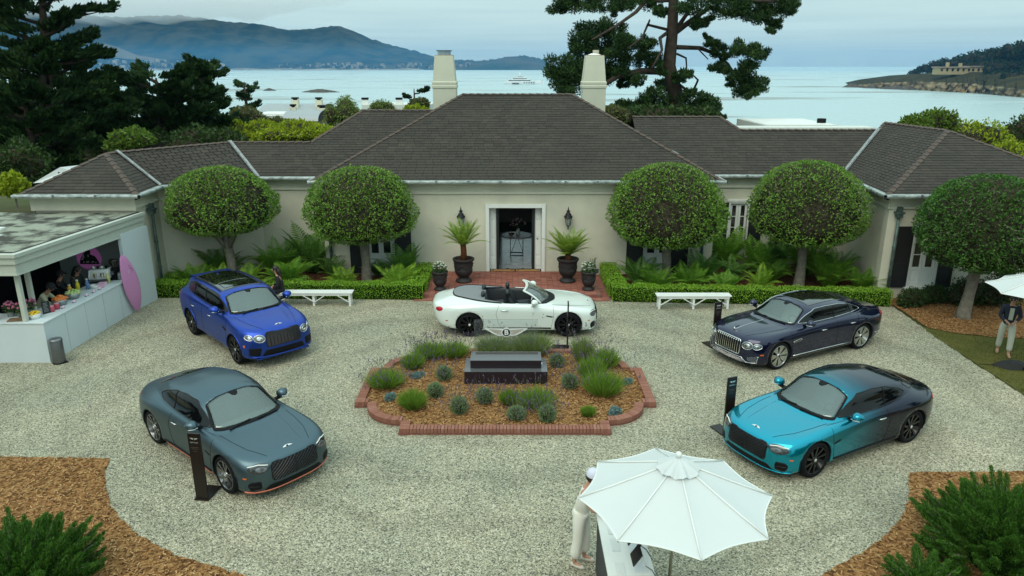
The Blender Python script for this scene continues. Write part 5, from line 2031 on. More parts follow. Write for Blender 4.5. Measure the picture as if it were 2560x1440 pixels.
def topiary(name, label, base, cw, z0, z1, m, lean=0, seed=0, n=15000, multi=False, offx=0):
 t = thing(name, label, 'tree', base, U(0, 0), 'clipped dome trees around the court')
 R_ = cw / 2
 C, axis = dome_crown('crown', n, m)
 a0 = U(0, 6.28)
 ca, sa = math.cos(a0), math.sin(a0)
 Rm = np.array([[ca, -sa, 0], [sa, ca, 0], [0, 0, 1]])
 C = C @ Rm.T
 axis = axis @ Rm.T
 C = C * np.array([R_, R_, z1 - z0]) + np.array([offx, 0, z0])
 # thin spots where the shears went deep
 hp = unit(nr.normal(0, 1, (8, 3)) * np.array([1, 1, .6]))
 thin = (unit(axis) @ hp.T).max(1) > .955
 keep = ~(thin & (nr.uniform(0, 1, len(C)) < .72))
 C, axis = C[keep], axis[keep]
 V = leaves(C, axis, .095, .045, .75)
 # sprigs that escaped the shears
 k = 140
 idx = nr.integers(0, len(C), k)
 V2 = leaves(C[idx] + unit(axis[idx]) * nr.uniform(.03, .12, (k, 1)), axis[idx], .10, .04, .5)
 cr = link('crown', quads_mesh('crown', np.concatenate([V, V2]), m), None, t)
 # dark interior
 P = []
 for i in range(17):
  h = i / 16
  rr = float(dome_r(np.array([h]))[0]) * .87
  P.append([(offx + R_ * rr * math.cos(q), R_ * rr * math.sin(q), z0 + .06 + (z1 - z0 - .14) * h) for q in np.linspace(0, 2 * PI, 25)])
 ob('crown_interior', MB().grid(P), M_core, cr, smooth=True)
 # twig patches laid bare by the shears
 idx = nr.integers(0, len(C), 1500)
 pk = nr.normal(0, 1, (9, 3))
 pk = unit(pk)
 dirs = unit(axis[idx])
 near = (dirs @ pk.T).max(1) > .90
 idx = idx[near | (nr.uniform(0, 1, 1500) < .12)]
 V3 = leaves(C[idx] * 1.0 + unit(axis[idx]) * .01, nr.normal(0, 1, (len(idx), 3)), .24, .013, .3)
 link('twigs', quads_mesh('twigs', V3, M_twig), None, cr, kind='stuff')
 # trunk and limbs
 zt = z0 + .12
 cx = offx * .8
 tr = MB()
 sp = [(0, 0, -.05), (0, 0, .12), (cx * .3 + .02, 0, zt * .45), (cx * .7, 0, zt * .8), (cx, 0, zt + .25)]
 tr.tube(sp, [.27, .20, .155, .16, .17], 14)
 tk = ob('trunk', tr, M_bark, t, smooth=True)
 for i in range(6):
  q = i * 1.05 + U(0, .5)
  f = (.55 if multi else .80) + U(0, .1)
  p0 = Vector((cx * .7, 0, zt * f))
  p2 = Vector((offx + math.cos(q) * R_ * .55, math.sin(q) * R_ * .55, z0 + (z1 - z0) * .35))
  p1 = p0.lerp(p2, .5) + Vector((0, 0, .08))
  ob('limb', MB().tube([p0, p1, p2], [.085, .06, .03], 8), M_bark, tk, smooth=True)
 return t

topiary('clipped_tree', 'dome-clipped tree with forked trunk by the coffee stand, leftmost of the five', (-9.95, 25.0, 0), 3.6, 1.95, 4.22, M_topiary, multi=True, offx=-.15)
topiary('clipped_tree', 'dome-clipped tree left of the front door, above the white bench', (-5.25, 25.3, 0), 3.75, 1.6, 4.2, M_topiary, offx=-.05)
topiary('clipped_tree', 'dome-clipped tree just right of the front door beside the wall lantern', (5.55, 25.2, 0), 3.95, 1.45, 4.32, M_topiary, offx=-.1)
topiary('clipped_tree', 'dome-clipped tree with flared trunk behind the navy saloon', (10.15, 24.7, 0), 3.85, 1.62, 4.46, M_topiary)
topiary('clipped_tree', 'dark glossy dome-clipped tree on bark mulch at the far right', (14.05, 21.45, 0), 3.7, 1.62, 4.45, M_topiary_d, offx=.2, n=19000)

# ---- low box hedges
M_box = mat('box_hedge_leaf', island=[(0.104, 0.257, 0.014), (0.182, 0.378, 0.024), (0.286, 0.499, 0.042), (0.390, 0.540, 0.060)], rough=.5, sub=.25, spec=.35)
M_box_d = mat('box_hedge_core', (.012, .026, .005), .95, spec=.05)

def hedge(label, runs, h=.5, w=.55):
 t = thing('box_hedge', label, 'hedge', (0, 0, 0), 0, 'low box hedges edging the fern beds')
 for (a, b) in runs:
  a, b = Vector((*a, 0)), Vector((*b, 0))
  d = (b - a).normalized()
  n = Vector((-d.y, d.x, 0))
  L_ = (b - a).length
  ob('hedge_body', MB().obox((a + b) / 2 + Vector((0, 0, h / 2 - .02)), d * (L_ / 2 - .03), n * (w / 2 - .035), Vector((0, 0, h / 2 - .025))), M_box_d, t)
  N = int(L_ * 2300)
  u = nr.uniform(-.5, .5, N) * L_
  f = nr.uniform(0, 1, N)
  v = np.where(f < .38, nr.uniform(-.5, .5, N) * w, np.where(f < .70, -.5 * w, .5 * w))
  z = np.where(f < .38, h, nr.uniform(0.02, 1, N) ** .8 * h)
  wob = .018 * np.sin(u * 5) + .012 * np.sin(u * 13 + z * 9)
  v = v + np.sign(v) * wob + nr.normal(0, .012, N)
  z = z + nr.normal(0, .014, N) + np.where(f < .38, wob, 0)
  k = int(L_ * 80)
  ends = nr.uniform(0, 1, N) < .5 / L_ * .6
  u = np.where(ends, np.sign(u) * L_ / 2, u)
  C = np.stack([np.full(N, (a.x + b.x) / 2) + d.x * u + n.x * v, np.full(N, (a.y + b.y) / 2) + d.y * u + n.y * v, z], 1)
  ax = np.stack([n.x * np.sign(v) * (f >= .38), n.y * np.sign(v) * (f >= .38), .4 + (f < .38)], 1)
  link('hedge_leaves', quads_mesh('hedge_leaves', leaves(C, ax, .042, .026, .8), M_box), None, t)
 return t

hedge('low clipped box hedge edging the left fern bed, behind the left bench', [((-12.15, 23.75), (-2.98, 23.52)), ((-3.22, 23.8), (-3.22, 26.2)), ((-11.9, 24.0), (-11.9, 24.9))])
hedge('low clipped box hedge edging the right fern bed, behind the right bench', [((3.35, 23.32), (12.35, 22.78)), ((3.58, 23.6), (3.58, 26.2))])

# ---- ferns: arching fronds with paired leaflets
M_fern = [mat('fern_bright', island=[(0.175, 0.336, 0.025), (0.263, 0.456, 0.040), (0.362, 0.552, 0.070)], rough=.5, sub=.35, spec=.3),
  mat('fern_mid', island=[(0.105, 0.247, 0.022), (0.168, 0.351, 0.035), (0.238, 0.429, 0.050)], rough=.5, sub=.35, spec=.3),
  mat('fern_dark', island=[(0.070, 0.176, 0.030), (0.112, 0.243, 0.040), (0.154, 0.297, 0.050)], rough=.5, sub=.3, spec=.3)]

def frond_mesh(name, m, L_=1., lift=.9, droop=.9, wide=.21, pairs=20):
 """one frond growing from the origin along +x"""
 pts = []
 p = Vector((0, 0, 0))
 a = math.radians(72) * lift
 for i in range(pairs + 1):
  pts.append(p.copy())
  a -= droop * 1.9 / pairs * (i / pairs + .25)
  p = p + Vector((math.cos(a), 0, math.sin(a))) * (L_ / pairs)
 V = []
 for i in range(1, pairs + 1):
  t = i / pairs
  w = wide * L_ * (math.sin(PI * min(1, t * .92 + .12)) ** .75)
  d = (pts[i] - pts[i - 1]).normalized()
  upv = Vector((-d.z, 0, d.x))
  for s in (-1, 1):
   o = pts[i]
   tip = o + Vector((0, s, 0)) * w + d * w * .45 - upv * w * .18
   hb = d * L_ / pairs * .40
   mid = o.lerp(tip, .45) + upv * .01
   V.append([o - hb, mid + hb * .9 + d * .004, tip, mid - hb * .9])
  # rachis
  V.append([pts[i - 1] + Vector((0, .004, 0)), pts[i] + Vector((0, .004, 0)), pts[i] - Vector((0, .004, 0)), pts[i - 1] - Vector((0, .004, 0))])
 return quads_mesh(name, np.array([[tuple(q) for q in f] for f in V]), m)

FRONDS = [[frond_mesh('frond', m, 1, lf, dr) for lf, dr in ((1.0, .55), (.95, .85), (.8, 1.05))] for m in M_fern]

def fern(label, loc, size, kind, n=15, name='fern', group='ferns in the beds along the house', upright=0.):
 t = thing(name, label, 'fern', loc, U(0, 6), group)
 for i in range(n):
  me = FRONDS[kind][0 if i < n * (.25 + upright) else (1 if i < n * .7 else 2)]
  f = link('frond', me, None, t)
  s = size * U(.75, 1.1)
  f.scale = (s, s * U(.85, 1.1), s * U(.9, 1.1))
  f.rotation_euler = (U(-.15, .15), U(-.15, .12), i * 2.4 + U(-.2, .2))
 return t

LF = [(-11.1, 24.4, 1.15, 1, 'fern at the hedge corner next to the coffee stand'), (-10.6, 25.6, 1.5, 2, 'tall dark fern against the wall left of the forked tree'),
 (-9.3, 24.5, 1.1, 0, 'bright fern behind the blue car just left of the seated woman'), (-8.7, 26.0, 1.6, 1, 'fern behind the forked tree, under the plain wall'),
 (-7.9, 24.6, 1.35, 1, 'big fern directly behind the seated woman'), (-7.5, 26.4, 1.95, 2, 'tallest feathery fern in the wall corner left of the door'),
 (-6.55, 25.6, 1.0, 2, 'dark fern beside the left wall corner downspout'), (-5.9, 24.4, .95, 0, 'bright low fern left of the clipped tree trunk'),
 (-5.0, 26.0, .8, 2, 'small dark fern under the left french door'), (-3.95, 25.5, 1.45, 2, 'tall dark fern right of the left french door'),
 (-4.0, 24.35, 1.2, 0, 'bright spreading fern at the right end of the left hedge'), (-10.1, 24.2, 1.0, 0, 'bright fern behind the tail of the blue car')]
RF = [(4.5, 24.7, 1.3, 2, 'dark fern at the left end of the right hedge'), (5.0, 24.0, 1.2, 1, 'spreading fern in front of the right french door'),
 (6.15, 24.2, 1.15, 1, 'fern behind the left end of the right bench'), (6.9, 25.2, 1.35, 2, 'dark upright fern at the right wall corner'),
 (8.2, 27.2, 1.75, 1, 'tall upright fern under the right gallery window'), (8.0, 25.4, 1.1, 2, 'dark fern between the wall corner and the saloon roof'),
 (8.6, 24.2, 1.0, 0, 'bright low fern behind the right end of the right bench'), (9.2, 26.4, 1.5, 1, 'fern left of the flared trunk near the wall'),
 (9.35, 25.2, 1.2, 1, 'fern hard against the flared trunk on its left'), (10.9, 26.0, 1.7, 1, 'big fern right of the flared trunk near the wall'),
 (11.1, 24.5, 1.45, 1, 'big fern right of the flared trunk behind the hedge'), (12.0, 24.0, 1.2, 1, 'fern at the corner of the right pavilion'),
 (7.4, 24.0, .95, 1, 'low fern behind the middle of the right bench'), (11.7, 25.6, 1.4, 2, 'dark fern along the right pavilion side wall'),
 (10.2, 27.2, 1.4, 2, 'dark fern at the foot of the second gallery window')]
for x, y, s, k, lab in LF + RF:
 fern(lab, (x, y, .03), s * 1.02, k, n=24 if s > 1 else 18, upright=.3 if s > 1.4 else 0)
# dark shrubs in front of the right pavilion
M_shrub = mat('dark_shrub_leaf', island=[(0.019, 0.046, 0.010), (0.039, 0.078, 0.016), (0.065, 0.117, 0.026)], rough=.55, sub=.2, spec=.3)

def blob_bush(name, label, loc, lobes, m, n=2500, leaf=.08, cat='shrub', group=None, core=True, wid=.5, up=.3, stems=0):
 """bush made of uneven lobes (dx, dy, dz, rx, ry, rz) filled with leaves"""
 t = thing(name, label, cat, loc, 0, group)
 Vs = []
 tot = sum((l[3] * l[4] * l[5]) ** .67 for l in lobes)
 ci = MB()
 for (dx, dy, dz, rx, ry, rz) in lobes:
  k = int(n * (rx * ry * rz) ** .67 / tot)
  d, p = ball_pts(k, .55)
  lump = 1 + .13 * np.sin(d[:, :1] * 7 + d[:, 1:2] * 5) * np.sin(d[:, 2:] * 8 + dx)
  C = p * lump * np.array([rx, ry, rz]) + np.array([dx, dy, dz])
  Vs.append(leaves(C, d + np.array([0, 0, up]), leaf, leaf * wid, .7))
  ci.ball((dx, dy, dz), (rx * .72, ry * .72, rz * .72), 10, 7)
 V = np.concatenate(Vs)
 f = link('foliage', quads_mesh('foliage', V, m), None, t)
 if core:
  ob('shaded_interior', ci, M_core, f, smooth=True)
 z0 = min(l[2] for l in lobes)
 ob('stem', MB().tube([(0, 0, -.1), (.02, 0, max(.2, z0))], [.05, .03], 6), M_bark, t)
 return t

for x, y, s, lab in ((13.0, 22.5, .42, 'small loose shrub at the right end of the box hedge'), (14.9, 22.7, .62, 'dark shrub under the pavilion wall right of its french door'), (15.9, 22.6, .7, 'dark shrub behind the far right clipped tree'),
     (13.9, 22.9, .42, 'dark low shrub below the pavilion french door')):
 blob_bush('shrub', lab, (x, y, 0), [(0, 0, s * .8, s, s * .8, s * .8), (s * .7, .1, s * .6, s * .7, s * .6, s * .6), (-s * .6, 0, s * .55, s * .6, s * .6, s * .55)], M_shrub, 2600, .075, group='shrubs at the right pavilion')
# ================================================================== entrance terrace
M_brick = mat('terrace_brick', island=[(.20, .065, .045), (.26, .09, .065), (.31, .12, .085), (.23, .085, .07), (.34, .15, .11)], rough=.85, bump=(30, .4), spec=.2, per_object=True)
M_brick_i = mat('terrace_brick_mass', island=[(.20, .065, .045), (.26, .09, .065), (.31, .12, .085), (.23, .085, .07), (.34, .15, .11)], rough=.85, bump=(30, .4), spec=.2)
M_mortar = mat('mortar', (.25, .14, .11), .95, noise=(9, (.19, .10, .08), .2), spec=.1)
ter = thing('brick_terrace', 'red brick entrance terrace with one step before the front door', 'terrace')
ob('mortar_bed', MB().box(-3.02, 3.0, 23.45, 26.34, -.05, .136), M_mortar, ter)
ob('lower_mortar_bed', MB().prism([(-3.3, 23.12), (3.3, 23.1), (3.3, 26.34), (3.003, 26.34), (3.003, 23.447), (-3.023, 23.447), (-3.023, 26.34), (-3.3, 26.34)], -.05, .012), M_mortar, ter)

def brick_mesh(l, w, h):
 b = .004
 mb = MB()
 x, y = l / 2, w / 2
 mb.add([(-x, -y, 0), (x, -y, 0), (x, y, 0), (-x, y, 0), (-x, -y, h - b), (x, -y, h - b), (x, y, h - b), (-x, y, h - b),
   (-x + b, -y + b, h), (x - b, -y + b, h), (x - b, y - b, h), (-x + b, y - b, h)],
  [(0, 1, 5, 4), (1, 2, 6, 5), (2, 3, 7, 6), (3, 0, 4, 7), (4, 5, 9, 8), (5, 6, 10, 9), (6, 7, 11, 10), (7, 4, 8, 11), (8, 9, 10, 11)])
 return mb

bk = brick_mesh(.196, .094, .02).mesh('brick')
rest = MB()
spots = []
y = 23.51
while y < 26.3:
 x = -2.92
 r = 0
 while x < 2.95:
  spots.append((x, y, 0))
  x += .203
 y += .101
spots.sort(key=lambda s: s[1])
for i, (x, y, q) in enumerate(spots):
 z = .1365 - .004 + U(-.0015, .002)
 if i < 175:
  o = link('brick', bk, M_brick, ter)
  o.location = (x, y, z)
 else:
  b = brick_mesh(.196, .094, .02)
  rest.add([(a + x, c + y, e + z) for a, c, e in b.v], b.f)
for k in range(29):        # risers: bricks on edge along the step front
 o = link('brick', bk, M_brick, ter)
 o.location = (-2.91 + k * .203, 23.455, .07)
 o.rotation_euler = (PI / 2, 0, 0)
 o.scale = (1, 1.3, 1)
for (x0, x1, y0, y1) in ((-3.28, 3.28, 23.14, 23.42), (-3.28, -3.06, 23.45, 26.3), (3.04, 3.26, 23.45, 26.3)):
 x = x0 + .1
 while x < x1:
  y = y0 + .05
  while y < y1:
   if len([1 for c in ter.children]) < 292:
    o = link('brick', bk, M_brick, ter)
    o.location = (x, y, .004)
   else:
    b = brick_mesh(.196, .094, .02)
    rest.add([(a + x, c + y, e + .004) for a, c, e in b.v], b.f)
   y += .101
  x += .203
ob('bricks_beyond', rest, M_brick_i, ter, kind='stuff')

# door mats
for x0, x1, lab in ((-.80, .09, 'tan coir door mat with dark border, left of the pair'), (.15, 1.05, 'tan coir door mat with dark border, right of the pair')):
 m_ = tag(ob('door_mat', MB().box(x0, x1, 26.30, 26.49, .157, .172), mat('coir', (.42, .22, .07), .95, noise=(60, (.34, .17, .05), .2)), bevel=.004), lab, 'mat')
 for dx in (.07, .11):
  for s in (0, 1):
   xx = x0 + dx if s == 0 else x1 - dx
   ob('mat_stripe', MB().box(xx - .008, xx + .008, 26.305, 26.485, .1722, .1735), M_black, m_)

# urns
M_urn = mat('charcoal_urn', (.022, .019, .019), .6, noise=(7, (.035, .030, .030), .3), bump=(14, .25), spec=.3)
M_soil = mat('potting_soil', (.08, .035, .022), .95, bump=(40, .6), spec=.1)

def urn(label, loc, h, r):
 t = thing('urn', label, 'urn', loc, U(0, 6), 'charcoal urns on the brick terrace')
 prof = [(0, .0), (.74, .0), (.76, .04), (.70, .09), (.48, .15), (.46, .19), (.50, .22), (.62, .27), (.76, .36), (.83, .47), (.84, .50), (.81, .52), (.83, .66), (.86, .80), (.86, .84),
   (.93, .88), (1.0, .92), (1.02, .96), (1.0, .99), (.92, 1.0), (.85, .97), (.80, .90), (.78, .86)]
 ob('bowl', MB().lathe([(a * r, b * h) for a, b in prof], 36), M_urn, t, smooth=True)
 ob('soil', MB().lathe([(0, h * .90), (r * .5, h * .895), (r * .81, h * .88)], 20), M_soil, t)
 for k in range(4):        # rope swags in relief
  pts = []
  for i in range(13):
   a = k * PI / 2 + (i / 12) * PI / 2
   zz = h * (.76 - .22 * math.sin(PI * i / 12))
   rr = r * (.815 + .03 * (zz / h - .5) + .03)
   pts.append((rr * math.cos(a), rr * math.sin(a), zz))
  ob('swag', MB().tube(pts, .012, 6), M_urn, t, smooth=True)
  a = k * PI / 2
  ob('rosette', MB().ball((r * .875 * math.cos(a), r * .875 * math.sin(a), h * .78), .03, 10, 6), M_urn, t, smooth=True)
 return t

urn('big charcoal urn holding the tall tree fern, left of the door', (-1.72, 24.95, .157), .86, .385)
urn('big charcoal urn holding the short tree fern, right of the door', (1.98, 24.95, .157), .86, .385)
urn('small charcoal urn of white flowers at the left end of the step', (-2.47, 23.95, .157), .66, .28)
urn('small charcoal urn of white flowers at the right end of the step', (2.62, 23.95, .157), .66, .28)

# tree ferns
M_trunkfern = mat('fibrous_fern_trunk', (.07, .025, .012), .95, noise=(25, (.13, .05, .02), .2), bump=(40, 1.), spec=.1)
M_treefern = mat('tree_fern_frond', island=[(.15, .25, .02), (.22, .33, .035), (.29, .38, .06)], rough=.5, sub=.4, spec=.3)
TF = [frond_mesh('tree_fern_frond', M_treefern, 1, lf, dr, .17, 24) for lf, dr in ((.95, .40), (.78, .55), (.5, .7))]

def tree_fern(label, loc, th, size, n, tip):
 t = thing('tree_fern', label, 'fern', loc, 0, 'tree ferns beside the door')
 ob('trunk', MB().tube([(0, 0, -.05), (.02, 0, th * .5), (0, 0, th)], [.13, .105, .10], 12), M_trunkfern, t, smooth=True)
 for i in range(n):
  f = link('frond', TF[0 if i < n * tip else (1 if i < n * .8 else 2)], None, t)
  s = size * U(.8, 1.08)
  f.scale = (s, s, s)
  f.location = (0, 0, th - .03)
  f.rotation_euler = (U(-.1, .1), U(-.1, .15), i * 2.4 + U(-.2, .2))

tree_fern('tall tree fern with brown fibrous trunk in the left urn', (-1.72, 24.95, .92), .58, 1.12, 24, .55)
tree_fern('short lime-green tree fern without visible trunk in the right urn', (1.98, 24.95, .92), .22, 1.15, 34, .45)

# white flowering plants
M_petal = mat('white_petal', island=[(.80, .80, .74), (.70, .72, .55), (.85, .84, .82), (.62, .66, .42)], rough=.6, sub=.2)
M_pot_leaf = mat('pot_plant_leaf', island=[(.03, .07, .02), (.06, .12, .03), (.09, .15, .04)], rough=.45, sub=.2)

def flower_pot(label, loc, leafy):
 t = thing('flowering_plant', label, 'plant', loc, 0, 'white flowers in the small urns')
 d, p = ball_pts(420, .3)
 C = p * np.array([.26, .24, .24]) + np.array([0, 0, .16])
 link('foliage', quads_mesh('foliage', leaves(C, d, .09, .035, .6), M_pot_leaf), None, t)
 for k in range(26 if leafy else 40):
  q = unit(nr.normal(0, 1, 3))
  q[2] = abs(q[2])
  c = Vector((q[0] * .24 + (-.07 if leafy else 0), q[1] * .22, .16 + q[2] * .24))
  mb = MB()
  for j in range(6):
   a = j * PI / 3
   e = Vector((math.cos(a), math.sin(a), .3)) * U(.03, .05)
   s_ = Vector((-math.sin(a), math.cos(a), 0)) * .018
   mb.add([tuple(c), tuple(c + e * .6 + s_), tuple(c + e), tuple(c + e * .6 - s_)], [(0, 1, 2, 3)])
  ob('blossom', mb, M_petal, t)
 for k in range(5 if leafy else 0):
  x, y = U(.0, .25), U(-.15, .15)
  P = np.array([[x + .03 * i / 8, y, .2 + .30 * i / 8] for i in range(9) for _ in range(3)])
  link('shoot', quads_mesh('shoot', leaves(P, np.tile([0, 0, .4], (len(P), 1)), .10, .02, .8), M_pot_leaf), None, t)

flower_pot('full cluster of white blossom in the left small urn', (-2.47, 23.95, .74), False)
flower_pot('white blossom with leafy green shoots in the right small urn', (2.62, 23.95, .74), True)

# wall lanterns
M_lantern = mat('black_iron', (.02, .022, .024), .45, .5)
for x, lab in ((-1.86, 'black iron wall lantern behind the tall tree fern'), (2.05, 'black iron wall lantern above the short tree fern')):
 t = thing('wall_lantern', lab, 'lantern', (x, 26.12, 1.95), 0, 'lanterns beside the door')
 ob('lamp_base', MB().lathe([(0, -.18), (.02, -.16), (.025, -.06), (.07, -.02), (.075, .0)], 6), M_lantern, t)
 for k in range(6):
  a = k * PI / 3
  ob('lamp_bar', MB().bar((.075 * math.cos(a), .075 * math.sin(a), 0), (.125 * math.cos(a), .125 * math.sin(a), .27), .012), M_lantern, t)
 ob('lamp_glass', MB().lathe([(.07, .0), (.12, .27)], 6), mat('lantern_glass', (.30, .33, .32), .05, .1, spec=.8), t)
 ob('lamp_cap', MB().lathe([(.15, .27), (.155, .29), (.13, .33), (.10, .42), (.055, .47), (.05, .50), (.075, .51), (.075, .53), (.03, .55), (.022, .60), (.01, .66), (0, .70)], 12), M_lantern, t)
 for k in range(6):
  a = k * PI / 3
  ob('cap_finial', MB().lathe([(.012, .28), (.016, .33), (0, .37)], 6, (.14 * math.cos(a), .14 * math.sin(a), 0)), M_lantern, t)
 ob('wall_bracket', MB().tube([(0, .19, -.05), (0, .12, -.1), (0, .03, -.12), (0, 0, -.10)], .014, 8), M_lantern, t, smooth=True)

# hall table, vase and flowers
t = thing('hall_table', 'round pale stone table on thin black legs inside the hall', 'table', (.19, 28.9, .153))
ob('table_top', MB().lathe([(0, .76), (.60, .76), (.62, .775), (.62, .80), (.60, .81), (0, .81)], 40), mat('table_marble', (.36, .32, .30), .3, noise=(4, (.28, .24, .22), .2)), t, smooth=False)
for i in range(4):
 a = PI / 4 + i * PI / 2
 b = a + PI / 2
 p, q = (.36 * math.cos(a), .36 * math.sin(a)), (.36 * math.cos(b), .36 * math.sin(b))
 ob('leg', MB().bar((*p, 0), (*p, .76), .022), M_lantern, t)
 ob('base_rail', MB().bar((*p, .012), (*q, .012), .022), M_lantern, t)
 ob('diagonal_brace', MB().bar((*p, .02), ((p[0] + q[0]) / 2, (p[1] + q[1]) / 2, .76), .016), M_lantern, t)
v = tag(ob('vase', MB().lathe([(0, 0), (.06, 0), (.075, .05), (.075, .22), (.05, .27), (.055, .29)], 20), M_white, smooth=True, loc=(.24, 28.85, .963)), 'white cylindrical vase on the hall table', 'vase')
t = thing('cut_flowers', 'loose bouquet of pale pink flowers in the hall vase', 'flowers', (.24, 28.85, 1.22))
for k in range(26):
 a, e = U(0, 6.28), U(.3, 1.2)
 p = Vector((math.cos(a) * math.cos(e), math.sin(a) * math.cos(e), math.sin(e))) * U(.28, .5)
 ob('stem', MB().tube([(0, 0, -.1), p * .5, p], .005, 4), M_pot_leaf, t)
 ob('blossom', MB().ball(tuple(p), U(.02, .035), 6, 4), mat('pink_petal', (.65, .42, .40), .6), t)
tag(ob('bronze_bowl', MB().lathe([(0, .0), (.06, .01), (.11, .06), (.12, .10), (.115, .10), (.06, .03)], 18), mat('bronze', (.30, .14, .08), .2, .9), smooth=True, loc=(-.02, 28.75, .963)), 'small bronze bowl left of the hall vase', 'bowl')

# ================================================================== island bed
IX, IY = -.15, 16.2
M_rbrick = mat('border_brick', island=[(.21, .085, .06), (.27, .115, .085), (.33, .16, .12), (.24, .10, .08), (.36, .19, .15)], rough=.85, noise=(7, (.25, .105, .07), .3), bump=(30, .4), spec=.2, per_object=True)
half = []
def arc(cx, cy, r, a0, a1, n):
 return [(cx + r * math.cos(math.radians(a0 + (a1 - a0) * i / n)), cy + r * math.sin(math.radians(a0 + (a1 - a0) * i / n))) for i in range(n + 1)]
path = [(-2.25, -2.3), (2.25, -2.3), (2.25, -1.9)] + arc(2.25, -1.0, .90, -90, 0, 12)[0:] + [(3.45, -1.0), (3.45, 1.0), (3.15, 1.0)] + arc(2.25, 1.0, .90, 0, 90, 12) + [(2.25, 2.3), (-2.25, 2.3), (-2.25, 1.9)] + \
 arc(-2.25, 1.0, .90, 90, 180, 12) + [(-3.45, 1.0), (-3.45, -1.0), (-3.15, -1.0)] + arc(-2.25, -1.0, .90, 180, 270, 12) + [(-2.25, -2.3)]
border = thing('brick_border', 'low red brick edging round the island flower bed', 'border', (IX, IY, 0))
isl_poly = [(IX + a, IY + b) for a, b in path[:-1]]
sheet('island_mulch', isl_poly, .085, M_mulch, kind='structure')
chips('island_bark_chips', [(IX + (a * .97), IY + b * .96) for a, b in path[:-1]], 5200, .088, M_chip, label='tan bark chips covering the island bed', category='mulch')
rb = brick_mesh(.064, .205, .10).mesh('border_brick')
pts = [Vector((a, b)) for a, b in path]
corner = 0
for i in range(len(pts) - 1):
 a, b = pts[i], pts[i + 1]
 l = (b - a).length
 if l < 1e-3:
  continue
 d = (b - a) / l
 nrm = Vector((-d.y, d.x))     # inward
 long = l > .3
 k = max(1, round(l / .074))
 for j in range(k):
  p = a + d * (j + .5) * l / k + nrm * .10
  o = link('brick', rb, M_rbrick, border)
  o.location = (p.x, p.y, .045 + U(-.003, .003))
  o.rotation_euler = (U(-.01, .01), U(-.01, .01), math.atan2(d.y, d.x) + U(-.01, .01))
  if not long:
   o.scale = (l / k / .072, 1, 1)
 fm = MB().obox((*(a + d * l / 2 + nrm * .10), .022), (*(d * (l / 2 + .02)), 0), (*(nrm * .094), 0), (0, 0, .026))
 ob('base_course', fm, mat('base_brick', (.17, .055, .04), .9, noise=(14, (.24, .10, .075), .2), bump=(20, .5)), border)

# plinth
M_plinth = mat('aubergine_plinth', (.020, .013, .018), .35, spec=.4)
M_plinth_top = mat('satin_plinth_top', (.16, .16, .17), .12, .4, spec=.7)
t = thing('display_plinth', 'two-tier dark plinth with reflective grey top in the island bed', 'plinth', (-.15, 16.3, .09))
ob('lower_tier', MB().box(-1.01, 1.01, 0, .86, 0, .32), M_plinth, t, bevel=.006)
ob('lower_top', MB().box(-1.012, 1.012, -.002, .862, .3205, .327), M_plinth_top, t)
ob('upper_tier', MB().box(-.87, .87, .20, .78, .3275, .53), M_plinth, t, bevel=.006)
ob('upper_top', MB().box(-.872, .872, .198, .782, .5305, .537), M_plinth_top, t)
ob('glass_slot', MB().box(-.76, .80, .60, .74, .5375, .541), mat('slot_glass', (.10, .09, .08), .03, .3), t)
ob('tier_end_plate', MB().box(.873, .90, .30, .42, .33, .40), M_chrome, t)

# glass sign with winged roundel
t = thing('glass_sign', 'clear glass panel bearing a winged B emblem behind the plinth', 'sign', (-.15, 18.15, .09))
ob('glass_panel', MB().box(-.86, .84, -.006, .006, .12, 1.02), mat('sign_glass', (.86, .90, .90), .02, trans=.97, spec=.5), t)
ob('panel_foot', MB().box(-.5, .5, -.06, .06, 0, .12), M_plinth, t)
emb = MB()
W_ = .52
for s in (-1, 1):
 out = [(s * .10, .105), (s * .56, .115), (s * .545, .08), (s * .50, .055), (s * .44, .02), (s * .38, -.02), (s * .30, -.065), (s * .20, -.10), (s * .10, -.095)]
 if s < 0:
  out.reverse()
 vs_ = [(x, -.018, z) for x, z in out] + [(x, -.008, z) for x, z in out]
 k = len(out)
 ew = ob('emblem_wing', MB().add(vs_, [tuple(reversed(range(k))), tuple(range(k, 2 * k))] + [(i, (i + 1) % k, k + (i + 1) % k, k + i) for i in range(k)]), M_white, t, loc=(0, 0, .66))
 # feathers: gilt bars with white gaps
 for q in range(4):
  z0 = .068 - q * .038
  x1 = .47 - q * .065
  ob('feather', MB().add([(s * .125, -.0195, z0), (s * x1, -.0195, z0 + .022), (s * (x1 - .03), -.0195, z0 - .006), (s * .125, -.0195, z0 - .022)], [(0, 1, 2, 3) if s > 0 else (3, 2, 1, 0)]),
  mat('gilt_feather', (.52, .42, .32), .35, .5), ew)
ob('emblem_ring', MB().lathe([(.0, -.022), (.125, -.022), (.13, -.016), (.13, -.008), (0, -.008)], 32, (0, 0, .66), axis='y'), M_white, t)
ob('emblem_disc', MB().lathe([(.0, -.026), (.105, -.026), (.105, -.0225)], 32, (0, 0, .66), axis='y'), M_black, t)
bm_ = link('emblem_letter', text_mesh('B', .20, .003, True), M_white, t)
bm_.rotation_euler = (PI / 2, 0, 0)
bm_.location = (0, -.030, .66)

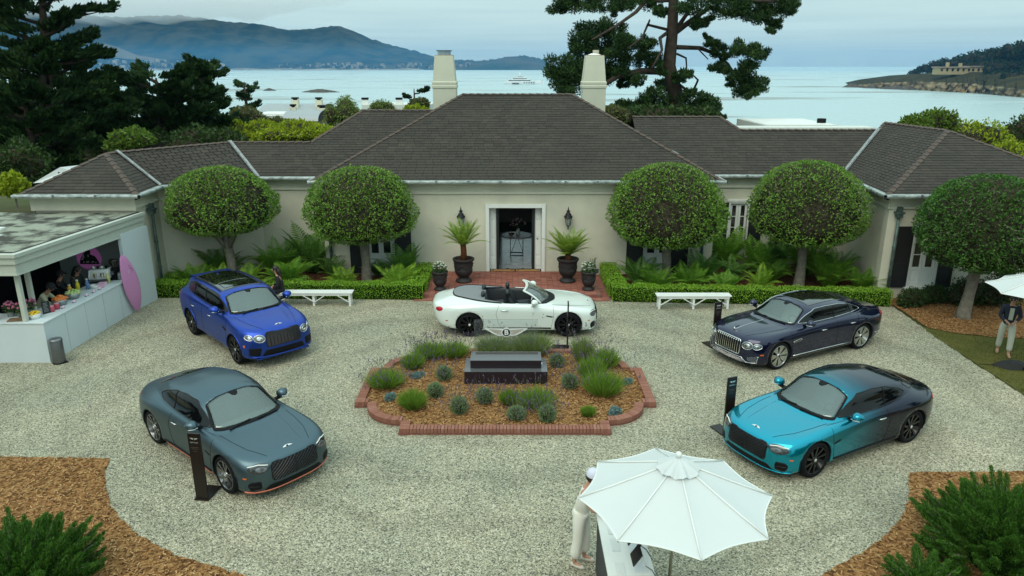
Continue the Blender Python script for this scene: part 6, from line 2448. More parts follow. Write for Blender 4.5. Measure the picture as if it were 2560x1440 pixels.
# ---- island planting
M_lav = mat('lavender_leaf', island=[(0.162, 0.247, 0.120), (0.243, 0.338, 0.180), (0.121, 0.195, 0.084), (0.297, 0.390, 0.216)], rough=.7, sub=.2, spec=.2)
M_spike = mat('lavender_spike', island=[(.10, .07, .14), (.16, .11, .21), (.09, .09, .09), (.20, .15, .26)], rough=.8, spec=.1)
M_grassA = mat('bright_tuft', island=[(0.108, 0.207, 0.020), (0.168, 0.287, 0.030), (0.240, 0.356, 0.060)], rough=.6, sub=.3, spec=.25)
M_grassB = mat('sage_tuft', island=[(0.138, 0.207, 0.050), (0.218, 0.287, 0.090), (0.299, 0.345, 0.130)], rough=.6, sub=.3, spec=.25)
M_succ = mat('blue_grey_succulent', island=[(.14, .23, .22), (.20, .30, .29), (.10, .17, .16)], rough=.6, spec=.3)

def tuft(V, n, r, h, lean, wid=.012, spread=1.):
 """upright blades fanning from the ground"""
 a = nr.uniform(0, 2 * PI, n)
 rr = nr.uniform(0, 1, n) ** .5
 base = np.stack([r * .55 * rr * np.cos(a), r * .55 * rr * np.sin(a), np.zeros(n)], 1)
 out = np.stack([np.cos(a), np.sin(a), np.zeros(n)], 1)
 hh = h * nr.uniform(.55, 1.1, n) * (1 - .25 * rr)
 tip = base + out * (r * .6 * rr * nr.uniform(.5, 1.3, n) * lean)[:, None] + np.array([0, 0, 1]) * hh[:, None] + nr.normal(0, .02, (n, 3))
 mid = (base + tip) / 2 - out * .02
 w = unit(np.cross(tip - base, nr.normal(0, 1, (n, 3)))) * wid * .5
 return np.stack([base, mid + w, tip, mid - w], 1), tip

def island_plant(label, px, kind, r, h, flower=0):
 names = {'lav': 'lavender', 'grass': 'grass_clump', 'sage': 'grass_clump', 'succ': 'succulent'}
 t = thing(names[kind], label, 'plant', (px[0], px[1], .085), U(0, 6), 'plants in the island bed')
 if kind == 'succ':
  for k in range(9):
   a, rr = U(0, 6.28), U(0, r * .7)
   c = np.array([rr * math.cos(a), rr * math.sin(a), h * .35])
   d, p = ball_pts(160, .6)
   link('rosette', quads_mesh('rosette', leaves(p * np.array([r * .42, r * .42, h * .45]) + c, d + np.array([0, 0, .4]), .05, .022, .4), M_succ), None, t)
  return t
 m = {'lav': M_lav, 'grass': M_grassA, 'sage': M_grassB}[kind]
 if kind == 'lav':
  d, p = ball_pts(1500, .6)
  C = p * np.array([r, r, h * .55]) + np.array([0, 0, h * .42])
  V = leaves(C, d * .6 + np.array([0, 0, .8]), .075, .011, .4)
  link('foliage', quads_mesh('foliage', V, m), None, t)
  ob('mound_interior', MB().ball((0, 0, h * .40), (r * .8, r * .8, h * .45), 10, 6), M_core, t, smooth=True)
 else:
  V, tip = tuft(None, 1500, r * 1.25, h, 1.3, .012)
  link('blades', quads_mesh('blades', V, m), None, t)
 if flower:
  V, tip = tuft(None, flower, r * 1.5, h * 1.75, 1.9, .006)
  link('flower_stalks', quads_mesh('flower_stalks', V, M_grassB), None, t, kind='stuff')
  C = np.repeat(tip, 5, 0) + nr.normal(0, .012, (len(tip) * 5, 3)) - np.array([0, 0, 1]) * nr.uniform(0, .10, (len(tip) * 5, 1))
  link('flower_spikes', quads_mesh('flower_spikes', leaves(C, np.tile([0, 0, 1.], (len(C), 1)), .045, .018, .3), M_spike), None, t, kind='stuff')
 return t

for a in (('big bright lavender clump with flower stalks at the left edge of the island', (-3.05, 16.2), 'grass', .34, .42, 120), ('slender green clump behind the left edge lavender', (-2.55, 17.3), 'grass', .22, .42, 40),
  ('blue-grey succulent between the left lavenders', (-2.36, 16.72), 'succ', .2, .16), ('flowering grey lavender left of the plinth', (-1.68, 16.6), 'lav', .2, .36, 60),
  ('wide bright clump with mauve stalks at the back left of the island', (-2.2, 18.05), 'grass', .33, .42, 130), ('bright clump behind the plinth left corner', (-1.55, 18.1), 'grass', .30, .42, 70),
  ('blue-grey succulent in the front left corner of the island', (-2.8, 15.42), 'succ', .17, .18), ('bright green bushy clump at the front left of the island', (-2.25, 15.0), 'grass', .24, .48, 0),
  ('round green mound left of the plinth front', (-1.8, 15.62), 'lav', .2, .36, 0), ('grey lavender with dark spikes front left of centre', (-1.18, 14.78), 'lav', .21, .40, 60),
  ('grey lavender against the plinth front', (-.63, 15.3), 'lav', .20, .38, 60), ('small upright grass tuft against the plinth front', (-.07, 15.2), 'grass', .17, .40, 25),
  ('low grey lavender front of centre', (.10, 14.5), 'lav', .22, .30, 40), ('grey lavender front right of centre', (.77, 14.4), 'lav', .20, .40, 60), ('leaning grass clump against the plinth right front', (.55, 15.15), 'grass', .34, .42, 60),
  ('flowering grey lavender behind the plinth right corner', (1.15, 17.4), 'lav', .2, .36, 60), ('flowering grey lavender right of the plinth', (1.38, 16.1), 'lav', .2, .38, 60),
  ('tall sage-green clump at the back right of the island', (1.85, 17.75), 'sage', .22, .72, 40), ('green clump at the back right corner of the island', (2.4, 17.4), 'grass', .28, .55, 40),
  ('large leafy grass clump at the right of the island', (2.15, 15.75), 'grass', .36, .62, 50), ('upright grass clump behind the large right clump', (1.95, 16.5), 'grass', .26, .68, 35), ('blue-grey succulent at the right edge of the island', (2.85, 16.35), 'succ', .18, .16),
  ('blue-grey succulent in the front right corner of the island', (2.3, 14.72), 'succ', .19, .18), ('tiny bright tuft at the front right of the island', (1.68, 14.62), 'grass', .12, .24, 0),
  ('wispy sage grass behind the glass sign, left part', (-.45, 18.32), 'sage', .42, .50, 22), ('wispy sage grass behind the glass sign, right part', (.55, 18.32), 'sage', .42, .62, 22)):
 island_plant(*a)
# ================================================================== benches
def bench(label, x0, x1, y, rz=0):
 t = thing('bench', label, 'bench', ((x0 + x1) / 2, y, 0), rz, 'white benches before the hedges')
 l = (x1 - x0) / 2
 for k, yy in enumerate((-.125, .0, .125)):
  ob('seat_plank', MB().box(-l, l, yy - .058, yy + .058, .43, .465), M_white, t, bevel=.004)
 ob('front_rail', MB().box(-l + .06, l - .06, -.16, -.135, .36, .429), M_white, t)
 ob('rear_rail', MB().box(-l + .06, l - .06, .135, .16, .36, .429), M_white, t)
 for x in (-l + .10, 0, l - .10):
  for yy in (-.118, .118):
   ob('leg', MB().box(x - .035, x + .035, yy - .017, yy + .017, 0, .429), M_white, t)
  ob('cross_rail', MB().box(x - .02, x + .02, -.10, .10, .10, .15), M_white, t)
 for a, b in ((-l + .13, -l + .5), (.03, -.35), (l - .13, l - .5), (-.03 + .06, .38)):
  ob('brace', MB().bar((a, -.147, .14), (b, -.147, .37), .03, .024), M_white, t)
 return t

bench('white slatted bench with diagonal braces, left of the entrance', -7.75, -5.2, 22.75)
bench('white slatted bench with diagonal braces, right of the entrance', 4.65, 7.05, 22.42)

# ================================================================== totem signs
M_totem = mat('dark_bronze_totem', (.014, .009, .007), .35, spec=.4)

def totem(label, loc, rz, h=1.33):
 t = thing('totem_sign', label, 'sign', loc, rz, 'dark totem signs beside the cars')
 ob('board', MB().box(-.115, .115, -.018, .018, .03, h), M_totem, t, bevel=.003)
 ob('foot', MB().box(-.135, .135, -.05, .42, 0, .03), M_totem, t)
 w = MB()
 poly = wing_shape(.075)
 k = len(poly)
 w.add([(a, -.0195, h - .10 + b) for a, b in poly], [tuple(range(k))])
 ob('wing_emblem', w, M_badge, t)
 ob('emblem_dot', MB().lathe([(0, -.022), (.014, -.022), (.016, -.019)], 14, (0, 0, h - .105), axis='y'), M_totem, t)
 tx = link('brand_lettering', text_mesh('BENTLEY', .036, .0005), M_badge, t)
 tx.rotation_euler = (PI / 2, 0, 0)
 tx.location = (0, -.0195, h - .175)
 for i, (ww, zz) in enumerate(((.075, .27), (.06, .30), (.04, .35))):
  ob('text_line', MB().box(-ww, ww, -.0193, -.0183, h - zz - .004, h - zz), mat('dim_print', (.16, .13, .11), .5), t)

totem('dark totem sign standing beside the slate-grey coupe', (-5.6, 11.5, 0), math.radians(-8))
totem('dark totem sign behind the bonnet of the navy saloon', (5.66, 18.95, 0), math.radians(22))
totem('dark totem sign behind the bonnet of the turquoise coupe', (4.58, 13.92, 0), math.radians(22))
totem('dark totem sign seen edge-on before the convertible front wheel', (1.54, 18.95, 0), math.radians(88))

# ================================================================== coffee stand
M_stand = mat('white_stand_panel', (.60, .66, .68), .55, noise=(1.5, (.55, .61, .63), .3))
M_standtrim = mat('stand_cornice', (.50, .53, .46), .6, noise=(5, (.44, .47, .41), .3))
M_mossroof = mat('mossy_gravel_roof', (.30, .32, .26), .95, noise=(1.6, (.07, .07, .06), .07), bump=(60, .8), spec=.1)
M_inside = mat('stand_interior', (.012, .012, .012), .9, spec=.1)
st = thing('coffee_stand', 'flat-roofed white coffee stand with open counter at the left of the court', 'kiosk')
X0, Y0, Y1 = -12.22, 17.85, 23.38
ob('counter_front', MB().prism([(-12.20, 17.85), (-12.05, 22.3), (-12.05, 22.36), (-12.28, 22.36), (-12.30, 17.93), (-19, 17.93), (-19, 17.85)], 0, 1.08), M_stand, st)
ob('counter_top', MB().prism([(-12.18, 17.83), (-12.03, 22.0), (-12.95, 22.0), (-13.05, 18.6), (-19, 18.6), (-19, 17.83)], 1.082, 1.12), M_stand, st, bevel=.006)
ob('end_panel', MB().prism([(-12.10, 21.98), (-11.93, 23.36), (-12.03, 23.36), (-12.20, 21.98)], 1.121, 2.52), M_stand, st)
ob('end_panel_base', MB().prism([(-12.045, 22.365), (-11.93, 23.36), (-12.03, 23.36), (-12.145, 22.365)], 0, 1.12), M_stand, st)
ob('side_wall', MB().box(-14.6, -12.25, 22.72, 22.80, 0, 2.9), mat('grey_partition', (.30, .33, .32), .7), st)
ob('dark_opening', MB().box(-19, -14.6, 22.70, 22.78, 0, 2.9), M_inside, st)  # near-black sheet where the stand is open: its darkness is put into the colour
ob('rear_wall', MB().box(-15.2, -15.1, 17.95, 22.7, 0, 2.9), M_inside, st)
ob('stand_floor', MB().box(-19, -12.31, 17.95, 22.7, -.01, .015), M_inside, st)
for k in range(1, 5):
 f = k / 5
 ob('panel_joint', MB().bar((-12.196 + .15 * f, 17.85 + 4.45 * f, .02), (-12.196 + .15 * f, 17.85 + 4.45 * f, 1.07), .008, .008), M_standtrim, st)
# roof
rp_ = [(-12.55, 17.75), (-12.0, 23.3), (-19, 23.3), (-19, 17.75)]
ob('roof_deck', MB().prism(rp_, 2.92, 2.97), M_mossroof, st)
for k, (o, z0, z1) in enumerate(((.10, 2.90, 2.99), (.05, 2.72, 2.90), (.0, 2.46, 2.72), (.03, 2.42, 2.46))):
 ob('fascia', MB().prism([(-12.55 + o, 17.75 - o), (-12.0 + o, 23.3), (-12.06 + o * .5, 23.3), (-12.62, 17.82), (-19, 17.82), (-19, 17.75 - o)], z0 + .001, z1), M_standtrim, st)
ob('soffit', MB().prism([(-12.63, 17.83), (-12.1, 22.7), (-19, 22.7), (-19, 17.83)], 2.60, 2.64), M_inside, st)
ob('roof_upstand', MB().prism([(-12.58, 17.86), (-12.08, 23.3), (-12.14, 23.3), (-12.64, 17.92), (-19, 17.92), (-19, 17.86)], 2.971, 3.0), mat('bitumen_edge', (.03, .03, .028), .8), st)
for x, y in ((-12.72, 17.98), (-12.98, 18.75), (-13.62, 17.98)):
 ob('post', MB().box(x - .055, x + .055, y - .055, y + .055, 1.121, 2.60), M_standtrim, st, bevel=.005)
ob('roof_hatch', MB().box(-15.0, -14.75, 20.6, 20.8, 2.971, 3.03), M_white, st)
ob('roof_patch', MB().box(-14.8, -14.3, 19.7, 20.0, 2.971, 2.98), M_stand, st)
# backlit silhouette sign on the side wall
sg = thing('wall_sign', 'round pink backlit sign with a black half-figure silhouette in the coffee stand', 'sign', (-13.62, 22.705, 1.60))
ob('glow_ring', MB().lathe([(0, -.01), (.40, -.01), (.40, 0)], 36, axis='y'), mat('pink_backlight', (.28, .12, .27), .6, emit=((.55, .16, .50), .12)), sg)
sil = [(-.30, -.20), (.32, -.20), (.31, -.15), (.26, -.02), (.20, .07), (.09, .11), (.06, .14), (.085, .19), (.09, .25), (.06, .30), (0, .325), (-.05, .31), (-.085, .26), (-.085, .21), (-.13, .17), (-.19, .09), (-.26, -.02), (-.30, -.13)]
k = len(sil)
ob('silhouette', MB().add([(a, -.03, b) for a, b in sil] + [(a, -.015, b) for a, b in sil], [tuple(range(k))] + [(i, k + i, k + (i + 1) % k, (i + 1) % k) for i in range(k)]), M_black, sg)
for a, b, w, h in ((-.16, .06, .035, .07), (-.20, -.02, .03, .04), (0, .08, .02, .05), (-.05, -.12, .06, .03), (.12, -.12, .05, .025), (.22, -.14, .03, .025), (-.17, -.13, .03, .03)):
 ob('silhouette_highlight', MB().add([(a - w, -.031, b - h), (a + w, -.031, b - h * .6), (a + w * .6, -.031, b + h), (a - w * .5, -.031, b + h * .7)], [(0, 1, 2, 3)]), mat('pale_pink_print', (.55, .45, .52), .6), sg)

# surfboard leaning on the counter end
bd = []
L_ = 2.0
for i in range(25):
 t_ = i / 24
 w_ = .27 * (math.sin(PI * min(1, (t_ * .96 + .02))) ** .62) if 0 < t_ < 1 else .012
 th = .045 * math.sin(PI * t_) ** .5 + .004
 rock = .06 * (2 * t_ - 1) ** 2
 bd.append([(w_ * math.cos(a), th * math.sin(a) + rock, L_ * t_) for a in np.linspace(0, 2 * PI, 21)])
sb = ob('surfboard', MB().grid(bd), mat('pink_surfboard', (.62, .26, .50), .35, noise=(2, (.56, .23, .45), .3), coat=.3), smooth=True)
sb.rotation_euler = (math.radians(5), math.radians(-11), math.radians(62))
sb.location = (-11.86, 21.97, .03)
tag(sb, 'pink surfboard leaning upright against the end of the coffee counter', 'surfboard')
for k, (a, b) in enumerate(((.07, 1.62), (.085, 1.54), (.12, 1.50), (.125, 1.43))):
 ob('fin_plug', MB().ball((a, -.045, b), (.014, .006, .018), 8, 5), M_black, sb)
for k in range(2):
 ob('board_print', MB().box(-.03, .05, -.054, -.050, 1.40 + k * .06, 1.42 + k * .06), mat('pale_pink_print'), sb)

# bin
t = thing('pedal_bin', 'brushed steel pedal bin standing at the corner of the coffee counter', 'bin', (-11.97, 17.86, 0))
M_steel = mat('brushed_steel', (.22, .23, .24), .38, .9, noise=(30, (.16, .165, .17), .3))
ob('drum', MB().lathe([(0, 0), (.15, 0), (.155, .02), (.155, .60), (.15, .61)], 28), M_steel, t, smooth=True)
ob('lid', MB().lathe([(.162, .605), (.162, .65), (.14, .68), (0, .69)], 28), M_steel, t, smooth=True)
ob('plastic_base', MB().lathe([(.162, 0), (.162, .035), (.15, .04)], 28), M_dark, t, smooth=True)
ob('pedal', MB().box(.13, .22, -.03, .03, .01, .03), M_dark, t)

# counter things
CT = 1.121
M_zinc = mat('zinc_tub', (.30, .32, .32), .4, .8)

def bowl(label, loc, r, h, m, fruit=None, fr=.035, n=40, fruitname='orange'):
 b = thing('bowl', label, 'bowl', loc, 0, 'bowls on the coffee counter')
 ob('vessel', MB().lathe([(0, 0), (r * .72, 0), (r, h), (r * .95, h), (r * .7, .01)], 24), m, b, smooth=True)
 if fruit:
  for k in range(n):
   a, q = U(0, 6.28), math.sqrt(rnd()) * (r - fr * .6)
   zz = h - .01 + .55 * (r - q) * U(.3, 1)
   f = ob('piece_of_fruit', MB().ball((0, 0, 0), (fr, fr, fr * .9), 8, 6), fruit, b, smooth=True, loc=(q * math.cos(a), q * math.sin(a), zz))

M_orange_f = mat('orange_peel', island=[(.65, .16, .03), (.72, .22, .04), (.60, .12, .03)], rough=.5, per_object=True)
M_lime_f = mat('green_apple', island=[(.30, .42, .10), (.42, .52, .18), (.55, .60, .30)], rough=.5, per_object=True)
M_lemon = mat('lemon_peel', (.75, .48, .03), .5)
bowl('pale bowl of lemons on the counter corner', (-12.62, 18.20, CT), .15, .14, M_white, M_lemon, .038, 22)
bowl('zinc tub of oranges on the coffee counter', (-12.62, 19.35, CT), .20, .17, M_zinc, M_orange_f, .045, 46)
bowl('zinc tub of green apples on the coffee counter', (-12.62, 19.95, CT), .21, .17, M_zinc, M_lime_f, .042, 50)
bowl('white bowl near the espresso machine', (-12.55, 20.95, CT), .11, .09, M_white)
for x, y, m, h, r, lab in ((-13.0, 20.45, mat('orange_juice', (.70, .36, .03), .2), .24, .06, 'squat bottle of orange juice on the counter'), (-12.85, 20.62, mat('yellow_juice', (.62, .50, .03), .2), .33, .055, 'tall bottle of yellow juice on the counter'),
      (-12.70, 20.85, mat('blue_tumbler', (.12, .20, .42), .3), .30, .05, 'tall blue blender cup on the counter'), (-12.45, 21.55, mat('yellow_jug', (.62, .58, .24), .4), .30, .06, 'yellow bottle beside the espresso machine')):
 t = thing('bottle', lab, 'bottle', (x, y, CT), 0, 'bottles on the coffee counter')
 ob('flask', MB().lathe([(0, 0), (r, 0), (r, h * .7), (r * .6, h * .85), (r * .6, h)], 16), m, t, smooth=True)
 ob('cap', MB().lathe([(r * .66, h * .98), (r * .66, h * 1.08), (0, h * 1.08)], 12), M_white, t)
for y, lab in ((18.75, 'red berry jar by the chalkboard'), (18.98, 'pink jar by the orange tub')):
 t = thing('jar', lab, 'jar', (-12.5, y, CT), 0, 'jars on the coffee counter')
 ob('glass', MB().lathe([(0, 0), (.07, 0), (.07, .13), (.055, .15)], 16), mat('berry_jar', (.50, .06, .10), .2), t, smooth=True)
 ob('lid', MB().lathe([(.06, .15), (.06, .17), (0, .17)], 14), mat('pink_lid', (.65, .30, .38), .5), t)
t = thing('chalkboard', 'small black chalkboard menu on the counter', 'sign', (-12.55, 18.6, CT), math.radians(60))
ob('board', MB().box(-.10, .10, -.012, .012, 0, .34), mat('slate_board', (.018, .022, .024), .8), t)
for k in range(7):
 ob('chalk_line', MB().box(-.07, U(.0, .07), -.0135, -.0125, .29 - k * .038, .298 - k * .038), mat('chalk', (.4, .4, .4), .9), t)
for k, (y, x) in enumerate(((19.05, -12.36), (19.55, -12.34), (20.15, -12.32), (20.5, -12.31), (20.8, -12.30))):
 t = thing('price_tag', ['pink price card before the berry jars', 'pink price card before the orange tub', 'pink price card before the green apples', 'pink price card between apples and cups', 'pink price card near the white bowl'][k], 'card', (x, y, CT), math.radians(80), 'price cards on the counter')
 ob('card', MB().add([(-.05, 0, 0), (.05, 0, 0), (.05, .03, .07), (-.05, .03, .07)], [(0, 1, 2, 3)]), mat('pink_card', (.72, .45, .55), .6), t)
 ob('card_foot', MB().box(-.055, .055, .0, .05, 0, .012), M_black, t)
t = thing('cup_box', 'pink paper carton on the counter', 'box', (-12.42, 21.12, CT), .2)
ob('carton', MB().box(-.10, .10, -.14, .14, 0, .11), mat('pink_carton', (.70, .42, .55), .6), t)
ob('carton_flap', MB().add([(-.10, -.14, .11), (.10, -.14, .11), (.13, -.16, .15), (-.07, -.16, .15)], [(0, 1, 2, 3)]), mat('pink_carton'), t)
t = thing('chopping_board', 'wooden board lying on the counter corner', 'board', (-12.95, 18.05, CT), .2)
ob('plank', MB().box(-.25, .25, -.12, .12, 0, .035), mat('olive_wood', (.20, .13, .07), .6, noise=(6, (.11, .07, .035), .2)), t, bevel=.01)
t = thing('espresso_machine', 'white and black espresso machine at the far end of the counter', 'coffee machine', (-12.72, 21.72, CT), math.radians(12))
ob('body', MB().box(-.30, .26, -.22, .22, .10, .40), M_white, t, bevel=.015)
ob('base', MB().box(-.26, .24, -.20, .20, 0, .099), M_dark, t)
ob('drip_tray', MB().box(-.30, .24, -.34, -.221, .08, .12), M_steel, t)
ob('group_head', MB().lathe([(.05, -.12), (.05, 0), (0, 0)], 14, (-.1, -.27, .33)), M_chrome, t)
ob('group_head', MB().lathe([(.05, -.12), (.05, 0), (0, 0)], 14, (.1, -.27, .33)), M_chrome, t)
ob('steam_wand', MB().tube([(-.26, -.25, .34), (-.28, -.30, .22), (-.27, -.31, .14)], .008, 6), M_chrome, t)
ob('cup_rail', MB().tube([(-.28, -.20, .44), (.24, -.20, .44), (.24, .20, .44), (-.28, .20, .44)], .008, 6, closed=True), M_chrome, t)
for k in range(4):
 ob('stacked_cup', MB().lathe([(.03, 0), (.045, .07), (.04, .07)], 12, (-.2 + k * .12, 0, .401)), M_dark if k % 2 else M_white, t)
t = thing('coffee_grinder', 'black coffee grinder with smoked hopper beside the espresso machine', 'grinder', (-12.40, 21.88, CT))
ob('body', MB().box(-.09, .09, -.10, .10, 0, .38), M_dark, t, bevel=.02)
ob('hopper', MB().lathe([(.05, .38), (.07, .44), (.13, .60), (.13, .64), (.115, .64)], 20), mat('smoked_hopper', (.03, .025, .02), .15), t, smooth=True)
ob('doser', MB().lathe([(0, 0), (.05, 0), (.05, .10), (0, .10)], 14, (0, -.13, .2)), M_steel, t)
t = thing('glass_canister', 'clear lidded canister at the end of the counter', 'jar', (-12.25, 21.85, CT))
ob('glass', MB().lathe([(0, 0), (.06, 0), (.06, .2), (.05, .22)], 16), mat('lantern_glass'), t, smooth=True)
ob('lid', MB().lathe([(.055, .22), (.055, .25), (0, .26)], 14), M_steel, t)
# flowers behind the posts
M_bloom = mat('mauve_bloom', island=[(.45, .10, .30), (.55, .20, .42), (.35, .08, .12), (.30, .30, .08)], rough=.6)
for x, y, lab in ((-13.35, 18.35, 'bunch of mauve flowers behind the corner post'), (-12.95, 18.55, 'bunch of magenta flowers by the chalkboard'), (-13.0, 18.25, 'bunch of pink flowers between the two posts')):
 t = thing('bouquet', lab, 'flowers', (x, y, CT), 0, 'bouquets on the counter')
 ob('pot', MB().lathe([(0, 0), (.07, 0), (.09, .14), (.08, .14)], 14), M_zinc, t)
 d, p = ball_pts(160, .4)
 link('leaves', quads_mesh('leaves', leaves(p * .16 + np.array([0, 0, .24]), d, .09, .03, .6), M_pot_leaf), None, t)
 for k in range(18):
  a = unit(nr.normal(0, 1, 3))
  ob('bloom', MB().ball((a[0] * .17, a[1] * .17, .26 + abs(a[2]) * .15), U(.025, .04), 6, 5), M_bloom, t)

# ================================================================== umbrellas
M_canvas = mat('white_canvas', (.70, .73, .73), .75, noise=(2.5, (.67, .70, .70), .3), sub=.2, spec=.2)
M_pole = mat('champagne_pole', (.30, .29, .20), .35, .6)

def umbrella(label, loc, R_, z_edge, z_top, rz, pole_m):
 t = thing('parasol', label, 'parasol', loc, rz, 'white parasols')
 n = 8
 rise = z_top - z_edge
 for k in range(n):
  a0, a1 = 2 * PI * k / n, 2 * PI * (k + 1) / n
  P = []
  for i in range(9):
   f = .08 + .92 * i / 8
   row = []
   for j in range(9):
    s = j / 8
    p0, p1 = Vector((math.cos(a0), math.sin(a0), 0)), Vector((math.cos(a1), math.sin(a1), 0))
    p = p0.lerp(p1, s) * R_ * f
    sag = math.sin(PI * s)
    p = p * (1 - .055 * sag * f * f)
    z = z_edge + rise * (1 - f) ** 1.06 - .018 * sag * math.sin(PI * f)
    row.append((p.x, p.y, z))
   P.append(row)
  ob('canopy_panel', MB().grid(P), M_canvas, t, smooth=True)
  rib = [(math.cos(a0) * R_ * f, math.sin(a0) * R_ * f, z_edge + rise * (1 - f) ** 1.06 + .004) for f in (.1, .4, .7, 1.0)]
  ob('seam', MB().tube([(x, y, z + .006) for x, y, z in rib], .011, 6), M_white, t, smooth=True)
  und = [(x, y, z - .025) for x, y, z in rib]
  rb_ = ob('rib', MB().tube(und, .009, 5), pole_m, t)
  ob('strut', MB().tube([(math.cos(a0) * R_ * .5, math.sin(a0) * R_ * .5, z_edge + rise * .48 - .03), (.04 * math.cos(a0), .04 * math.sin(a0), z_edge - .12)], .007, 5), pole_m, rb_)
  hem = []
  for j in range(9):
   s = j / 8
   p = Vector((math.cos(a0), math.sin(a0), 0)).lerp(Vector((math.cos(a1), math.sin(a1), 0)), s) * R_ * (1 - .055 * math.sin(PI * s))
   hem.append((p.x, p.y, z_edge - .003))
  ob('hem', MB().tube(hem, .009, 5), M_white, t)
 # vent cap with fluttering edge
 P = []
 for i in range(6):
  f = i / 5
  P.append([((.02 + .25 * f) * math.cos(q) * (1 + .06 * f * math.cos(8 * q)), (.02 + .25 * f) * math.sin(q) * (1 + .06 * f * math.cos(8 * q)),
    z_top + .06 - .15 * f ** 1.2 + .022 * f * math.sin(8 * q + 1) + .008 * f * math.sin(17 * q)) for q in np.linspace(0, 2 * PI, 65)])
 ob('vent_cap', MB().grid(P), M_canvas, t, smooth=True)
 ob('finial', MB().ball((0, 0, z_top + .095), (.042, .042, .045), 14, 9), M_white, t, smooth=True)
 ob('pole', MB().tube([(0, 0, .02), (0, 0, z_top)], .022, 12), pole_m, t, smooth=True)
 return t

u1 = umbrella('large white parasol over the reception desk in the foreground', (2.12, 8.24, 0), 1.26, 2.16, 2.68, math.radians(1), M_pole)
ob('base_plate', MB().lathe([(0, 0), (.28, 0), (.28, .05), (.05, .09), (.05, .3)], 24), M_dark, u1)
u2 = umbrella('white parasol cut by the right edge of the picture', (13.45, 17.45, 0), 1.35, 2.12, 2.62, math.radians(10), M_pole)
ob('base_plate', MB().lathe([(0, 0), (.28, 0), (.28, .05), (.05, .09), (.05, .3)], 24), M_dark, u2)
sbag = MB()
sbag.grid([[(.42 * f * math.cos(q) * (1 + .18 * math.sin(3 * q)), .26 * f * math.sin(q), .16 * (1 - f ** 3) + .02 * math.sin(5 * q) * f * (1 - f)) for q in np.linspace(0, 2 * PI, 33)] for f in np.linspace(.02, 1, 8)])
tag(ob('sandbag', sbag, mat('black_canvas_bag', (.012, .012, .013), .8, bump=(20, .4)), smooth=True, loc=(13.05, 17.6, 0.0)), 'black sandbag weighing the right parasol foot on the lawn', 'sandbag')
tag(ob('cable', MB().tube([(12.3, 17.75, .012), (12.5, 17.7, .015), (12.75, 17.66, .02)], .008, 5), M_dark), 'thin black cable running from the sandbag to the gravel', 'cable')

# ================================================================== reception desk
t = thing('reception_desk', 'white-topped reception desk with charcoal front under the parasol', 'desk', (1.30, 6.6, 0), 0)
ob('desk_top', MB().box(-.03, .60, 0, 3.0, 1.02, 1.06), M_white, t, bevel=.005)
ob('front_panel', MB().box(0, .03, .02, 2.98, 0, 1.019), mat('charcoal_panel', (.035, .038, .045), .6), t)
ob('end_panel', MB().box(.031, .56, 2.93, 2.97, 0, 1.019), mat('charcoal_panel'), t)
ob('end_panel', MB().box(.031, .56, .03, .07, 0, 1.019), mat('charcoal_panel'), t)
ob('top_joint', MB().box(-.031, .601, 1.495, 1.5, 1.0605, 1.0612), M_trim, t)
M_screen_off = mat('screen_black', (.012, .011, .012), .12)
M_alu = mat('white_aluminium', (.68, .71, .72), .4, .2)
for k, (yy, lab) in enumerate(((2.10, 'tablet screen on a stand, farther one on the reception desk'), (1.66, 'tablet screen on a stand, nearer one on the reception desk'))):
 sc = thing('tablet_stand', lab, 'tablet', (1.66, 6.6 + yy, 1.0605), 0, 'tablets on the reception desk')
 ob('foot', MB().box(-.02, .16, -.10, .10, 0, .008), M_alu, sc, bevel=.003)
 ob('arm', MB().bar((.11, 0, .008), (.07, 0, .19), .05, .012), M_alu, sc)
 ob('screen', MB().obox((.0, 0, .20), (.055, 0, .085), (0, .13, 0), (.0075 * .85, 0, -.0075 * .55)), M_screen_off, sc)
 ob('camera_bump', MB().obox((.05, .10, .27), (.02, 0, .03), (0, .03, 0), (.01, 0, -.006)), M_screen_off, sc)
 cb = MB().tube([(1.80, 6.6 + yy + .02, 1.07), (1.87, 6.6 + yy - .06, 1.066), (1.89, 6.6 + yy - .16, 1.066), (1.905, 6.6 + yy - .24, 1.05), (1.915, 6.6 + yy - .26, .8)], .005, 5)
 tag(ob('cable', cb, M_dark, smooth=True), ['black cable from the farther tablet over the desk edge', 'black cable from the nearer tablet over the desk edge'][k], 'cable')
for k, yy in enumerate((9.12, 8.74, 8.22)):
 kb = thing('keyboard', ['white keyboard half under the parasol edge', 'white keyboard before the farther tablet', 'white keyboard at the bottom edge of the picture'][k], 'keyboard', (1.45, yy, 1.0605), 0, 'keyboards on the reception desk')
 ob('tray', MB().box(-.06, .06, -.14, .14, 0, .008), M_alu, kb, bevel=.003)
 keys = MB()
 for i in range(5):
  for j in range(12):
   keys.box(-.052 + i * .0215, -.034 + i * .0215, -.132 + j * .0222, -.113 + j * .0222, .0081, .0115)
 ob('keys', keys, M_white, kb, kind='stuff')
tag(ob('pointed_object', MB().add([(2.72, 8.55, .0), (2.86, 8.5, 0), (2.78, 8.62, 0), (2.76, 8.54, .62)], [(0, 1, 3), (1, 2, 3), (2, 0, 3)]), M_dark), 'dark pointed object poking in at the bottom edge', 'pointed_object')  # unidentified dark thing, only its pointed tip is modelled

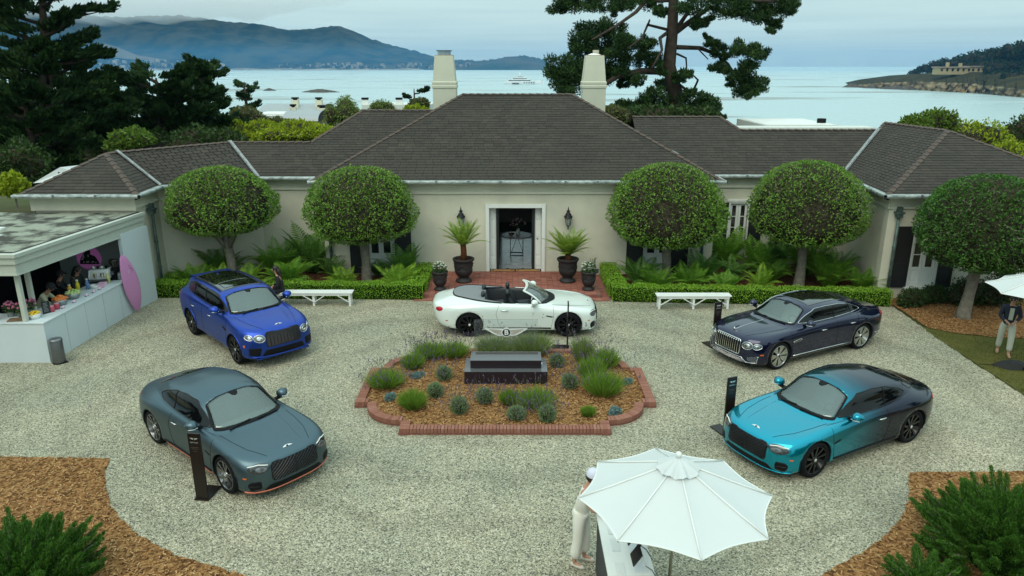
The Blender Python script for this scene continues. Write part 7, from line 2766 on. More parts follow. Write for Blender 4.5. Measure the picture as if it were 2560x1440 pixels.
# ================================================================== people
M_skin = mat('skin', (.46, .25, .17), .55, sub=.0)
M_skin2 = mat('skin_tan', (.36, .18, .11), .55)
M_cream = mat('cream_cloth', (.56, .55, .46), .85, bump=(30, .2), noise=(4, (.50, .49, .41), .3))
M_navycloth = mat('navy_cloth', (.016, .020, .042), .8)
M_blackcloth = mat('black_cloth', (.008, .008, .010), .85)
M_hair = mat('dark_hair', (.018, .010, .007), .5)
M_cap = mat('cap_white', (.60, .61, .72), .7)

def skinned(name, J, E, m, parent, root, sub_=2):
 """J: joint -> (position, radius or (rx, ry)); E: edges; grown with a Skin modifier"""
 names = list(J)
 me = bpy.data.meshes.new(name)
 me.from_pydata([J[k][0] for k in names], [(names.index(a), names.index(b)) for a, b in E], [])
 o = link(name, me, m, parent)
 md = o.modifiers.new('skin', 'SKIN')
 md.use_smooth_shade = True
 bm = bmesh.new()
 bm.from_mesh(me)
 lay = bm.verts.layers.skin.verify()
 for v, k in zip(bm.verts, names):
  r = J[k][1]
  v[lay].radius = r if hasattr(r, '__len__') else (r, r)
  v[lay].use_root = k == root
 bm.to_mesh(me)
 bm.free()
 s2 = o.modifiers.new('s', 'SUBSURF')
 s2.levels = s2.render_levels = sub_
 return o

def person(label, loc, rz, P, top, bottom, shoe, skin, hair, sleeves='long', hat=None, jacket=None, group='people', long_hair=False, skirt=False):
 """P: joint positions, person facing +x, feet on z=0"""
 t = thing('person', label, 'person', loc, rz, group)
 J = {'pelvis': (P['pelvis'], .07), 'waist': (P['waist'], .085), 'chest': (P['chest'], .095), 'neck': (P['neck'], .052), 'jaw': (P['jaw'], .062), 'head': (P['head'], (.082, .092)), 'crown': (P['crown'], .055)}
 E = [('pelvis', 'waist'), ('waist', 'chest'), ('chest', 'neck'), ('neck', 'jaw'), ('jaw', 'head'), ('head', 'crown')]
 for s in 'lr':
  J[s + 'sho'] = (P[s + 'sho'], .058)
  J[s + 'elb'] = (P[s + 'elb'], .040)
  J[s + 'wri'] = (P[s + 'wri'], .027)
  w, e = Vector(P[s + 'wri']), Vector(P[s + 'elb'])
  d = (w - e).normalized()
  J[s + 'palm'] = (tuple(w + d * .06), (.036, .018))
  E += [('chest', s + 'sho'), (s + 'sho', s + 'elb'), (s + 'elb', s + 'wri'), (s + 'wri', s + 'palm')]
  J[s + 'hip'] = (P[s + 'hip'], .055)
  J[s + 'kne'] = (P[s + 'kne'], .058)
  J[s + 'ank'] = (P[s + 'ank'], .038)
  J[s + 'toe'] = (P[s + 'toe'], .030)
  E += [('pelvis', s + 'hip'), (s + 'hip', s + 'kne'), (s + 'kne', s + 'ank'), (s + 'ank', s + 'toe')]
  # fingers
  sx = d.cross(Vector((0, 0, 1)))
  sx = sx.normalized() if sx.length > .1 else Vector((0, 1, 0))
  up = sx.cross(d)
  for f, (o, l) in enumerate(((-.027, .066), (-.009, .078), (.009, .074), (.027, .058))):
   b = w + d * .095 + sx * o
   J[s + 'f%da' % f] = (tuple(b), .0095)
   J[s + 'f%db' % f] = (tuple(b + d * l * .55 - up * .012), .0085)
   J[s + 'f%dc' % f] = (tuple(b + d * l * .85 - up * .035), .0075)
   E += [(s + 'palm', s + 'f%da' % f), (s + 'f%da' % f, s + 'f%db' % f), (s + 'f%db' % f, s + 'f%dc' % f)]
  b = w + d * .035 + sx * .035
  J[s + 'tha'] = (tuple(b), .011)
  J[s + 'thb'] = (tuple(b + d * .045 + sx * .022 - up * .01), .009)
  E += [(s + 'palm', s + 'tha'), (s + 'tha', s + 'thb')]
 body = skinned('body', J, E, skin, t, 'pelvis', 2)
 hc, jw = Vector(P['head']), Vector(P['jaw'])
 upv = (Vector(P['crown']) - jw).normalized()
 fw = Vector(P.get('face', (1, 0, 0)))
 fw = (fw - upv * fw.dot(upv)).normalized()
 sd = upv.cross(fw)
 nose = hc + fw * .098 - upv * .02
 ob('nose', MB().ball(tuple(nose), (.014, .014, .018), 8, 6), skin, t, smooth=True)
 for s in (-1, 1):
  ob('eye', MB().ball(tuple(hc + fw * .085 + sd * .032 * s + upv * .012), .010, 8, 6), M_white, t, smooth=True)
  ob('ear', MB().ball(tuple(hc + sd * .085 * s - upv * .01), (.014, .014, .028), 8, 6), skin, t, smooth=True)
 ob('mouth', MB().ball(tuple(hc + fw * .080 - upv * .060), (.010, .024, .007), 8, 5), mat('lips', (.35, .10, .09), .5), t, smooth=True)
 # hair
 hb = MB()
 for i in range(9):
  pass
 hm = MB().ball((0, 0, 0), (.104, .098, .112), 16, 10)
 M4 = Matrix.Translation(hc - fw * .020 + upv * .030) @ Matrix((fw, sd, upv)).transposed().to_4x4()
 ob('hair', hm.xf(M4), hair, t, smooth=True)
 if long_hair:
  nk = Vector(P['neck'])
  ob('long_hair', MB().tube([hc - fw * .06 + upv * .03, hc - fw * .09 - upv * .08, nk - fw * .09 - upv * .05, nk - fw * .10 - upv * .22], [.075, .09, .085, .03], 10), hair, t, smooth=True)
 if hat:
  M4 = Matrix.Translation(hc + upv * .045 - fw * .008) @ Matrix((fw, sd, upv)).transposed().to_4x4()
  cp = ob('cap', MB().lathe([(.112, 0), (.112, .03), (.095, .075), (.05, .105), (0, .112)], 18).xf(M4), hat, t, smooth=True)
  br = MB().grid([[(.06 + .13 * f * math.cos(a), .10 * math.sin(a) * (1 - .12 * f), .008 - .02 * f) for a in np.linspace(-1.3, 1.3, 11)] for f in (0, .5, 1)]).xf(M4)
  ob('cap_peak', br, hat, cp, smooth=True)
  ob('cap_mark', MB().ball((.07, .085, .05), (.012, .006, .018), 8, 5).xf(M4), M_navycloth, cp)
 # clothes follow the body
 g = 1.0
 TJ = {'hem': (tuple(Vector(P['pelvis']) - Vector((0, 0, .09))), .15), 'pelvis': (P['pelvis'], .152), 'waist': (P['waist'], .125), 'chest': (P['chest'], .140), 'collar': (tuple(Vector(P['chest']).lerp(Vector(P['neck']), .55)), .085)}
 TE = [('hem', 'pelvis'), ('pelvis', 'waist'), ('waist', 'chest'), ('chest', 'collar')]
 for s in 'lr':
  TJ[s + 'sho'] = (P[s + 'sho'], .072)
  TE.append(('chest', s + 'sho'))
  if sleeves != 'none':
   e = Vector(P[s + 'elb'])
   TJ[s + 'elb'] = (tuple(e), .054)
   TE.append((s + 'sho', s + 'elb'))
   if sleeves == 'long':
    TJ[s + 'cuf'] = (tuple(e.lerp(Vector(P[s + 'wri']), .85)), .040)
    TE.append((s + 'elb', s + 'cuf'))
 skinned('shirt' if not jacket else 'jacket', TJ, TE, jacket or top, t, 'waist')
 if jacket:
  c, w = Vector(P['chest']), Vector(P['pelvis'])
  ob('blouse', MB().grid([[tuple(q + Vector((.122, y, 0))) for y in (-.05, 0, .05)] for q in (c + Vector((0, 0, .06)), c, w + Vector((.0, 0, .08)))]), top, t)
 BJ = {'pelvis': (P['pelvis'], .142), 'belt': (tuple(Vector(P['pelvis']).lerp(Vector(P['waist']), .6)), .122)}
 BE = [('pelvis', 'belt')]
 for s in 'lr':
  BJ[s + 'hip'] = (P[s + 'hip'], .108)
  BJ[s + 'kne'] = (P[s + 'kne'], .088 if skirt else .080)
  k, a = Vector(P[s + 'kne']), Vector(P[s + 'ank'])
  BJ[s + 'hem'] = (tuple(k.lerp(a, .84)), .098 if skirt else .072)
  BE += [('pelvis', s + 'hip'), (s + 'hip', s + 'kne'), (s + 'kne', s + 'hem')]
 skinned('trousers', BJ, BE, bottom, t, 'pelvis')
 for s in 'lr':
  a, o_ = Vector(P[s + 'ank']), Vector(P[s + 'toe'])
  ob('shoe', MB().tube([a + Vector((0, 0, -.055)) - (o_ - a).normalized() * .05, a.lerp(o_, .5) + Vector((0, 0, -.02)), o_ + Vector((0, 0, -.004)), o_ + (o_ - a).normalized() * .04], [.032, .040, .036, .012], 10), shoe, t, smooth=True)
 return t

def stand_pose(lean=0., arms='down', stride=.0, seated=False):
 P = {}
 if seated:
  z = .52
  P.update(pelvis=(0, 0, z), waist=(-.02, 0, z + .18), chest=(.02 + lean, 0, z + .40), neck=(.05 + lean * 1.4, 0, z + .55), jaw=(.075 + lean * 1.5, 0, z + .62), head=(.085 + lean * 1.5, 0, z + .695), crown=(.08 + lean * 1.5, 0, z + .77))
  for s, y in (('l', 1), ('r', -1)):
   P[s + 'hip'] = (.03, y * .09, z - .02)
   P[s + 'kne'] = (.44, y * .11, .50)
   P[s + 'ank'] = (.42, y * .11, .08)
   P[s + 'toe'] = (.56, y * .12, .035)
 else:
  P.update(pelvis=(0, 0, .94), waist=(lean * .25, 0, 1.10), chest=(lean * .8, 0, 1.30), neck=(lean * 1.15, 0, 1.45 - lean * .1), jaw=(.03 + lean * 1.3, 0, 1.52 - lean * .15), head=(.035 + lean * 1.45, 0, 1.59 - lean * .18), crown=(.025 + lean * 1.55, 0, 1.665 - lean * .2))
  for s, y in (('l', 1), ('r', -1)):
   P[s + 'hip'] = (0, y * .095, .90)
   P[s + 'kne'] = (.03 + stride * y, y * .105, .50)
   P[s + 'ank'] = (-.01 + stride * y * 1.6, y * .105, .085)
   P[s + 'toe'] = (.13 + stride * y * 1.6, y * .12, .035)
 c = Vector(P['chest'])
 for s, y in (('l', 1), ('r', -1)):
  sh = c + Vector((0, y * .165, .07))
  P[s + 'sho'] = tuple(sh)
  if arms == 'down':
   P[s + 'elb'] = tuple(sh + Vector((-.03, y * .05, -.28)))
   P[s + 'wri'] = tuple(sh + Vector((.06, y * .05, -.52)))
  elif arms == 'front':          # hands together before the waist
   P[s + 'elb'] = tuple(sh + Vector((.02, y * .07, -.27)))
   P[s + 'wri'] = tuple(sh + Vector((.22, -y * .07, -.36)))
  else:                           # reaching on to a table
   P[s + 'elb'] = tuple(sh + Vector((.16, y * .06, -.20)))
   P[s + 'wri'] = tuple(sh + Vector((.36, y * .00, -.27)))
 return P

person('woman in white cap and cream outfit leaning on the reception desk', (1.06, 9.72, 0), math.radians(-22), stand_pose(.10, 'reach', .03), mat('white_linen', (.74, .72, .64), .85, bump=(30, .2)), mat('white_linen'), mat('white_sandal', (.60, .55, .48), .5), M_skin, M_hair, sleeves='none', hat=M_cap, skirt=True)
person('person in navy jacket and cream trousers under the right parasol', (13.35, 18.45, 0), math.radians(-115), stand_pose(.03, 'front', .10), M_cream, M_cream, mat('tan_shoe', (.35, .20, .10), .5), M_skin, M_hair, jacket=M_navycloth)
pp = stand_pose(.02, 'front', seated=True)
person('woman in black jacket with dark hair seated on the left bench', (-7.55, 22.72, 0), math.radians(-165), pp, M_blackcloth, M_blackcloth, M_dark, M_skin, M_hair, long_hair=True)
person('barista in cream shirt and black cap bending over the fruit', (-13.35, 19.5, 0), math.radians(10), stand_pose(.24, 'reach'), mat('cream_shirt', (.40, .38, .26), .85), M_blackcloth, M_dark, M_skin2, M_hair, hat=M_blackcloth, group='people in the coffee stand')
person('barista in dark top and black cap at the back of the stand', (-13.5, 20.75, 0), math.radians(25), stand_pose(.05, 'reach'), M_blackcloth, M_blackcloth, M_dark, M_skin2, M_hair, hat=M_blackcloth, group='people in the coffee stand')
person('woman with long dark hair and dark top behind the juice bottles', (-13.3, 21.3, 0), math.radians(-5), stand_pose(.05, 'front'), mat('dark_olive_cloth', (.020, .024, .018), .85), M_blackcloth, M_dark, M_skin2, M_hair, long_hair=True, group='people in the coffee stand')
# ================================================================== foreground junipers
M_jun = mat('juniper_needle', island=[(.02, .07, .008), (.04, .12, .013), (.07, .18, .02), (.11, .22, .03)], rough=.6, sub=.25, spec=.2)

def juniper(label, loc, plumes, leaf=.028, core=()):
 t = thing('juniper', label, 'shrub', loc, 0, 'junipers in the near corners')
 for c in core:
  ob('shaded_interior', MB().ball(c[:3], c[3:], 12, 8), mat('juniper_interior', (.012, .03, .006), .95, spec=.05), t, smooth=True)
 for (a, b, L_, r) in plumes:
  a, b = Vector(a), Vector(b)
  n = int(1300 * L_ * r / .12)
  u = nr.uniform(0, 1, n)
  d = (b - a).normalized()
  C = np.array(a) + np.outer(u, np.array(b - a))
  rad = r * (1 - u * .75)
  C = C + unit(nr.normal(0, 1, (n, 3))) * (rad * nr.uniform(.1, 1, n))[:, None] * np.array([1, 1, .55])
  V = leaves(C, np.tile(np.array(d) + np.array([0, 0, .25]), (n, 1)), leaf * 2.2, leaf * .32, .5)
  br_ = link('spray', quads_mesh('spray', V, M_jun), None, t, kind='stuff')
  ob('twig', MB().tube([a, a.lerp(b, .5) + Vector((0, 0, .03)), b], [.014, .01, .004], 5), M_bark, br_)
 return t

def plume_set(rx, ry, rz, n, out):
 """sprays covering a dome, each pointing outward and up"""
 P = []
 for i in range(n):
  a, e = i * 2.399 + U(-.3, .3), math.asin(((i + .5) / n) ** .8)
  k = U(.75, 1.1)
  s = Vector((math.cos(a) * math.cos(e) * rx, math.sin(a) * math.cos(e) * ry, .08 + math.sin(e) * rz)) * k
  d = Vector((math.cos(a) * math.cos(e), math.sin(a) * math.cos(e), .35 + .5 * math.sin(e) + U(-.2, .3))).normalized()
  P.append((s - d * out * .7, s + d * out * U(.3, .7), out * 1.2, U(.12, .19)))
 return P

juniper('feathery green juniper in the bottom left corner', (-7.25, 9.0, 0), plume_set(1.05, 1.0, .85, 170, .40), core=[(0, 0, .2, .5, .5, .35)])
juniper('feathery green juniper in the bottom right corner', (7.7, 9.7, 0), plume_set(1.2, 1.15, 1.1, 230, .40), core=[(0, 0, .3, .55, .55, .55)])
juniper('low juniper spray before the bottom right corner shrub', (6.15, 9.15, 0), plume_set(.5, .45, .3, 30, .35), core=[(0, 0, .08, .3, .28, .16)])

# ================================================================== trees and shrubs behind the house
M_cyp = mat('cypress_spray', island=[(.010, .026, .008), (.018, .045, .010), (.032, .070, .014), (.014, .032, .010)], rough=.7, sub=.15, spec=.15)
M_cyp2 = mat('cypress_spray_light', island=[(.018, .050, .008), (.03, .08, .012), (.05, .11, .018)], rough=.7, sub=.2, spec=.15)
M_pine = mat('pine_needles', island=[(.012, .030, .010), (.022, .055, .014), (.040, .085, .02), (.06, .10, .025)], rough=.7, sub=.15, spec=.15)
M_pbark = mat('pine_bark', (.034, .026, .020), .95, noise=(3, (.075, .058, .045), .2), bump=(8, 1.), spec=.1)

def needles(C, axis, n, r, size, wid, flat=.5):
 """n small sprays round C within radius r (tuple allowed)"""
 d, p = ball_pts(n, .25)
 Q = p * np.array(r) + np.array(C)
 return leaves(Q, d * .5 + np.array(axis), size, wid, .45)

def cypress(label, base, h, spread, tiers, m, n=90, top_flat=.3, lean=(0, 0), seed=1, size=.34):
 """wind-shaped cypress: limbs sweep out and up, carrying flat plates of foliage"""
 rg = random.Random(seed)
 t = thing('cypress_tree', label, 'tree', base, 0, 'cypresses behind the left wing')
 top = Vector((lean[0], lean[1], h))
 ob('trunk', MB().tube([(0, 0, -2), (0, 0, h * .3), tuple(top * .7), tuple(top)], [.5, .38, .2, .05], 10), M_pbark, t, smooth=True)
 Vs = []
 limbs = []
 for i in range(tiers):
  f = (i + .5) / tiers
  z = h * (.12 + .86 * f)
  wr_ = spread * (math.sin(PI * (1 - f * (1 - top_flat)) ** .75) ** .6) * rg.uniform(.7, 1.08)
  wr_ = spread * ((1 - f) ** .6 * (1 - top_flat) + top_flat * .8) * rg.uniform(.72, 1.1)
  a = i * 2.399 + rg.uniform(-.4, .4)
  o = Vector((lean[0] * f, lean[1] * f, z))
  tip = o + Vector((math.cos(a) * wr_, math.sin(a) * wr_, wr_ * rg.uniform(.12, .42)))
  limbs.append((o, tip))
  k = max(2, int(wr_ / .55))
  for j in range(k):
   u = .25 + .75 * (j + 1) / k
   c = o.lerp(tip, u) + Vector((rg.uniform(-.3, .3), rg.uniform(-.3, .3), rg.uniform(-.1, .25)))
   ax = (tip - o).normalized()
   rr = rg.uniform(.5, .85) * (1.15 - .5 * u)
   Vs.append(needles(c, (ax.x, ax.y, ax.z + .5), n, (rr * 1.25, rr * 1.25, rr * .38), size, size * .36))
   tipc = c + ax * rr + Vector((0, 0, rr * .25))
   Vs.append(needles(tipc, (ax.x, ax.y, ax.z + .7), n // 3, (rr * .5, rr * .5, rr * .35), size, size * .3))
 link('crown', quads_mesh('crown', np.concatenate(Vs), m), None, t)
 for o, tip in limbs:
  ob('limb', MB().tube([o, o.lerp(tip, .5) - Vector((0, 0, .12)), tip], [.11, .07, .02], 6), M_pbark, t, smooth=True)
 return t

def put(px, py, Y):
 p = at(px, py, Y)
 return p

def ctree(label, px, Y, py_top, spread_px, tiers, m, **kw):
 """tree of which the photo shows the top at (px, py_top); stands at depth Y on the falling ground"""
 p = at(px, py_top, Y)
 z0 = terr_h(p.x, Y)
 return cypress(label, (p.x, Y, z0), p.z - z0, spread_px / 1820 * Y, tiers, m, **kw)

ctree('tall dark cypress cut by the left edge of the picture', 30, 38, -130, 190, 40, M_cyp, n=190, seed=3, lean=(1.2, 0), top_flat=.55)
ctree('spreading cypress over the left end of the roof', 390, 43, 195, 180, 36, M_cyp, n=190, seed=5, top_flat=.6)
ctree('pointed cypress rising in the middle of the left tree belt', 497, 47, 150, 105, 34, M_cyp, n=170, seed=8, top_flat=.05)
ctree('ragged cypress between the tall left tree and the spreading one', 215, 44, 195, 110, 26, M_cyp, n=170, seed=9, top_flat=.5)
ctree('broad low cypress leaning over the gallery roof', 535, 45, 290, 95, 20, M_cyp, n=170, seed=12, top_flat=.7)
ctree('dark cypress behind the tall left edge tree', 130, 50, 105, 130, 30, M_cyp, n=100, seed=14, top_flat=.4)
ctree('low cypress at the left edge above the pavilion roof', 60, 36, 250, 150, 24, M_cyp, n=170, seed=21, top_flat=.8)
ctree('small round cypress beyond the left tree belt', 610, 75, 205, 40, 18, M_cyp, n=170, seed=15, top_flat=.5)
ctree('flat-topped little cypress beside the left chimney', 1035, 85, 222, 40, 14, M_cyp, n=170, seed=16, top_flat=.8)

# trees round the near side of the court: the photo shows them only as dark shapes mirrored in the cars
for k_, (x_, y_, s_) in enumerate(((-20, 4, 1.0), (-24, 11, 1.1), (-13, -7, .95), (-4, -13, 1.05), (6, -12, .95), (15, -6, 1.0), (21, 3, 1.05), (24, 12, 1.1))):
 src = [o for o in COL.objects if o.name.startswith('cypress_tree') and o.type == 'EMPTY'][k_ % 4]
 move(copy_tree(src), (x_, y_, 0), k_ * 1.3, s_ * .85, 'dark tree on the near side of the court, mirrored in the car paint', 'trees on the near side of the court')

M_y = mat('yellow_green_leaf', island=[(0.150, 0.213, 0.010), (0.250, 0.325, 0.015), (0.350, 0.400, 0.020), (0.188, 0.250, 0.020)], rough=.6, sub=.3, spec=.25)
M_g = mat('mid_green_leaf', island=[(0.060, 0.117, 0.015), (0.108, 0.182, 0.020), (0.156, 0.234, 0.030)], rough=.6, sub=.3, spec=.25)
M_o = mat('olive_leaf', island=[(.07, .085, .03), (.11, .125, .04), (.15, .16, .06), (.09, .10, .03)], rough=.6, sub=.25, spec=.2)
M_d = mat('deep_green_leaf', island=[(.018, .04, .010), (.035, .07, .014), (.055, .10, .02)], rough=.6, sub=.2, spec=.25)
M_w = mat('weeping_leaf', island=[(0.099, 0.161, 0.025), (0.154, 0.218, 0.040), (0.209, 0.265, 0.070)], rough=.6, sub=.3, spec=.2)

def mound(label, px, py, Y, rpx, hpx, m, leaf=.22, n=3200, name='bush', up=.3, lobes=7, wid=.5):
 """rounded bush: top of its crown at (px, py), half-width rpx pixels, crown height hpx pixels, at depth Y"""
 p = at(px, py, Y)
 k = Y / 1820
 r, h = rpx * k, hpx * k
 z0 = min(terr_h(p.x, Y), p.z - h)
 L_ = []
 for i in range(lobes):
  a = i * 2.4 + U(-.3, .3)
  q = (.0 if i == 0 else U(.35, .7)) * r
  s = r * (U(.62, .78) if i == 0 else U(.35, .6))
  L_.append((q * math.cos(a), q * math.sin(a) * .8, (p.z - z0) - h * (.5 if i == 0 else U(.35, .75)), s, s, h * (.5 if i == 0 else U(.28, .42))))
 return blob_bush(name, label, (p.x, Y, z0), L_, m, n, leaf, 'bush', 'bushes behind the house', up=up, wid=wid)

mound('olive round bush beside the spreading cypress', 610, 262, 52, 55, 60, M_o)
mound('yellow-green bush behind the gallery ridge', 650, 300, 46, 60, 55, M_y)
mound('bright yellow hedge mound left of the roof step', 740, 298, 44, 70, 55, M_y)
mound('yellow-green mound right of the barrel roofs', 800, 310, 42, 50, 45, M_y)
mound('grey-green bush among the yellow mounds', 690, 292, 50, 50, 45, M_o)
mound('yellow-green mass under the barrel-roofed house', 700, 318, 43, 75, 50, M_y)
mound('olive bush below the round cypress', 585, 300, 45, 55, 60, M_y)
mound('yellow-green bush touching the roof step', 830, 318, 40, 45, 40, M_y)
mound('weeping green tree beside the barrel-roofed house', 860, 240, 48, 50, 80, M_w, up=-.8, wid=.25, name='weeping_tree')
mound('pale weeping tree top left of the left chimney', 955, 247, 60, 34, 50, M_w, up=-.8, wid=.25, name='weeping_tree')
mound('round olive bush against the left chimney', 1050, 243, 62, 32, 40, M_o)
mound('yellow tuft below the left chimney bush', 1040, 262, 44, 30, 30, M_y)
mound('bright shrub at the foot of the spreading cypress', 320, 318, 36, 70, 60, M_g)
mound('rounded dark shrub at the left edge above the tent', 50, 345, 33, 70, 110, M_d)
mound('yellow-green shrub at the left edge below the dark one', 25, 430, 29, 45, 60, M_y)
mound('mid green tree behind the tall left cypress', 70, 225, 42, 80, 170, M_d)
mound('dark bushy tree between left cypresses', 160, 250, 41, 75, 170, M_d)
mound('deep green shrub over the left pavilion ridge', 220, 330, 37, 70, 90, M_d)
mound('deep green shrub behind the spreading cypress', 480, 310, 40, 90, 90, M_d)
mound('mid green shrub behind the gallery bend', 560, 320, 38, 60, 60, M_d)
for k_, (x_, y_, Y_, r_, h_, l_) in enumerate(((90, 215, 46, 85, 170, 'dark crown filling the gap beside the tall left cypress'), (240, 262, 47, 75, 120, 'dark crown under the ragged cypress'), (320, 275, 45, 80, 120, 'dark crown left of the spreading cypress trunk'), (430, 265, 47, 90, 130, 'dark crown right of the spreading cypress trunk'),
         (520, 290, 48, 60, 90, 'dark crown below the pointed cypress'), (15, 180, 40, 80, 220, 'dark crown at the left edge behind the tall cypress'), (120, 320, 38, 90, 130, 'dark shrub over the left end of the pavilion roof'), (390, 320, 41, 80, 90, 'dark shrub behind the gallery ridge left part'))):
 mound(l_, x_, y_, Y_, r_, h_, M_d if k_ % 3 else M_cyp2, leaf=.26, n=4200)
mound('dark bush at the foot of the tall pine', 1640, 258, 46, 110, 70, M_d, leaf=.28)
mound('dark bush right of the pine trunk', 1750, 262, 45, 70, 70, M_d, leaf=.28)
mound('light green bush right of the right chimney', 1560, 248, 52, 55, 60, M_g)
mound('olive bush behind the right chimney', 1530, 262, 44, 45, 50, M_o)
mound('leafy green bush over the right pavilion ridge', 2290, 283, 42, 42, 70, M_g, name='bush')
mound('tall leafy bush over the right pavilion ridge', 2345, 272, 44, 50, 80, M_g)
mound('yellow-green hedge mass right of the pavilion roof', 2470, 300, 46, 80, 100, M_y)
mound('yellow-green bush sloping to the right edge', 2530, 345, 42, 70, 110, M_y)
mound('dark tree at the right edge of the picture', 2575, 275, 48, 60, 130, M_d)

# ---- tall pine behind the right chimney
PY = 50
pz0 = terr_h(11, PY)
pb = at(1685, 300, PY)
t = thing('pine_tree', 'tall open-crowned pine towering behind the right chimney', 'tree', (pb.x, PY, pz0))
off = Vector((pb.x, PY, pz0))

def pl(px, py, dy=0):
 return at(px, py, PY + dy) - off

ob('trunk', MB().tube([(0, 0, -1), pl(1686, 330), pl(1686, 220), pl(1672, 165), pl(1680, 90), pl(1684, 0), pl(1690, -90)], [.62, .55, .46, .44, .36, .31, .26], 14), M_pbark, t, smooth=True)
BR = [([(1665, 178), (1600, 178), (1545, 190), (1505, 215), (1470, 240)], .24, -1), ([(1690, 80), (1730, 50), (1775, 18), (1830, 38), (1880, 35), (1930, 60)], .20, 1), ([(1690, 75), (1720, 30), (1705, 5)], .16, 2),
 ([(1672, 75), (1620, 62), (1624, 50)], .10, -2), ([(1668, 82), (1650, 95), (1655, 125), (1630, 170)], .13, -2), ([(1693, 118), (1750, 120), (1790, 135), (1820, 160), (1840, 195), (1880, 225)], .15, 2),
 ([(1693, 135), (1715, 145), (1717, 175)], .08, 3), ([(1690, 205), (1730, 235), (1745, 200), (1735, 190)], .10, -2), ([(1625, -10), (1590, 30), (1545, 62), (1480, 100)], .14, -3), ([(1620, 60), (1605, 95), (1570, 120)], .08, -3),
 ([(1680, 0), (1600, 5), (1520, -5), (1440, 12)], .13, 1), ([(1690, -20), (1760, -20), (1850, 0), (1960, 5)], .16, -1), ([(1745, 122), (1770, 148)], .05, 2)]
for pts_, r, dy in BR:
 q = [pl(x, y, dy * i / 2) for i, (x, y) in enumerate(pts_)]
 ob('branch', MB().tube(q, [r * (1 - .7 * i / len(q)) for i in range(len(q))], 8), M_pbark, t, smooth=True)
CL = [(1395, 15, 22), (1425, 5, 24), (1470, 0, 28), (1520, 8, 24), (1560, -5, 26), (1600, 0, 26), (1545, 28, 14), (1640, 5, 18), (1645, 30, 12),
 (1470, 80, 28), (1500, 70, 30), (1535, 85, 26), (1455, 105, 26), (1500, 110, 32), (1545, 115, 28), (1575, 105, 22), (1460, 140, 30), (1500, 150, 34), (1545, 150, 30), (1590, 130, 24), (1620, 105, 18), (1610, 150, 22),
 (1400, 165, 28), (1440, 175, 32), (1395, 195, 30), (1430, 205, 32), (1475, 185, 32), (1520, 185, 28), (1560, 175, 22), (1640, 145, 18), (1650, 175, 14), (1600, 200, 16), (1560, 205, 16), (1415, 222, 20),
 (1730, 10, 30), (1780, -5, 36), (1830, 5, 38), (1880, 0, 38), (1930, 10, 34), (1970, 5, 28), (1985, 20, 16), (1860, 25, 26), (1905, 40, 24), (1935, 60, 16), (1925, 78, 10), (1745, 60, 16), (1770, 52, 14), (1655, 28, 14),
 (1780, 112, 16), (1800, 128, 20), (1845, 118, 22), (1880, 130, 24), (1905, 138, 18), (1790, 165, 18), (1810, 175, 14), (1870, 165, 20), (1850, 190, 22), (1880, 205, 26), (1895, 210, 22), (1860, 225, 22), (1880, 235, 14), (1820, 205, 12), (1840, 130, 10),
 (1770, 90, 9), (1720, 180, 14), (1700, 195, 16), (1660, 215, 18), (1640, 240, 24), (1610, 255, 26), (1700, 235, 18), (1740, 245, 22), (1770, 250, 22), (1690, 265, 28), (1730, 275, 26), (1780, 280, 20), (1600, 280, 24), (1650, 275, 26), (1800, 298, 14), (1560, 262, 16)]
Vs = []
for (x, y, r) in CL:
 dy = U(-2.2, 2.2)
 rr = r / 1820 * PY * 1.1
 for k in range(max(5, r // 2)):
  c = pl(x + U(-r, r) * .95, y + U(-r, r) * .75, dy + U(-.8, .8))
  Vs.append(needles(c, (0, 0, .5), 110, (rr * .55, rr * .55, rr * .42), .27, .06))
link('crown', quads_mesh('crown', np.concatenate(Vs), M_pine), None, t)

# ================================================================== buildings beyond
M_bw = mat('pale_building', (.60, .62, .58), .7)
M_barrel = mat('ribbed_metal_roof', (.34, .36, .37), .45, .3)

def barrel_roof(bld, x0, x1, y0, y1, z, h, ribs=22):
 """ribbed vault running along x between x0 and x1"""
 P = []
 for i in range(ribs * 2 + 1):
  x = x0 + (x1 - x0) * i / (ribs * 2)
  rr = .03 if i % 2 else 0
  P.append([(x, y0 + (y1 - y0) * (1 - math.cos(a)) / 2, z + (h + rr) * math.sin(a)) for a in np.linspace(0, PI, 13)])
 ob('barrel_roof', MB().grid(P), M_barrel, bld)
 for x in (x0, x1):
  ob('roof_gable', MB().add([(x, y0 + (y1 - y0) * (1 - math.cos(a)) / 2, z + (h - .04) * math.sin(a)) for a in np.linspace(0, PI, 13)], [tuple(range(13))]), M_dark, bld)

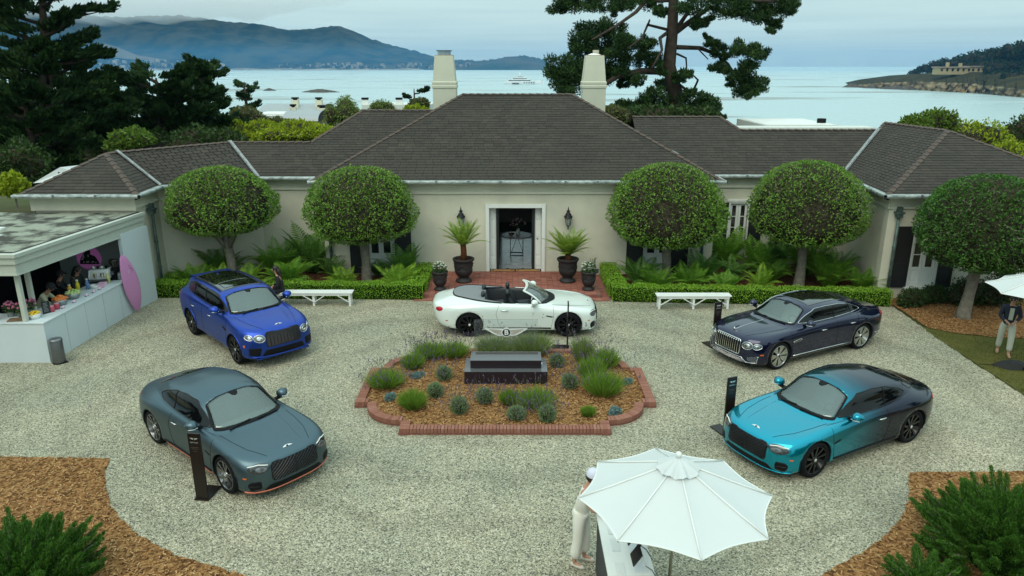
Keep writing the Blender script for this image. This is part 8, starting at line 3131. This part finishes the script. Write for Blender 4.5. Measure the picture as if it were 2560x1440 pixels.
bz = terr_h(-25, 78)
p0, p1 = at(640, 300, 78), at(815, 300, 78)
b = thing('beach_house', 'pale house with grey barrel-vaulted roofs left of the weeping tree', 'house', (0, 0, 0))
ob('wall', MB().box(p0.x, p1.x, 79, 92, bz - 3, p0.z + .2), M_bw, b)
zr = at(720, 282, 80).z
barrel_roof(b, at(640, 280, 84).x, at(800, 280, 84).x, 84, 92, at(720, 282, 84).z - .8, 1.6)
barrel_roof(b, at(705, 300, 74).x, at(795, 300, 74).x, 74, 79, at(720, 303, 74).z, .9, 12)
ob('flat_roof', MB().box(at(640, 290, 80).x, at(720, 290, 80).x, 80, 83.9, at(680, 288, 80).z - .1, at(680, 284, 80).z), M_white, b)
for px, pt, pbm, w in ((738, 250, 282, 8), (797, 250, 290, 8), (733, 268, 292, 7), (805, 270, 308, 10)):
 Yc = 86 if pbm < 291 else 78
 c0, c1 = at(px, pt, Yc), at(px, pbm, Yc)
 k = w / 1820 * Yc
 ch = ob('chimney', MB().box(c0.x - k, c0.x + k, Yc - k, Yc + k, c1.z - .5, c0.z), mat('cream_chimney', (.62, .60, .46), .8), b)
 ob('chimney_cap', MB().box(c0.x - k * .9, c0.x + k * .9, Yc - k * .9, Yc + k * .9, c0.z + .12, c0.z + .3), M_dark, ch)
 ob('cap_post', MB().box(c0.x - k * .5, c0.x + k * .5, Yc - k * .5, Yc + k * .5, c0.z, c0.z + .12), M_dark, ch)
b = thing('beach_house', 'low white building glimpsed left of the left chimney', 'house', (0, 0, 0))
p0, p1 = at(905, 275, 95), at(1075, 275, 95)
ob('wall', MB().box(p0.x, p1.x, 95, 102, -14, at(980, 262, 95).z), M_bw, b)
for px in (913, 998):
 c0 = at(px, 250, 96)
 ch = ob('chimney', MB().box(c0.x - .45, c0.x + .45, 95.5, 96.4, -5, c0.z), M_white, b)
 ob('chimney_cap', MB().box(c0.x - .4, c0.x + .4, 95.55, 96.35, c0.z + .05, c0.z + .3), M_dark, ch)
b = thing('flat_roofed_wing', 'white flat-roofed building behind the right gallery roof', 'house', (0, 0, 0))
c0, c1, c2 = at(1925, 318, 42), at(2140, 318, 42), at(1905, 308, 46)
ob('upper_block', MB().box(at(1905, 310, 44).x, at(2088, 310, 44).x, 43.5, 49, -1, at(2000, 311, 44).z), M_bw, b)
ob('upper_roof', MB().box(at(1905, 310, 44).x + .2, at(2088, 310, 44).x - .2, 43.7, 48.8, at(2000, 311, 44).z + .001, at(2000, 311, 44).z + .02), M_white, b)
ob('lower_block', MB().box(at(1840, 316, 42).x, at(2190, 316, 42).x, 42, 43.4, -1, at(2000, 319, 42).z), M_bw, b)
cc = at(2053, 308, 45)
ch = ob('flue', MB().lathe([(.28, -.6), (.28, 0), (0, 0)], 14, tuple(cc)), M_white, b)
ob('flue_cap', MB().lathe([(.26, .02), (.26, .28), (0, .3)], 14, tuple(cc)), M_dark, ch)
b = thing('white_tent', 'white tent roof showing behind the left pavilion', 'tent', (0, 0, 0))
q = [at(82, 458, 30), at(150, 418, 30), at(170, 425, 30), at(120, 455, 29)]
ob('canvas', MB().add([tuple(v) for v in q] + [(v.x, v.y + 3, v.z - .2) for v in q], [(0, 1, 2, 3), (0, 4, 5, 1), (1, 5, 6, 2)]), M_canvas, b)
ob('tent_pole', MB().tube([at(147, 430, 30), at(147, 430, 30) - Vector((0, 0, 3))], .03, 6), M_dark, b)

# ================================================================== far shore
SEA = -15.

def ridge(name, prof, Y, depth, m, jag_=.0, nx=140, base=SEA - 5, seed=2, rough=1.0, kind='structure', tree=0):
 """hill whose skyline follows prof (photo pixels) at depth Y, falling toward us to the shore"""
 rg = np.random.default_rng(seed)
 xs = np.linspace(prof[0][0], prof[-1][0], nx)
 ys = np.interp(xs, [p[0] for p in prof], [p[1] for p in prof])
 rows = []
 nb = 22
 ph = rg.uniform(0, 6, (6, 2))
 for j in range(nb + 2):
  f = j / nb
  row = []
  for i, (x, y) in enumerate(zip(xs, ys)):
   top = at(x, y, Y)
   Yj = Y - depth * (1 - min(f, 1)) + (depth * .5 if f > 1 else 0)
   H = top.z - SEA
   g = min(f, 1) ** .85
   X = top.x * (Yj / Y) ** .9
   bump = 0
   for q in range(5):
    bump += math.sin(X / Y * (18 + 23 * q) + ph[q, 0] + f * 5 * (q + 1)) * math.cos(f * (4 + 5 * q) + ph[q, 1] + X / Y * 9 * q) / (1.3 + q)
   z = SEA - 2 + (H + 2) * g * (1 + .16 * rough * bump * math.sin(PI * min(f, 1)))
   if tree and f >= .9:
    z += tree * rg.uniform(0, 1)
   if f > 1:
    z = SEA - 2
   row.append((X, Yj, z))
  rows.append(row)
 return ob(name, MB().grid(rows), m, smooth=True, kind=kind)

M_hill = mat('forested_hill', (.010, .022, .020), .95, noise=(.005, (.050, .050, .034), .09), spec=.05, bump=(.012, 1.))
M_hill2 = mat('near_shore_hill', (.022, .036, .022), .95, noise=(.004, (.075, .065, .045), .12), spec=.05)
ridge('hill', [(-700, -10), (-300, 20), (0, 30), (120, 35), (300, 45), (450, 40), (560, 55), (640, 62), (720, 78), (790, 74), (840, 66), (880, 78), (930, 100), (990, 118), (1040, 130), (1090, 145), (1145, 160), (1200, 172)], 7000, 1400, M_hill, nx=220, tree=14, rough=1.9)
ridge('point', [(1060, 172), (1110, 158), (1150, 152), (1190, 155), (1230, 152), (1265, 146), (1300, 142), (1330, 145), (1365, 152), (1380, 172)], 5200, 350, M_hill2, nx=120, seed=5, tree=14)
# bare grassy shoulder, beach and shore strip
gs = [at(265, 108, 5700), at(300, 118, 5690), at(350, 138, 5680), at(400, 146, 5670), at(430, 152, 5660), at(330, 148, 5660), at(270, 142, 5660), at(268, 125, 5680)]
P3 = [tuple(q - Vector((0, 40, 0))) for q in gs]
ob('grassy_shoulder', MB().add(P3 + [(x * 1.06, y + 350, z) for x, y, z in P3], [tuple(range(8))] + [(i, (i + 1) % 8, 8 + (i + 1) % 8, 8 + i) for i in range(8)]), mat('dry_grass_slope', (.16, .125, .075), .95, noise=(.01, (.11, .085, .05), .2)), kind='structure')
mb = MB()
for i in range(60):
 x0, x1 = 100 + i * 16, 100 + (i + 1) * 16
 a, b_ = at(x0, 172, 5050), at(x1, 172, 5050)
 mb.add([(a.x, 4650, SEA + .3), (b_.x, 4650, SEA + .3), (b_.x * 1.05, 5150, SEA + 9 + 4 * math.sin(i)), (a.x * 1.05, 5150, SEA + 9 + 4 * math.sin(i))], [(0, 1, 2, 3)])
ob('beach', mb, mat('pale_sand', (.36, .30, .22), .95, noise=(.006, (.10, .09, .06), .12)), kind='structure')
mb = MB()
for i in range(520):
 x = U(150, 560) if i < 330 else U(700, 1180)
 Yh = U(4950, 5200)
 c = at(x, U(150, 168) if i < 330 else U(158, 169), Yh)
 s = U(3, 9)
 mb.box(c.x - s * U(.8, 2), c.x + s * U(.8, 2), Yh - s, Yh + s, c.z - 12, c.z + s * .8)
ob('shore_town', mb, mat('far_houses', island=[(.20, .17, .13), (.34, .30, .24), (.10, .09, .07), (.03, .04, .03), (.03, .04, .03)], rough=.9), kind='stuff', label='far-off scatter of shore houses under the hills', category='town')

# rocks and reef off the near shore
M_rock = mat('reef_rock', (.045, .04, .035), .95, noise=(.4, (.10, .085, .065), .2), bump=(2, 1.))
for k, (px, py, wpx, hpx, lab) in enumerate(((800, 226, 85, 9, 'long dark reef rock left of the left chimney'), (672, 222, 30, 7, 'dark reef rock beyond the round cypress'), (610, 224, 16, 5, 'little reef rock left of the round cypress'))):
 D0 = 22.5 / ((py - 166) / 1820 * 1.0)
 c = at(px, py, D0)
 w, h = wpx / 1820 * D0, hpx / 1820 * D0
 P = []
 for i in range(9):
  f = i / 8
  P.append([(c.x + w * .5 * (1 - .85 * f) * math.cos(a) * (1 + .35 * math.sin(3 * a + k)), D0 + 9 * (1 - .8 * f) * math.sin(a), SEA - .5 + h * f * (1 + .8 * math.sin(5 * a + f * 3 + k) * (1 - f))) for a in np.linspace(0, 2 * PI, 33)])
 tag(ob('reef_rock', MB().grid(P), M_rock), lab, 'rock', 'reef rocks offshore')

# ---- wooded headland with cliff at the right
M_cliff = mat('sandstone_cliff', (.30, .23, .13), .95, noise=(.09, (.06, .05, .035), .10), bump=(.5, 1.), spec=.1)
M_heath = mat('headland_scrub', (.022, .024, .010), .95, noise=(.06, (.05, .042, .018), .15), bump=(.8, .8), spec=.05)
hx = [(2128, 216, 214, 213, 850), (2200, 213, 207, 197, 800), (2300, 224, 204, 184, 740), (2380, 232, 207, 180, 690), (2450, 236, 211, 180, 650), (2520, 246, 219, 184, 590), (2600, 258, 228, 190, 540), (2760, 275, 240, 200, 480)]
foot, lip, back, far = [], [], [], []
for i in range(141):
 s = i / 140 * (len(hx) - 1)
 j = min(int(s), len(hx) - 2)
 u = s - j
 px, yb, yt, yk, D0 = [hx[j][q] + (hx[j + 1][q] - hx[j][q]) * u for q in range(5)]
 a = at(px, yb, D0)
 w = 3 * math.sin(i * .9) + 2.4 * math.sin(i * 2.3 + 1) + 1.5 * math.sin(i * 4.1)
 foot.append((a.x + w * .6, D0 + w, SEA - 1))
 l_ = at(px, yt + .25 * w, D0 + 8)
 lip.append((l_.x, D0 + 8 + w, l_.z))
 k_ = at(px, yk, D0 + 75)
 back.append((k_.x, D0 + 75, k_.z))
 far.append((k_.x + 60, D0 + 260, k_.z - 4))
rows = []
for f in np.linspace(0, 1, 10):
 rows.append([tuple(Vector(p).lerp(Vector(q), f) + Vector((1.2 * math.sin(k * .7 + f * 9), 1.5 * math.sin(k * 1.7 + f * 7), .6 * math.sin(k * 1.3 + f * 12))) * math.sin(PI * f)) for k, (p, q) in enumerate(zip(foot, lip))])
hl = ob('headland', MB().grid(rows), M_cliff, smooth=True, kind='structure')
rows = [[tuple(Vector(p).lerp(Vector(q), f) + Vector((0, 0, .5 * math.sin(k * .5 + f * 11) * math.sin(PI * f)))) for k, (p, q) in enumerate(zip(lip, back))] for f in np.linspace(0, 1, 8)] + [far]
ob('headland_top', MB().grid(rows), M_heath, smooth=True, kind='structure')
for k in range(16):       # rocks trailing off the point
 px = 2118 + k * 11 + U(-3, 3)
 D0 = 855 - k * 7
 c = at(px, 217 + k * .9, D0)
 s = U(2, 6)
 P = [[(c.x + s * 2 * (1 - .8 * f) * math.cos(a) * (1 + .3 * math.sin(3 * a + k)), D0 + s * (1 - .8 * f) * math.sin(a), SEA - .5 + s * .9 * f) for a in np.linspace(0, 2 * PI, 13)] for f in (0, .4, .8, 1)]
 tag(ob('shore_rock', MB().grid(P), M_rock), 'dark rock trailing off the tip of the right headland', 'rock', 'rocks off the right headland')
# headland house
c0 = at(2350, 178, 730)
hz = at(2350, 181, 730).z
hh = thing('clifftop_house', 'long cream clifftop house among trees on the right headland', 'house', (0, 0, 0))
M_clh = mat('cream_house', (.38, .31, .17), .8)
x0, x1, x2 = at(2345, 178, 735).x, at(2422, 178, 735).x, at(2480, 178, 735).x
ob('wall', MB().box(x0, x1, 735, 745, hz - 2, hz + 4.2), M_clh, hh)
ob('wall', MB().box(x1 + .05, x2, 737, 747, hz - 2, hz + 5.0), M_clh, hh)
ob('roof', MB().prism([(x0 - 1, 734), (x1, 734), (x1, 746), (x0 - 1, 746)], hz + 4.201, hz + 5.4), mat('tan_tile_roof', (.30, .24, .18), .9), hh)
ob('roof', MB().prism([(x1 + .06, 736), (x2 + 1, 736), (x2 + 1, 748), (x1 + .06, 748)], hz + 5.001, hz + 6.0), mat('tan_tile_roof'), hh)
for i in range(9):
 xx = x0 + 2.5 + i * (x2 - x0 - 5) / 9
 yy = 734.7 if xx < x1 else 736.7
 ob('window', MB().box(xx, xx + 1.9, yy, yy + .25, hz + 1.2, hz + 3.6), M_glass_dark, hh)
for px, pt in ((2370, 156), (2402, 158)):
 c = at(px, pt, 740)
 ob('chimney', MB().box(c.x - 1.2, c.x + 1.2, 739, 741.4, hz + 5, c.z), M_clh, hh)
# headland trees: each crown a thing
M_ht = mat('headland_tree_leaf', island=[(.010, .022, .012), (.018, .036, .018), (.030, .052, .024)], rough=.8, sub=.1, spec=.1)
HT = [(2282, 176, 10), (2296, 170, 10), (2316, 162, 14), (2340, 152, 16), (2362, 146, 16), (2388, 150, 14), (2408, 138, 20), (2440, 128, 24), (2470, 125, 24), (2500, 118, 26), (2530, 112, 28), (2556, 104, 28),
 (2430, 155, 20), (2460, 150, 22), (2490, 150, 24), (2520, 145, 26), (2550, 140, 28), (2585, 110, 30), (2500, 178, 18), (2530, 178, 22), (2560, 175, 24), (2590, 160, 28), (2410, 172, 8), (2540, 200, 16)]
HL = ['%s tree on the right headland, %s' % (a, w) for a, w in zip(['small outermost', 'small wind-bent', 'low round', 'leaning', 'rounded', 'small dark', 'flat-topped', 'tall', 'tall broad', 'broad', 'high', 'highest'] * 2,
 ['first left of the clifftop house', 'second left of the clifftop house', 'third left of the clifftop house', 'behind the house left end', 'behind the first house chimney', 'between the house chimneys', 'behind the second house chimney', 'behind the house middle', 'behind the house right end', 'uphill right of the house', 'farther uphill right of the house', 'on the skyline at the right edge',
 'close behind the house roof', 'close behind the right roof', 'close right of the roof', 'in the second row right of the house', 'in the second row at the right edge', 'on the skyline past the picture edge', 'just right of the house', 'in the front row right of the house', 'in the front row at the right edge', 'past the right edge', 'before the house wall', 'low on the slope at the right edge'])]
for k, (px, py, r) in enumerate(HT):
 D0 = 690 + 3.0 * max(0, 2500 - px) * .5 + (60 if py < 150 else 0) - (40 if px > 2500 else 0)
 D0 = max(D0, 752) if 2330 < px < 2490 else D0
 p = at(px, py, D0)
 rr = r / 1820 * D0 * 1.15
 lo = [(0, 0, rr * .6, rr, rr, rr * .7)] + [(rr * U(-.9, .9), rr * U(-.5, .5), rr * U(.3, .9), rr * .5, rr * .5, rr * .4) for _ in range(4)]
 tt = blob_bush('headland_tree', HL[k], (p.x, D0, p.z - rr * 1.2), lo, M_ht, 620, rr * .26, 'tree', 'trees on the right headland')

# ---- yacht
yt = thing('motor_yacht', 'big white motor yacht anchored in the bay', 'yacht', (at(1307, 207, 1000).x, 1000, SEA), 0)
M_hull = mat('yacht_white', (.80, .82, .82), .3, coat=.5)
P = []
for i in range(25):
 f = i / 24
 x = -25 + 50 * f
 bw = 4.6 * (1 - max(0, (f - .55) / .45) ** 2.2) * (1 if f > .03 else .9)
 sheer = 3.4 + 2.2 * max(0, f - .45) ** 1.3 * 2
 P.append([(x - (2.5 * f if q < 2 else 0) * 0 + (2.2 * f ** 3 if q > 3 else 0), y * bw, z) for q, (y, z) in enumerate(((-.0, -.8), (-.75, -.4), (-.92, 1.2), (-1, sheer), (0, sheer + .1), (1, sheer), (.92, 1.2), (.75, -.4), (0, -.8)))])
hu = ob('hull', MB().grid(P), M_hull, yt, smooth=False)
for i, (a, b_, z0, z1, w) in enumerate(((-21, 14, 3.4, 5.9, 4.0), (-15, 9, 5.91, 8.2, 3.6), (-9, 4, 8.21, 10.2, 3.0))):
 dk = ob('deck_house', MB().prism([(a, -w), (b_ - 3, -w), (b_, -w * .5), (b_, w * .5), (b_ - 3, w), (a, w)], z0, z1), M_hull, yt)
 ob('window_band', MB().box(a + 2, b_ - 4, -w - .05, w + .05, z0 + .7, z1 - .8), M_glass_dark, dk)
 ob('deck_overhang', MB().prism([(a - 4, -w - .4), (b_ - 2, -w - .4), (b_ + .8, 0), (b_ - 2, w + .4), (a - 4, w + .4)], z1 - .25, z1 - .003), M_hull, dk)
for i in range(5):
 ob('porthole', MB().box(1 + i * 3.2, 2.6 + i * 3.2, -4.75, 4.75, 1.7, 2.6), M_glass_dark, hu)
ob('mast', MB().bar((-3, 0, 10.2), (-4.5, 0, 15.5), .8, .5), M_hull, yt)
ob('radar_arch', MB().box(-6, -1.5, -2.6, 2.6, 11.2, 11.7), M_hull, yt)
ob('bow_pole', MB().bar((22, 0, 5.4), (22, 0, 8.6), .25), M_hull, yt)
ob('tender', MB().prism([(-14, -6.4), (-6, -6.4), (-5, -5.6), (-6, -4.9), (-14, -4.9)], .0, 1.3), M_dark, yt)
# ================================================================== marine haze over the bay and fog on the hills
def volume_mat(name, col, dens, aniso=0.):
 m = bpy.data.materials.new(name)
 m.use_nodes = True
 N, L = m.node_tree.nodes, m.node_tree.links
 N.remove(N['Principled BSDF'])
 v = N.new('ShaderNodeVolumePrincipled')
 v.inputs['Color'].default_value = (*col, 1)
 v.inputs['Density'].default_value = dens
 v.inputs['Anisotropy'].default_value = aniso
 L.new(v.outputs[0], N['Material Output'].inputs['Volume'])
 return m

ob('haze', MB().box(-9000, 9000, -60, 5500, -18.5, 115), volume_mat('sea_haze', (.14, .44, .80), 7.5e-5), kind='stuff', label='thin blue sea haze filling the bay', category='haze')
# fog bank resting on the hilltops: an uneven slab of cloud
P = []
for i in range(81):
 u = i / 80
 x = -5600 + 4700 * u
 row = []
 for j in range(25):
  a = 2 * PI * j / 24
  env = math.sin(PI * min(1, .10 + .90 * u)) ** .5 if u < .999 else 0
  wob = 1 + .13 * math.sin(8 * u + 2 * a) + .09 * math.sin(21 * u + a) + .07 * math.sin(43 * u + 3 * a) + .05 * math.sin(77 * u + 2 * a)
  row.append((x, 6600 + 950 * math.cos(a) * wob * env, 640 + 260 * math.sin(a) * wob * env))
 P.append(row)
ob('fog_bank', MB().grid(P), volume_mat('fog', (1, 1, 1), .0012, .0), kind='stuff', label='bank of low fog lying on the far hilltops', category='fog', smooth=True)
